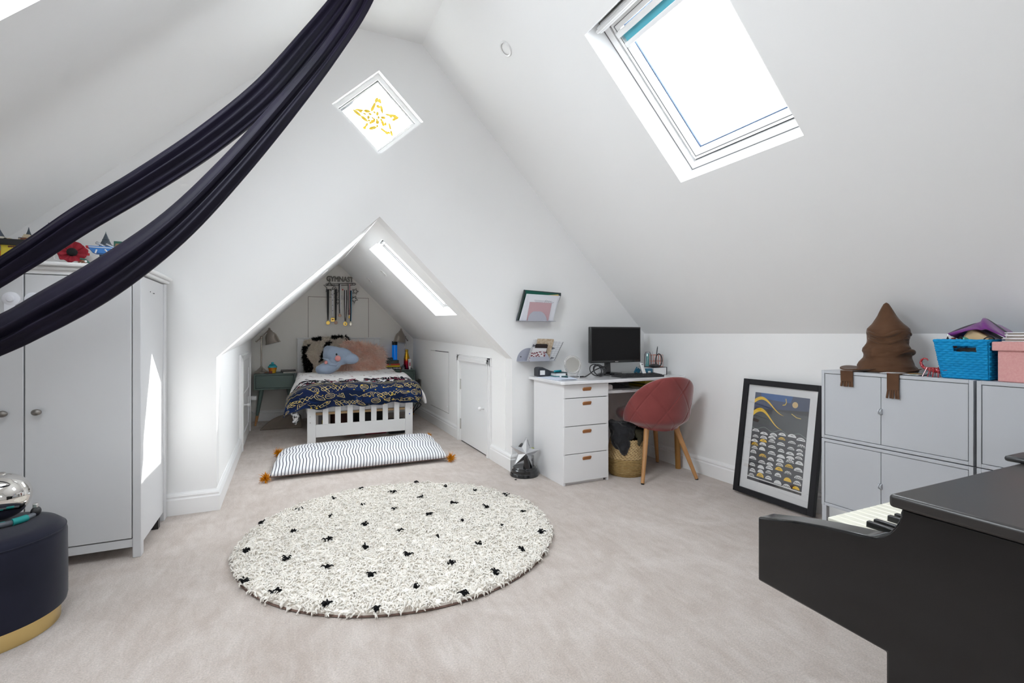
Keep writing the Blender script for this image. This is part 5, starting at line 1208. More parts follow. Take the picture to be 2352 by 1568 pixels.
A, B_, C_, D_ = az(604, 969, .0), az(661, 970, 0), az(690, 955, .0), ay(640, 933, 6.16)
def fmat(a, b):
    p = Vector((-.262, 5.95, .004)).lerp(Vector((.16, 5.93, .004)), a); q_ = Vector((-.03, 6.21, .11)).lerp(Vector((.15, 6.21, .105)), a); return p.lerp(q_, b) + Vector((0, 0, .006 * sin(24 * a) * b + .030 * sin(pi * b)))
W2(MB().grid(fmat, 30, 16, uv=False), 'woven_face', MATC, fm, solid=.012, smooth=180); W2(MB().box(-.20, .15, 5.97, 6.2, .0, .012), 'lower_fold', MATC, fm, bevel=.004)

# ---- on the far nightstand: books, lava lamp, bottle, tube, jar
def book(x0, x1, y0, y1, z0, z1, col, lab, cat='book', pagec=(.7, .66, .58)):
    t = thing('book', lab, cat, ((x0 + x1) / 2, (y0 + y1) / 2, z0), 0, 'books stacked on the far nightstand'); m = mat('cover_%d' % (hash(col) % 99991), col, .45)
    W2(MB().box(x0, x1, y0, y0 + .003, z0, z1), 'spine', m, t); W2(MB().box(x0, x1, y0, y1, z0, z0 + .002), 'cover', m, t); W2(MB().box(x0, x1, y0, y1, z1 - .002, z1), 'cover', m, t); W2(MB().box(x0 + .003, x1 - .003, y0 + .003, y1 - .004, z0 + .002, z1 - .002), 'pages', mat('pages', pagec, .8), t); return t
bz = NZ; by = 6.26
b1 = book(1.120, 1.335, by, 6.40, bz, bz + .036, (.012, .012, .013), 'black paperback with white title at the bottom of the stack')
text('lettering', 'GOOD OMENS', .027, Matrix.Translation((1.227, by - .0008, bz + .018)) @ Matrix.Rotation(pi / 2, 4, 'X'), WHITEP, b1, sx=1.0)
for x in (1.132, 1.322): W2(MB().box(x - .008, x + .008, by - .0006, by, bz + .008, bz + .03), 'motif', TIPW, b1)
book(1.126, 1.315, by, 6.40, bz + .0365, bz + .058, (.72, .56, .01), 'thin yellow book second in the nightstand stack')
b3 = book(1.122, 1.315, by + .005, 6.40, bz + .0585, bz + .078, (.62, .07, .035), 'orange-red book third from the bottom of the stack')
W2(MB().box(1.178, 1.200, by + .0042, by + .005, bz + .060, bz + .0765), 'spine_patch', GRY, b3)
book(1.118, 1.305, by + .02, 6.40, bz + .0785, bz + .120, (.035, .05, .032), 'thick dark green book near the top of the stack')
book(1.150, 1.240, by + .06, 6.40, bz + .1205, bz + .152, (.045, .065, .085), 'small slate-blue book on top of the stack')
lx, ly = 1.290, 6.47
t = thing('lava_lamp', 'cylindrical blue lava lamp with black base and cap', 'lamp', (lx, ly, NZ)); LB = mat('blue_lava', (.0, .085, .36), .12, coat=.3, emit=((.0, .10, .42), .25))
W2(MB().lathe([(.040, NZ), (.038, NZ + .105), (.037, NZ + .11)], (lx, ly, 0), 28), 'base', BLACKP, t, smooth=30); W2(MB().cyl((lx, ly, NZ + .108), (lx, ly, NZ + .312), .0335, n=28), 'liquid', LB, t, smooth=40)
W2(MB().lathe([(.0365, NZ + .105), (.0365, NZ + .114)], (lx, ly, 0), 28), 'turquoise_ring', mat('ring_teal', (.0, .3, .35), .3), t, smooth=30); W2(MB().cyl((lx, ly, NZ + .310), (lx, ly, NZ + .362), .035, n=28), 'cap', BLACKP, t, smooth=40)
bx_, by_ = 1.412, 6.312
t = thing('water_bottle', 'metal bottle shading from gold at the neck to crimson below', 'bottle', (bx_, by_, NZ)); BTL = mat('gold_red_metal', (.5, .3, .04), .25, .85)
nt = BTL.node_tree; tc = nt.nodes['Texture Coordinate']; sx_ = nt.nodes.new('ShaderNodeSeparateXYZ'); mr = nt.nodes.new('ShaderNodeMapRange'); mr.inputs['From Min'].default_value = .0; mr.inputs['From Max'].default_value = .25; cr_ = nt.nodes.new('ShaderNodeValToRGB')
E = cr_.color_ramp.elements; E[0].position = 0; E[0].color = (.28, .01, .07, 1); E[1].position = .95; E[1].color = (.60, .36, .03, 1); e = E.new(.42); e.color = (.42, .012, .02, 1); e = E.new(.58); e.color = (.58, .30, .02, 1)
nt.links.new(tc.outputs['Object'], sx_.inputs[0]); nt.links.new(sx_.outputs['Z'], mr.inputs['Value']); nt.links.new(mr.outputs[0], cr_.inputs['Fac']); nt.links.new(cr_.outputs['Color'], nt.nodes['Principled BSDF'].inputs['Base Color'])
MB().lathe([(.033, 0), (.036, .006), (.036, .135), (.033, .16), (.024, .195), (.019, .215), (.019, .228)], (0, 0, 0), 32).build('flask', BTL, t, smooth=40); MB().lathe([(.020, .227), (.021, .232), (.021, .252), (.018, .256), (.001, .256)], (0, 0, 0), 28).build('cap', mat('gold_cap', (.45, .28, .04), .3, .9), t, smooth=40)
t = thing('cream_tube', 'white cream tube standing in front of the gold bottle', 'tube', (1.440, 6.262, NZ)); z = NZ; W2(MB().loft([[Vector((1.440 + r_ * cos(a), 6.262 + d_ * sin(a), z + h_)) for a in np.linspace(0, 2 * pi, 16, endpoint=False)] for r_, d_, h_ in ((.011, .011, .0), (.011, .011, .022), (.016, .014, .026), (.018, .010, .09), (.0195, .002, .125), (.0195, .002, .135))]), 'tube_body', WHITEP, t, smooth=40)
W2(MB().box(1.430, 1.448, 6.249, 6.2515, z + .045, z + .09), 'label_print', mat('rose_print', (.45, .12, .15), .5), t)
t = thing('glass_jar', 'little glass jar beside the book stack', 'jar', (1.362, 6.275, NZ)); W2(MB().lathe([(.02, NZ), (.022, NZ + .03), (.018, NZ + .036), (.018, NZ + .05), (.001, NZ + .051)], (1.362, 6.275, 0), 18), 'jar_wall', glassmat('jar_glass', (.6, .68, .7), .12), t, smooth=40); W2(MB().cyl((1.362, 6.275, NZ + .004), (1.362, 6.275, NZ + .028), .017, n=16), 'contents', GRY, t)
t = thing('beaded_bracelet', 'dark red beads hanging over the nightstand edge', 'bracelet', (1.318, 6.235, NZ))
for k in range(6): W2(MB().ball((1.318 + .004 * (k % 2), 6.233, NZ + .006 - .010 * k), .005, 8, 6), 'bead', mat('dark_red', (.14, .01, .01), .5), t)

# ---- medal hanger on the back wall
WIRE = mat('dark_wire', (.08, .072, .065), .5, .7); YB_ = AYE - .012
def mw(u, v, y=YB_): return ay(u, v, y)
mh = thing('medal_hanger', 'wire wall hanger with lettering and stars holding medals', 'hanger', mw(780, 650))
A, B_ = mw(748, 641), mw(813, 641)
a, b = mw(748, 652), mw(815, 650.5)
for dz in (0, -.022): W2(MB().tube([a + Vector((0, 0, dz)), b + Vector((0, 0, dz))], .004, 6), 'wire_bar', WIRE, mh)
W2(MB().tube([b + Vector((.0, 0, .002)), b + Vector((.012, 0, -.010)), b + Vector((0, 0, -.024))], .004, 6), 'wire_bar', WIRE, mh)
c = (A + B_) / 2
text('lettering', 'GYMNAST', .088, Matrix.Translation((c.x, YB_, c.z - .002)) @ Matrix.Rotation(pi / 2, 4, 'X'), mat('pewter_wire', (.25, .23, .21), .5, .5), mh, wire=.0042, sx=.80)
for u in (752, 768, 782, 797, 809): p = mw(u, 652); W2(MB().tube([p + Vector((0, 0, 0)), p + Vector((0, -.022, -.008)), p + Vector((0, -.026, .004))], .0025, 6), 'hook', WIRE, mh)
def wstar(u, v, s_, rotn, nm='wire_star'):
    c = mw(u, v, YB_ - .012); pts = [c + Vector((s_ * (1 if i % 2 == 0 else .45) * sin(rotn + pi * i / 5), .0, s_ * (1 if i % 2 == 0 else .45) * cos(rotn + pi * i / 5))) for i in range(10)]
    W2(MB().tube(pts, .0048, 6, closed=True), nm, WIRE, mh)
for a_ in ((757, 659, .074, 0), (769, 669, .062, .15), (816, 669, .040, .3), (813, 687, .050, .5), (777, 692, .040, .9)): wstar(*a_)
RIB = {'black': mat('black_ribbon', (.014, .012, .012), .6), 'white': mat('white_ribbon', (.70, .70, .72), .6), 'blue': mat('blue_ribbon', (.03, .20, .34), .5), 'red': mat('red_ribbon', (.30, .02, .03), .5)}
GM, SM, BZ = mat('gold_medal', (.72, .48, .12), .35, 1.0), mat('silver_medal', (.62, .58, .48), .3, 1.0), mat('bronze_medal', (.30, .20, .15), .4, 1.0)
def medal(lab, u0, u1, v0, ue, v1, strips, md, rad, shape='round', thin=1):
    t = thing('medal', lab, 'medal', mw(ue, v1 + 5, YB_ - .03), 0, 'medals on the wire hanger'); y = YB_ - .030; n = len(strips)
    for k, cl in enumerate(strips):
        ua, ub = lerp(u0, u1, k / n), lerp(u0, u1, (k + 1) / n); a, b, e = mw(ua, v0, y), mw(ub, v0, y), mw(ue, v1, y); g = .012 * (k - (n - 1) / 2)
        mb = MB(); mid = lerp(v0, v1, .72); am_, bm_ = mw(lerp(ua, ue, .25), mid, y), mw(lerp(ub, ue, .25), mid, y)
        mb.prism([a, b, bm_, e + Vector((.007 + g * .3, 0, 0)), e + Vector((-.007 + g * .3, 0, 0)), am_], (0, .003 + .001 * k, 0)); W2(mb, 'ribbon', RIB[cl], t)
    c = mw(ue, v1, y) - Vector((0, 0, rad + .010)); W2(MB().tube([c + Vector((0, 0, rad)), c + Vector((0, 0, rad + .014))], .0025, 6), 'ring', md, t)
    if shape == 'round':
        q = Vector((0, -1, 0)).to_track_quat('Z', 'Y'); W2(MB().lathe([(rad, 0), (rad, .004), (rad * .88, .005), (rad * .84, .0035), (.001, .0035)], c, 28, q, sx=thin), 'medal_disc', md, t, smooth=30)
        return t, c
    W2(MB().box(c.x - rad, c.x + rad, c.y - .003, c.y + .003, c.z - rad, c.z + rad), 'medal_plate', md, t, bevel=.003); return t, c
medal('gold medal on a broad black ribbon, first on the hanger', 750.3, 756, 664, 753.5, 735, ['black'], GM, .024)
t, c = medal('square gold medal with a dark emblem on a white ribbon', 761.5, 766.5, 666, 764.3, 728, ['white'], GM, .024, 'square')
W2(MB().box(c.x - .012, c.x + .012, c.y - .0045, c.y - .003, c.z - .005, c.z + .008), 'emblem', mat('dark_red', (.14, .01, .01), .5), t)
for k in range(4): p = mw(764, 677 + 12 * k, YB_ - .032); W2(MB().ball(p, (.006, .003, .006), 10, 6), 'ribbon_stud', GRY, t)
medal('bronze medal on a doubled black ribbon', 768.5, 774, 664, 771.2, 735, ['black', 'black'], BZ, .022)
medal('small gold-brown medal on a short black and white ribbon', 778, 783.5, 652, 780.5, 719, ['black', 'white'], BZ, .020)
t, c = medal('large ringed gold medal on a black and white ribbon', 790.5, 797, 666, 793, 737, ['black', 'white', 'black'], GM, .026)
W2(MB().ball(c + Vector((0, -.004, 0)), (.010, .004, .010), 14, 8), 'medal_centre', SM, t, smooth=60)
medal('narrow gold medal on a red and white ribbon', 799.2, 804.2, 652, 802, 723, ['black', 'white', 'red'], GM, .018, thin=.45)
medal('oval gold medal on a bright blue ribbon, last on the hanger', 804, 808.5, 667, 805.3, 738, ['black', 'blue'], SM, .023, thin=.6)
W2(MB().box(mw(782, 664).x, mw(800, 652).x, YB_ - .006, YB_ - .003, mw(0, 667).z, mw(0, 654).z), 'paper_tag', mat('tag_paper', (.62, .60, .60), .8), mh)
W2(MB().ball(mw(787, 665, YB_ - .03), .009, 10, 8), 'red_bead', RED, mh)

# ---- floor cushion: striped, channel-quilted, pompoms at the corners
st_ = Pic(1160, 40, (.80, .80, .815))
for k in range(58): st_.poly([(k * 20 + 8, 0), (k * 20 + 13.4, 0), (k * 20 + 13.4, 40), (k * 20 + 8, 40)], (.045, .055, .085))
STR = imgmat('striped_cotton', st_.a, .9, bump=(30, .3, .004), spec=.1)
fc = thing('floor_cushion', 'long white floor cushion with thin navy stripes below the bed', 'cushion', (.58, 4.25, 0))
FLc, FRc, BRc, BLc = Vector((-.115, 3.87, 0)), Vector((1.205, 3.862, 0)), Vector((1.275, 4.70, 0)), Vector((-.05, 4.60, 0))
def cush(a, b, s_):
    p = (FLc.lerp(FRc, a)).lerp(BLc.lerp(BRc, a), b); e = (max(0, 1 - abs(2 * a - 1) ** 9) * max(0, 1 - abs(2 * b - 1) ** 5)) ** .5
    rip = .010 * abs(sin(pi * b * 5)) + .006 * fbm(a * 9, b * 6, 2) + .004 * sin(a * 40 + 6 * b) * sin(b * 14)
    p += Vector((.008 * sin(b * 17 + 2 * a), .012 * sin(a * 9), 0)) * e
    p.z = .034 + s_ * e * ((.062 + .03 * sin(pi * b) + rip) if s_ > 0 else .033); return p
mb = MB(); mb.grid(lambda a, b: cush(a, b, 1), 110, 44); mb.grid(lambda a, b: cush(a, b, -1), 110, 12)
W2(mb, 'cushion_cover', STR, fc, smooth=180)
W2(MB().tube([tuple(cush(a, b, 1) + Vector((0, 0, -.004))) for a, b in [(k / 40, 0) for k in range(41)]], .004, 6), 'piping', mat('dark_piping', (.10, .06, .05), .8), fc)
OCH = mat('ochre_yarn', (.62, .25, .01), .95, spec=.1)
for (a, b, dx, dy) in ((0, 0, -.02, -.02), (1, 0, .02, -.01), (0, 1, -.01, .02), (1, 1, .0, .03)):
    c = cush(a, b, 1) + Vector((dx, dy, -.002)); n = 150; d = rng.normal(size=(n, 3)); d /= np.linalg.norm(d, axis=1, keepdims=True)
    o = blades(np.array(c) + d * .005, d, .034, .009, 'pompom', OCH, fc, lean=.3, seed=int(a * 2 + b)); o.location = -fc.location; del o['kind']
# ================================================================== DESK CORNER
DW = mat('desk_white', (.80, .80, .815), .28, spec=.5); DT = mat('desk_top_gloss', (.80, .80, .82), .10, spec=.5, coat=.3)
LEA = mat('tan_leather', (.36, .145, .045), .55)
DX0, DX1, DY0, DY1, DZ = 1.727, 2.815, 2.895, 3.34, .722
dk = thing('desk', 'white desk with four drawers, tan leather pulls and a shelf', 'desk', (2.25, 3.12, 0))
def DB(n, m, *a, par=dk, **k): return MB().box(*a).build(n, m, par, world=True, **k)
top = []
R_ = .03
for cx_, cy_, a0 in ((DX0 - .028 + R_, DY0 - .030 + R_, pi), (DX1 - R_, DY0 - .030 + R_, 1.5 * pi), (DX1 - .004, 3.374, 0), (DX0 - .024, 3.374, .5 * pi)):
    rr_ = R_ if cy_ < 3 else .004
    for k in range(7): a = a0 + k / 6 * pi / 2; top.append((cx_ + rr_ * cos(a), cy_ + rr_ * sin(a), DZ - .022))
W2(MB().prism(top, (0, 0, .022)), 'desk_top', DT, dk, bevel=.004, seg=3)
DB('side_panel', DW, DX0, DX0 + .016, DY0 + .004, DY1, 0, DZ - .022, bevel=.001); DB('side_panel', DW, 2.086, 2.102, DY0 + .004, DY1, 0, DZ - .022, bevel=.001)
DB('pedestal_back', DW, DX0 + .016, 2.086, DY1 - .012, DY1, .02, DZ - .022); DB('plinth', DW, DX0 + .02, 2.07, DY0 + .02, DY0 + .036, 0, .03)
DB('shadow_lining', GAP, DX0 + .016, 2.086, DY0 + .020, DY0 + .024, .03, DZ - .024)
DG = mat('drawer_front', (.80, .80, .81), .35)
zs = [.018, .214, .407, .602, DZ - .025]
for k in range(4):
    d = DB('drawer', DG, DX0 + .002, 2.099, DY0, DY0 + .018, zs[k] + .0025, zs[k + 1] - .0025, bevel=.0015)
    zc = (.662, .562, .366, .178)[3 - k]
    u0 = 1.915
    mb = MB(); mb.prism([(u0 - .032, DY0 - .002, zc - .013), (u0 - .036, DY0 - .010, zc + .002), (u0 - .030, DY0 - .014, zc + .012), (u0 + .030, DY0 - .014, zc + .014), (u0 + .034, DY0 - .012, zc + .008), (u0 + .033, DY0 - .002, zc - .012)], (0, .013, 0))
    mb.build('leather_pull', LEA, d, bevel=.003, world=True)
DB('shelf', DW, 2.102, DX1 - .02, DY0 + .035, DY1, .614, .632, bevel=.002); DB('back_rail', DW, 2.102, DX1 - .02, DY1 - .014, DY1, .632, DZ - .022)
DB('side_panel', DW, DX1 - .032, DX1 - .016, DY0 + .16, DY1, .45, DZ - .022)
OAKL = mat('oak_leg', (.36, .17, .04), .5); W2(MB().cyl((2.772, 2.915, 0), (2.755, 2.925, DZ - .022), .020, .024, 20), 'desk_leg', OAKL, dk, smooth=40)
# on the lower shelf
t = boxthing('white_console', 'rounded white device on the shelf under the desk top', 'device', 2.115, 2.185, 2.95, 3.15, .632, .677, mat('pale_pink_plastic', (.70, .66, .66), .4), bevel=.016)
t = thing('black_case', 'black wedge-shaped case on the desk shelf', 'case', (2.30, 3.12, .632)); W2(MB().prism([(2.20, 3.05, .632), (2.45, 3.05, .632), (2.38, 3.05, .645), (2.26, 3.05, .685), (2.20, 3.05, .685)], (0, .16, 0)), 'body', BLACKP, t, bevel=.006)
t = thing('paper_sheets', 'white sheets lying on the front of the desk shelf', 'paper', (2.2, 3.0, .632)); W2(MB().prism([(2.11, 2.935, .632), (2.25, 2.935, .632), (2.235, 3.1, .632), (2.19, 3.1, .632), (2.19, 2.945, .632), (2.11, 2.945, .632)], (0, 0, .003)), 'sheet', WHITEP, t)
t = boxthing('yellow_box', 'yellow box at the back of the desk shelf behind the chair', 'box', 2.52, 2.72, 3.0, 3.2, .632, .690, mat('yellow_card', (.45, .38, .02), .5), bevel=.003); W2(MB().box(2.515, 2.7, 2.998, 3.2, .655, .662), 'dark_band', BLACKP, t)

# ---- monitor, cable, keyboard
mo = thing('monitor', 'black flat monitor on the white desk', 'monitor', (2.39, 3.22, DZ)); y = 3.20
BEZ = mat('monitor_bezel', (.012, .012, .013), .22, coat=.3); SCRN = mat('dark_screen', (.010, .0095, .010), .45, spec=.2)
W2(MB().box(2.152, 2.642, y, y + .035, .818, 1.104), 'bezel', BEZ, mo, bevel=.005); W2(MB().box(2.165, 2.630, y - .0012, y + .001, .838, 1.092), 'screen', SCRN, mo)
W2(MB().box(2.385, 2.415, y - .0014, y, .8245, .8285), 'badge', STEEL, mo); W2(MB().box(2.28, 2.50, y + .03, y + .06, .87, 1.04), 'rear_housing', BLACKP, mo, bevel=.015)
W2(MB().prism([(2.318, y + .03, .87), (2.36, y + .03, .87), (2.345, y + .0, DZ + .02), (2.30, y + .0, DZ + .02)], (0, .028, 0)), 'neck', BLACKP, mo, bevel=.004)
W2(MB().lathe([(.115, DZ), (.118, DZ + .006), (.10, DZ + .014), (.03, DZ + .020), (.001, DZ + .021)], (2.36, y + .03, 0), 40, sx=1.0, sy=.62), 'stand_base', BEZ, mo, smooth=35)
cb = thing('coiled_cable', 'coiled black cable beside the monitor stand', 'cable', (2.17, 3.16, DZ))
pts = [(2.30, 3.17, .80), (2.22, 3.15, .79), (2.14, 3.14, .765), (2.09, 3.13, .74), (2.05, 3.12, .7255), (2.02, 3.115, .7255)]
W2(MB().tube(spline(pts, 24), .0042, 7), 'lead', BLACKP, cb); W2(MB().cyl((2.03, 3.117, .727), (2.0, 3.112, .727), .0058, n=10), 'plug', BLACKP, cb)
for k, (cx_, r_, dz) in enumerate(((2.165, .042, .045), (2.185, .040, .044), (2.175, .034, .040))):
    W2(MB().tube([(cx_ + r_ * 1.25 * cos(a), 3.15 - .014 * k + .02 * sin(a), DZ + .005 + dz * (1 + sin(a)) * .95) for a in np.linspace(0, 2 * pi, 26, endpoint=False)], .004, 7, closed=True), 'loop', BLACKP, cb)
W2(MB().tube(spline([(2.21, 3.14, .80), (2.26, 3.13, .775), (2.24, 3.13, .74), (2.30, 3.16, .728)], 16), .004, 7), 'lead', BLACKP, cb)
kb = thing('keyboard', 'black keyboard in front of the monitor', 'keyboard', (2.40, 2.97, DZ)); KM = Matrix.Translation((2.43, 2.985, DZ)) @ Matrix.Rotation(-.10, 4, 'Z')
W2(MB().prism([tuple(KM @ Vector(p)) for p in ((-.215, -.068, .0), (.215, -.068, 0), (.225, .068, 0), (-.225, .068, 0))], (0, 0, .014)), 'body', BLACKP, kb, bevel=.004)
mb = MB()
for rr_ in range(5):
    for c_ in range(18): mb.box(-.205 + c_ * .0228, -.205 + c_ * .0228 + .019, -.056 + rr_ * .0222, -.056 + rr_ * .0222 + .018, .014, .019 + .0012 * rr_, KM)
W2(mb, 'keys', mat('key_black', (.03, .03, .032), .45), kb, kind='stuff')

# ---- round mirror
mr_ = thing('table_mirror', 'round two-ring clear mirror standing on the desk', 'mirror', (2.02, 3.20, DZ)); c = ay(1315, 837, 3.18); q = Vector((-.25, -1, .10)).normalized().to_track_quat('Z', 'Y'); CLR = mat('clear_rim', (.62, .60, .58), .12, .3)
def ringpts(r_, k=40): return [c + q @ Vector((r_ * cos(a), r_ * sin(a), 0)) for a in np.linspace(0, 2 * pi, k, endpoint=False)]
W2(MB().tube(ringpts(.066), .0032, 8, closed=True), 'outer_ring', CLR, mr_, smooth=60); W2(MB().tube(ringpts(.057), .003, 8, closed=True), 'inner_ring', CLR, mr_, smooth=60)
W2(MB().lathe([(.056, -.001), (.056, .001), (.001, .001)], c, 40, q), 'mirror_glass', mat('mirror', (.80, .80, .77), .03, 1.0), mr_)
W2(MB().tube([c + Vector((-.066, 0, -.0)), c + Vector((-.066, 0, -.03)), Vector((c.x - .04, c.y, DZ + .006)), Vector((c.x + .04, c.y, DZ + .006)), c + Vector((.066, 0, -.03)), c + Vector((.066, 0, 0))], .003, 8), 'stand_yoke', CLR, mr_); W2(MB().lathe([(.05, DZ), (.05, DZ + .004), (.001, DZ + .006)], (c.x, c.y, 0), 28), 'foot', glassmat('clear_acrylic', (.85, .87, .9), .12), mr_)

# ---- papers, hole punch, teal notebook, pens at the near end
pp_ = thing('paper_stack', 'pale blue papers fanned at the near end of the desk', 'paper', (1.80, 3.12, DZ)); r = random.Random(2)
for k in range(4):
    M = Matrix.Translation((1.80 + .012 * k, 3.14 - .01 * k, DZ + .0012 * k)) @ Matrix.Rotation(.10 - .13 * k, 4, 'Z'); W2(MB().box(-.085, .085, -.14, .14, 0, .0011, M), 'sheet', mat('blue_paper_%d' % (k % 2), (.62, .68, .80) if k % 2 else (.72, .76, .84), .8), pp_)
hp = thing('black_organizer', 'black hinged file box with a white label near the round mirror', 'file box', (1.80, 3.20, DZ + .005)); z = DZ + .005
W2(MB().prism([(1.745, 3.17, z), (1.94, 3.17, z), (1.94, 3.17, z + .030), (1.90, 3.17, z + .034), (1.80, 3.17, z + .058), (1.76, 3.17, z + .056), (1.745, 3.17, z + .048)], (0, .075, 0)), 'body', mat('charcoal_plastic', (.03, .033, .042), .5), hp, bevel=.004); W2(MB().box(1.764, 1.825, 3.1685, 3.1705, z + .010, z + .038), 'label_card', WHITEP, hp)
tb = thing('notebook', 'teal-edged notebook beside the black file box', 'notebook', (2.0, 3.16, DZ)); W2(MB().box(1.945, 2.05, 3.12, 3.26, DZ + .005, DZ + .011), 'cover', mat('teal_cover', (.01, .16, .17), .5), tb); W2(MB().box(1.952, 2.049, 3.122, 3.258, DZ + .011, DZ + .031), 'pages', WHITEP, tb); W2(MB().box(1.945, 2.05, 3.12, 3.26, DZ + .031, DZ + .037), 'cover', mat('dark_teal', (.03, .07, .075), .5), tb); W2(MB().box(2.036, 2.046, 3.1185, 3.1205, DZ + .013, DZ + .029), 'clasp', BLACKP, tb)
TLP = mat('teal_plastic', (.0, .28, .36), .4)
t = thing('highlighter', 'turquoise marker lying on the notebook', 'marker', (1.99, 3.17, DZ + .037)); W2(MB().tube([(1.955, 3.15, DZ + .045), (2.02, 3.17, DZ + .045)], .008, 10), 'barrel', TLP, t, smooth=40)
t = thing('pen', 'dark pen lying in front of the notebook', 'pen', (1.98, 3.09, DZ + .004)); W2(MB().tube([(1.945, 3.08, DZ + .012), (1.99, 3.06, DZ + .008)], .004, 8), 'barrel', mat('dark_teal', (.03, .07, .075), .5), t); W2(MB().cyl((1.945, 3.08, DZ + .012), (1.935, 3.085, DZ + .013), .005, n=8), 'cap', WHITEP, t)

# ---- clutter to the right of the monitor
bb = thing('white_box', 'white cardboard box with dark edges by the wall corner', 'box', (2.73, 3.20, DZ)); W2(MB().box(2.655, 2.785, 3.12, 3.26, DZ + .002, DZ + .058), 'body', WHITEP, bb); W2(MB().box(2.652, 2.788, 3.117, 3.263, DZ, DZ + .002), 'bottom_edge', BLACKP, bb); W2(MB().box(2.652, 2.788, 3.117, 3.263, DZ + .058, DZ + .061), 'lid_edge', BLACKP, bb); W2(MB().box(2.783, 2.788, 3.117, 3.12, DZ, DZ + .06), 'corner_edge', BLACKP, bb)
tp_ = thing('teal_packet', 'teal blue packet with pale lettering behind the keyboard', 'packet', (2.60, 3.13, DZ)); PKT = mat('packet_blue', (.01, .10, .19), .35, var=(40, (.02, .16, .26), .3)); W2(MB().box(2.565, 2.648, 3.09, 3.13, DZ, DZ + .055), 'body', PKT, tp_, bevel=.006); W2(MB().box(2.600, 2.626, 3.0885, 3.0905, DZ + .022, DZ + .036), 'print', WHITEP, tp_)
t = thing('tablet_stand', 'white phone cradle standing behind the keyboard', 'phone stand', (2.54, 3.10, DZ)); W2(MB().prism([(2.524, 3.06, DZ + .010), (2.556, 3.06, DZ + .012), (2.548, 3.09, DZ + .098), (2.518, 3.09, DZ + .102)], (0, .014, 0)), 'cradle', WHITEP, t, bevel=.006); W2(MB().box(2.526, 2.540, 3.083, 3.088, DZ + .088, DZ + .092), 'slot', BLACKP, t); W2(MB().tube([(2.535, 3.10, DZ + .09), (2.50, 3.12, DZ + .05), (2.475, 3.13, DZ)], .0035, 6), 'strut', STEEL, t); W2(MB().box(2.49, 2.56, 3.055, 3.13, DZ, DZ + .008), 'foot', STEEL, t)
t = thing('blue_card', 'small dark blue card box propped left of the phone cradle', 'card', (2.47, 3.16, DZ)); W2(MB().box(-.022, .022, -.006, .006, 0, .05, Matrix.Translation((2.478, 3.17, DZ + .016)) @ Matrix.Rotation(.6, 4, 'Y')), 'card_face', PKT, t, bevel=.002); W2(MB().box(2.47, 2.486, 3.162, 3.178, DZ, DZ + .03), 'prop', STEEL, t)
t = thing('spray_bottle', 'clear-capped bottle with green and turquoise liquid by the corner', 'bottle', (2.665, 3.305, DZ)); bx_, by_ = 2.668, 3.31
W2(MB().lathe([(.022, DZ), (.024, DZ + .01), (.022, DZ + .07), (.015, DZ + .11), (.013, DZ + .17), (.014, DZ + .2), (.008, DZ + .215), (.001, DZ + .216)], (bx_, by_, 0), 20), 'flask', mat('green_liquid', (.06, .42, .36), .2, var=(8, (.20, .55, .60), .3)), t, smooth=40); W2(MB().lathe([(.028, DZ + .02), (.030, DZ + .15), (.028, DZ + .205), (.018, DZ + .232), (.001, DZ + .238)], (bx_, by_, 0), 24), 'clear_cap', glassmat('clear_plastic', (.90, .92, .95), .15), t, smooth=40)
RG = mat('rose_gold', (.72, .30, .22), .3, 1.0); zb_ = DZ + .061
pcup = thing('pen_cup', 'square rose gold wire pen cup standing on the white box', 'pen holder', (2.735, 3.19, zb_)); x0, x1, y0, y1 = 2.698, 2.772, 3.155, 3.229
for z in (zb_ + .002, zb_ + .045, zb_ + .095): W2(MB().tube([(x0, y0, z), (x1, y0, z), (x1, y1, z), (x0, y1, z)], .0018, 6, closed=True), 'wire_frame', RG, pcup)
mb = MB()
for k in range(4):
    f_ = k / 3
    for p in ((lerp(x0, x1, f_), y0), (lerp(x0, x1, f_), y1), (x0, lerp(y0, y1, f_)), (x1, lerp(y0, y1, f_))): mb.cyl((*p, zb_), (*p, zb_ + .095), .0016, n=6)
W2(mb, 'wire_bars', RG, pcup, kind='stuff'); W2(MB().box(x0, x1, y0, y1, zb_, zb_ + .002), 'cup_base', RG, pcup)
for k, (a, b, col, lab) in enumerate((((2.715, 3.18, zb_ + .003), (2.748, 3.19, zb_ + .165), (.05, .05, .06), 'dark pen leaning out of the rose gold cup'), ((2.708, 3.21, zb_ + .003), (2.704, 3.20, zb_ + .13), (.62, .60, .62), 'pale pen standing in the rose gold cup'), ((2.76, 3.2, zb_ + .003), (2.76, 3.19, zb_ + .11), (.6, .3, .26), 'pinkish pencil standing in the rose gold cup'))):
    t = thing('pen', lab, 'pen', a, 0, 'pens in the rose gold cup'); a, b = Vector(a), Vector(b); W2(MB().tube([a, a.lerp(b, .9), b], lambda k_: .0042 if k_ < .8 else .0015, 8), 'barrel', mat('pen_%d' % k, col, .4), t)
hb = thing('hair_band', 'black looped headband hanging on the rose gold pen cup', 'headband', (2.72, 3.145, zb_)); W2(MB().tube([(2.722 + .032 * cos(a), 3.146, zb_ + .055 + .050 * sin(a)) for a in np.linspace(0, 2 * pi, 28, endpoint=False)], .0042, 7, closed=True), 'loop', BLACKP, hb, smooth=60)
t = thing('computer_mouse', 'black computer mouse on the teal packet', 'mouse', (2.63, 3.11, DZ + .055)); W2(MB().ball((2.638, 3.105, DZ + .068), (.050, .026, .014), 20, 10), 'shell', BLACKP, t, smooth=80)

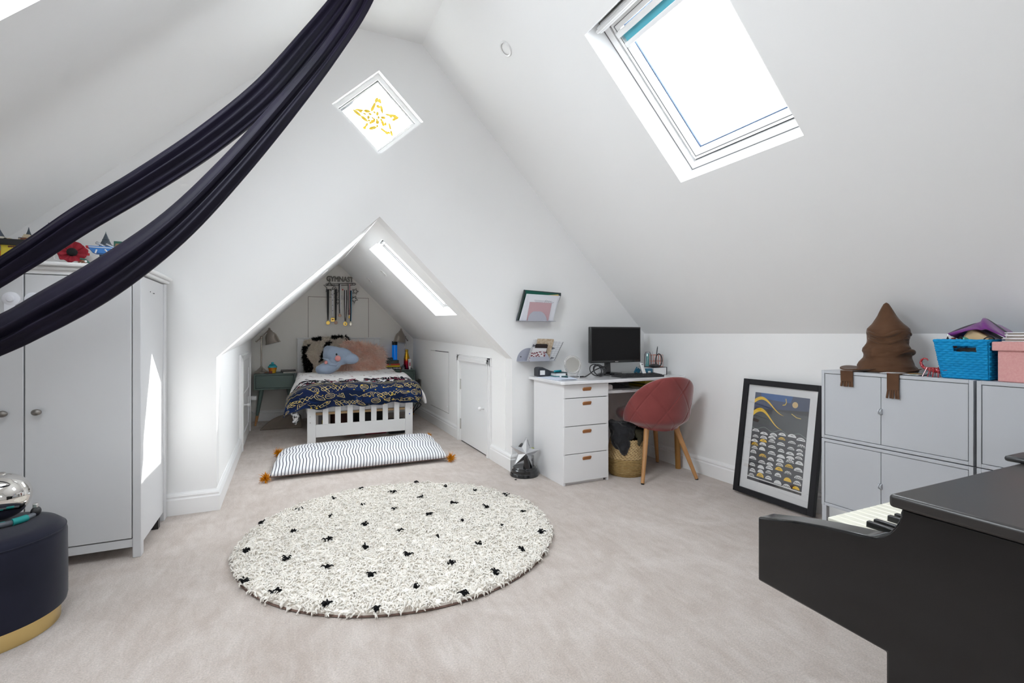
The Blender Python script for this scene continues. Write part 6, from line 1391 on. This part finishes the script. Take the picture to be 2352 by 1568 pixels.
# final places of the desk clutter
def nudge(name, dx, dy, dz=0, sc=None):
    o = bpy.data.objects[name]; o.location += Vector((dx, dy, dz))
    if sc: o.scale = sc
for nm, d in (('white_box', (-.025, -.09)), ('pen_cup', (-.013, -.085)), ('hair_band', (-.013, -.085)), ('teal_packet', (-.035, -.07)), ('tablet_stand', (-.028, -.07)), ('blue_card', (-.008, -.12)), ('computer_mouse', (.012, -.06, .006)),
              ('spray_bottle', (.077, -.075, 0, (1, 1, .76))), ('keyboard', (.015, 0, 0, (.86, 1, 1))), ('black_organizer', (-.043, .08, 0, (.68, 1, 1.2))), ('notebook', (-.125, .05)), ('highlighter', (-.125, .05)), ('pen', (-.11, .03))): nudge(nm, *d)
for o in list(COL.objects):
    if o.get('group') == 'pens in the rose gold cup': o.location += Vector((-.013, -.085, 0))

# ---- wall trays with papers
TRY = mat('lilac_grey_metal', (.40, .41, .48), .45)
def tray(lab, x0, x1, z0, dep, cx_, rad, back=None):
    t = thing('wall_tray', lab, 'letter tray', ((x0 + x1) / 2, GY - dep / 2, z0), 0, 'lilac-grey wall trays above the desk')
    W2(MB().box(x0, x1, GY - dep, GY, z0, z0 + .003), 'tray_floor', TRY, t, bevel=.001)
    W2(MB().prism([(cx_ + rad * cos(a), GY - dep - .001, z0 + rad * sin(a) * .98) for a in np.linspace(0, pi, 28)], (0, .003, 0)), 'front_flange', TRY, t)
    bc = back or ((x0 + x1) / 2, (x1 - x0) / 2)
    W2(MB().prism([(bc[0] + bc[1] * cos(a), GY - .003, z0 + bc[1] * .95 * sin(a)) for a in np.linspace(0, pi, 32)], (0, .003, 0)), 'back_plate', TRY, t); return t
def leaf(t, nm, m, pts, th=.002): return W2(MB().prism(pts, (0, th, 0)), nm, m, t)
PAPW = mat('paper_white', (.74, .75, .80), .85)
pg = Pic(160, 200, (.74, .75, .80)); r = random.Random(6)
for k in range(9): pg.line([(30 + 2 * k, 30 + k * 3.2), (60 + 60 * r.random() + 20, 30 + k * 3.2)], 1.3, (.35, .35, .4))
for k in range(6): pg.line([(96 + k * 9, 22 + 3 * k), (90 + k * 9, 46)], 2, (.18, .18, .2))
LETM = imgmat('letter_print', pg.a, .85)
y = GY - .075
tray('upper lilac-grey wall tray full of papers', 1.60, 1.905, 1.146, .085, 1.742, .082)
fo = thing('green_folder', 'dark green folder at the back of the upper wall tray', 'folder', (1.78, GY - .02, 1.15)); DGF = mat('bottle_green', (.006, .12, .085), .35); DGD = mat('green_black', (.03, .045, .045), .5)
W2(MB().prism([(1.605, GY - .012, 1.150), (1.905, GY - .012, 1.150), (1.972, GY - .05, 1.352), (1.972, GY - .05, 1.372), (1.645, GY - .05, 1.385)], (0, .006, 0)), 'back_cover', DGD, fo); W2(MB().prism([(1.61, GY - .020, 1.150), (1.90, GY - .020, 1.150), (1.95, GY - .058, 1.345), (1.945, GY - .058, 1.362), (1.655, GY - .058, 1.380)], (0, .005, 0)), 'front_cover', DGF, fo); W2(MB().prism([(1.86, GY - .0625, 1.342), (1.945, GY - .0625, 1.344), (1.94, GY - .0625, 1.358), (1.84, GY - .0625, 1.349)], (0, .002, 0)), 'orange_print', mat('orange_card', (.62, .42, .12), .6), fo)
le = thing('letters', 'white printed letters standing in the upper wall tray', 'paper', (1.77, GY - .045, 1.15))
W2(MB().prism([(1.592, GY - .045, 1.150), (1.60, GY - .045, 1.150), (1.65, GY - .075, 1.37), (1.636, GY - .075, 1.372)], (0, .02, 0)), 'dark_sheet', DGD, le)
for k in range(3): leaf(le, 'sheet', PAPW, [(1.605 + .012 * k, GY - .050 - .005 * k, 1.150), (1.895, GY - .050 - .005 * k, 1.150), (1.945 - .01 * k, GY - .085 - .005 * k, 1.345 - .006 * k), (1.65 + .006 * k, GY - .085 - .005 * k, 1.352 - .006 * k)])
q0, q1, q2, q3 = (Vector(p) for p in ((1.640, GY - .066, 1.152), (1.885, GY - .066, 1.152), (1.915, GY - .1, 1.325), (1.668, GY - .1, 1.335)))
o = W2(MB().grid(lambda a, b: q0.lerp(q1, a).lerp(q3.lerp(q2, a), b), 1, 1), 'printed_sheet', LETM, le)
for l in o.data.uv_layers['uv'].data: l.uv = (l.uv[0], 1 - l.uv[1])
pcard = thing('pink_card', 'dusty pink card in front of the letters in the upper tray', 'card', (1.75, GY - .08, 1.15)); leaf(pcard, 'card_face', mat('dusty_pink', (.52, .34, .37), .8), [(1.655, GY - .074, 1.150), (1.842, GY - .074, 1.150), (1.862, GY - .098, 1.286), (1.672, GY - .098, 1.290)]); leaf(pcard, 'card_edge', PAPW, [(1.648, GY - .071, 1.150), (1.66, GY - .071, 1.150), (1.672, GY - .095, 1.295), (1.664, GY - .095, 1.294)])
tray('lower lilac-grey wall tray with a large half-round back', 1.606, 1.905, .838, .085, 1.762, .086, (1.712, .106))
W2(MB().ball((1.640, GY - .006, .872), (.005, .003, .005), 10, 6), 'screw', BLACKP, bpy.data.objects['wall_tray.001'])
gp = Pic(120, 140, (.72, .72, .74))
for k in range(9): gp.line([(0, 10 + k * 15), (120, 10 + k * 15)], 1.4, (.52, .54, .56)); gp.line([(8 + k * 14, 0), (8 + k * 14, 140)], 1.2, (.55, .57, .6))
for x, y_ in ((92, 48), (108, 118), (12, 40)): gp.poly([(x - 9, y_ - 9), (x + 9, y_), (x - 9, y_ + 10)], (.16, .16, .19))
GRD = imgmat('grid_print', gp.a, .85)
gs = thing('gridded_sheet', 'gridded white sheet with dark triangles in the lower tray', 'paper', (1.80, GY - .05, .842)); q0, q1, q2, q3 = (Vector(p) for p in ((1.668, GY - .052, .842), (1.905, GY - .052, .836), (1.968, GY - .085, .985), (1.712, GY - .085, 1.008)))
o = W2(MB().grid(lambda a, b: q0.lerp(q1, a).lerp(q3.lerp(q2, a), b), 1, 1), 'sheet', GRD, gs, solid=.002)
for l in o.data.uv_layers['uv'].data: l.uv = (l.uv[0], 1 - l.uv[1])
W2(MB().tube([q1 + Vector((.002, 0, 0)), q2 + Vector((.002, 0, 0))], .002, 6), 'dark_edge', BLACKP, gs)
kn = thing('tan_notebook', 'mottled tan notebook in the lower wall tray', 'notebook', (1.80, GY - .06, .842)); leaf(kn, 'cover', mat('mottled_tan', (.42, .30, .19), .8, var=(60, (.60, .50, .38), .15)), [(1.722, GY - .064, .842), (1.852, GY - .064, .842), (1.882, GY - .096, 1.000), (1.878, GY - .096, 1.008), (1.742, GY - .096, 1.012), (1.738, GY - .096, 1.004)], .006)
wl = thing('dark_wallet', 'dark brown wallet in front of the tan notebook', 'wallet', (1.78, GY - .07, .842)); leaf(wl, 'cover', mat('dark_leather', (.022, .012, .010), .4), [(1.715, GY - .074, .842), (1.816, GY - .074, .842), (1.826, GY - .098, .962), (1.818, GY - .098, .970), (1.728, GY - .098, .972), (1.722, GY - .098, .966)], .008)
rc_ = Pic(90, 90, (.66, .64, .66)); r = random.Random(8)
for k in range(60): x = r.random() * 90; rc_.disc(x, 90 - r.random() * (55 + .2 * x), 4 + 3 * r.random(), 3.5, [(.16, .02, .03), (.22, .03, .05)][k % 2])
rcd = thing('floral_card', 'white card with dark red blossom print in the lower tray', 'card', (1.74, GY - .08, .842)); q0, q1, q2, q3 = (Vector(p) for p in ((1.672, GY - .079, .842), (1.80, GY - .079, .842), (1.818, GY - .098, .937), (1.696, GY - .098, .942)))
o = W2(MB().grid(lambda a, b: q0.lerp(q1, a).lerp(q3.lerp(q2, a), b), 1, 1), 'card_face', imgmat('blossom_print', rc_.a, .8), rcd, solid=.0015)
for l in o.data.uv_layers['uv'].data: l.uv = (l.uv[0], 1 - l.uv[1])

# ---- velvet chair
ROSE = mat('rose_velvet', (.205, .045, .043), .8, spec=.15, sheen=.9, var=(7, (.27, .065, .062), .3), bump=(180, .15, .001)); OAK = mat('oak_wood', (.42, .205, .075), .45, var=(18, (.50, .26, .10), .3))
ch = thing('velvet_chair', 'dusty red velvet tub chair with quilted back and oak legs', 'chair', (2.51, 2.92, 0), -.146)
def CW(mb, n, m, **k): return mb.build(n, m, ch, **k)
def seat(a, z):
    return z
pr_ = [(.001, .395), (.17, .392), (.20, .402), (.212, .425), (.212, .445), (.20, .466), (.16, .478), (.08, .482), (.001, .483)]
rings = [[Vector((r_ * cos(a) * 1.05, r_ * sin(a) * 1.08 + .065 + .025 * (1 if sin(a) > 0 else -.6) * sin(a), z)) for a in np.linspace(0, 2 * pi, 48, endpoint=False)] for r_, z in pr_]
CW(MB().loft(rings), 'seat', ROSE, smooth=60)
def shell(a, b, s_):
    """a: -1..1 round the back (0 = straight behind), b: 0 bottom .. 1 top"""
    ph = a * 1.60; top = .748 - .33 * abs(a) ** 2.3; bot = .350 + .050 * abs(a) ** 2; z = lerp(bot, top, b)
    lean = .055 * (z - .36) / .38; bul = .040 * sin(pi * min(1, b * 1.0)) ** .7
    rad = .196 + lean + .030 * sstep(0, .25, b) - .035 * sstep(.18, 0, b)
    f1 = (ph * 1.25 + (z - .36) * 3.6 + .25); f2 = (ph * 1.25 - (z - .36) * 3.6 + .25)
    seam = min(abs((f1 % 1) - .5), abs((f2 % 1) - .5)); dent = .005 * (1 - sstep(0, .035, seam)) if s_ > 0 else 0
    edge = (1 - abs(a) ** 14) ** .5 * (1 - max(0, 2 * b - 1) ** 10) ** .5 if abs(a) < 1 and b < 1 else 0
    r_ = rad + (s_ * .026 * edge - dent * edge)
    return Vector((r_ * sin(ph) * 1.0, -r_ * cos(ph) + .0 - .02, z + (-.0 if b < 1 else 0)))
def smb(s_):
    return MB().grid(lambda a, b: shell(2 * a - 1, b, s_), 150, 80, uv=False)
m1 = smb(1); m2 = smb(-1); m1.add(m2.v, m2.f)
CW(m1, 'backrest', ROSE, smooth=180)
cr_, sr_ = cos(.146), sin(.146)
for (wx, wy) in ((2.254, 2.71), (2.681, 2.636), (2.753, 3.127), (2.33, 3.20)):
    dx, dy = wx - 2.51, wy - 2.92; lx_, ly_ = dx * cr_ - dy * sr_, dx * sr_ + dy * cr_
    l = CW(MB().cyl((lx_, ly_, .006), (lx_ * .50, ly_ * .50, .405), .0125, .021, 18), 'leg', OAK, smooth=40); CW(MB().cyl((lx_, ly_, 0), (lx_, ly_, .007), .012, n=16), 'foot_pad', BLACKP)
CW(MB().box(-.14, .14, -.14, .14, .375, .398), 'seat_base', BLACKP, bevel=.01)

# ---- laundry basket with clothes
SG = mat('seagrass', (.46, .31, .14), .8, var=(45, (.58, .42, .22), .2), bump=(160, .5, .002)); SG2 = mat('seagrass_dark', (.30, .19, .065), .85, var=(45, (.40, .27, .11), .2), bump=(160, .5, .002))
BX, BY = 2.325, 2.985
lb = thing('seagrass_basket', 'round seagrass basket under the desk, stuffed with dark clothes', 'basket', (BX, BY, 0))
for k in range(11):
    z = .006 + k * .0115; r_ = interp([(0, .118), (.03, .134), (.08, .139), (.13, .136)], z)
    MB().tube([(r_ * cos(a) + .0012 * sin(22 * a + k * pi), r_ * sin(a), z + .0014 * sin(26 * a + k * pi)) for a in np.linspace(0, 2 * pi, 72, endpoint=False)], .0068, 6, closed=True).build('coil', SG2, lb, smooth=70)
for k in range(13):
    z = .134 + k * .0105; r_ = interp([(.13, .137), (.16, .132), (.22, .120), (.26, .112)], z)
    MB().tube([(r_ * cos(a) * (1 + .012 * sin(30 * a + k * pi * .75)), r_ * sin(a) * (1 + .012 * sin(30 * a + k * pi * .75)), z + .0035 * sin(30 * a + k * pi * .75 + 1.2)) for a in np.linspace(0, 2 * pi, 120, endpoint=False)], .0066, 6, closed=True).build('coil', SG, lb, smooth=70)
MB().lathe([(.001, .002), (.125, .003), (.130, .012), (.126, .014), (.001, .012)], (0, 0, 0), 40).build('basket_bottom', SG2, lb)
def cloth_lump(name, lab, balls, m, vox=.012, extra=None):
    t = thing(name, lab, 'clothes', balls[0][0]); mb = MB()
    for c, r_, a in balls: mb.ball(c, r_, 18, 12, Matrix.Rotation(a, 3, 'Y') @ Matrix.Rotation(a * .7, 3, 'X'))
    o = W2(mb, 'fabric', m, t, remesh=vox); tx = bpy.data.textures.new('folds', 'CLOUDS'); tx.noise_scale = .045; k = o.modifiers.new('d', 'DISPLACE'); k.texture = tx; k.strength = .030; k.mid_level = .5; return t
cloth_lump('black_jacket', 'black jacket spilling over the near side of the basket', [((BX - .06, BY - .03, .33), (.10, .10, .06), .3), ((BX - .10, BY - .055, .27), (.055, .07, .09), -.2), ((BX - .02, BY, .345), (.12, .09, .045), -.25), ((BX - .09, BY - .10, .22), (.045, .030, .06), 0), ((BX - .12, BY - .02, .37), (.06, .07, .03), .5)], mat('black_cloth', (.010, .010, .013), .85, sheen=.3, bump=(60, .5, .004)))
cloth_lump('olive_top', 'olive green garment lying on the far side of the basket', [((BX + .06, BY - .08, .300), (.060, .045, .038), .5), ((BX + .105, BY - .05, .315), (.05, .04, .032), -.3), ((BX + .03, BY - .122, .262), (.016, .018, .05), .2), ((BX + .10, BY - .10, .27), (.016, .016, .045), -.3)], mat('olive_cloth', (.042, .036, .018), .9, bump=(60, .5, .004)), .009)
cloth_lump('dark_sweater', 'dark charcoal sweater heaped on top of the seagrass basket', [((BX + .04, BY + .02, .33), (.09, .09, .05), .2), ((BX + .02, BY + .04, .28), (.09, .08, .05), 0)], mat('charcoal_cloth', (.016, .016, .017), .9, bump=(60, .5, .004)))

# ---- star lamp on the floor
sx_, sy_ = 1.607, 3.262
sl_ = thing('star_trophy', 'silver faceted star on a round black stepped base by the desk', 'lamp', (sx_, sy_, 0)); GB = mat('gloss_black', (.012, .012, .013), .18, coat=.4); SVR = mat('silver_paint', (.60, .61, .63), .26, .75)
MB().lathe([(.106, 0), (.108, .006), (.104, .022), (.098, .028), (.096, .046), (.088, .052), (.086, .060), (.08, .064), (.001, .064)], (0, 0, 0), 48).build('base', GB, sl_, smooth=30)
c = ay(1206, 1040, 3.235); nrm = Vector((-.28, -1, .12)).normalized(); xx = Vector((0, 0, 1)).cross(nrm).normalized(); yy_ = nrm.cross(xx)
def sp(r_, a, d): return c + xx * (r_ * sin(a)) + yy_ * (r_ * cos(a)) + nrm * d
rot0 = .14; out = [sp(.112 if i % 2 == 0 else .050, rot0 + pi * i / 5, 0) for i in range(10)]; bk_pts = [p - nrm * .045 for p in out]; ctr = c + nrm * .042
mb = MB(); mb.add(out + [ctr], [(i, (i + 1) % 10, 10) for i in range(10)]); mb.build('star_face', SVR, sl_, world=True)
mb = MB(); mb.add(out + bk_pts, [(i, (i + 1) % 10, 10 + (i + 1) % 10, 10 + i) for i in range(10)] + [tuple(range(10, 20))]); mb.build('star_side', SVR, sl_, world=True)
a, b = out[0] - nrm * .012, out[1] - nrm * .012
for k in (0, 1): o_ = -nrm * (.008 + .014 * k) + (out[0] - out[9]).normalized() * 0; W2(MB().tube([out[0].lerp(out[1], .25) + o_ + Vector((.001, 0, .001)), out[0].lerp(out[1], .85) + o_ + Vector((.001, 0, .001))], .0035, 6), 'slot', GRY, sl_)
W2(MB().ball(out[1].lerp(out[2], .35) - nrm * .02 + Vector((0, 0, .001)), (.012, .012, .004), 12, 6), 'green_light', mat('lime', (.30, .35, .02), .4), sl_)
W2(MB().ball(out[3].lerp(out[4], .45) - nrm * .02, (.010, .010, .010), 12, 8), 'knob', BLACKP, sl_)
W2(MB().ball(out[9].lerp(out[0], .1) - nrm * .02 + Vector((-.012, 0, .0)), (.006, .02, .028), 12, 8, Matrix.Rotation(.7, 3, 'Y')), 'button', BLACKP, sl_)
arm = spline([(sx_ - .005, sy_ - .05, .06), (sx_ - .012, sy_ - .062, .10), (sx_ - .024, sy_ - .075, .14), (c.x - .018, c.y - .065, c.z - .01)], 16)
W2(MB().tube(arm, lambda k: .026 * (1 - .72 * k) + .002, 12), 'arm', GB, sl_, smooth=60)
W2(MB().tube(spline([(sx_ + .045, sy_ + .02, .06), (sx_ + .05, sy_ + .0, .08), (c.x + .03, c.y + .01, c.z - .04)], 10), .014, 10), 'arm', GB, sl_, smooth=60)
t = tag(MB().lathe([(.008, 0), (.009, .003), (.004, .006), (.001, .006)], (1.495, 3.175, 0), 10).build('carpet_fluff', BLACKP), 'tiny black scrap on the carpet before the star lamp', 'scrap')
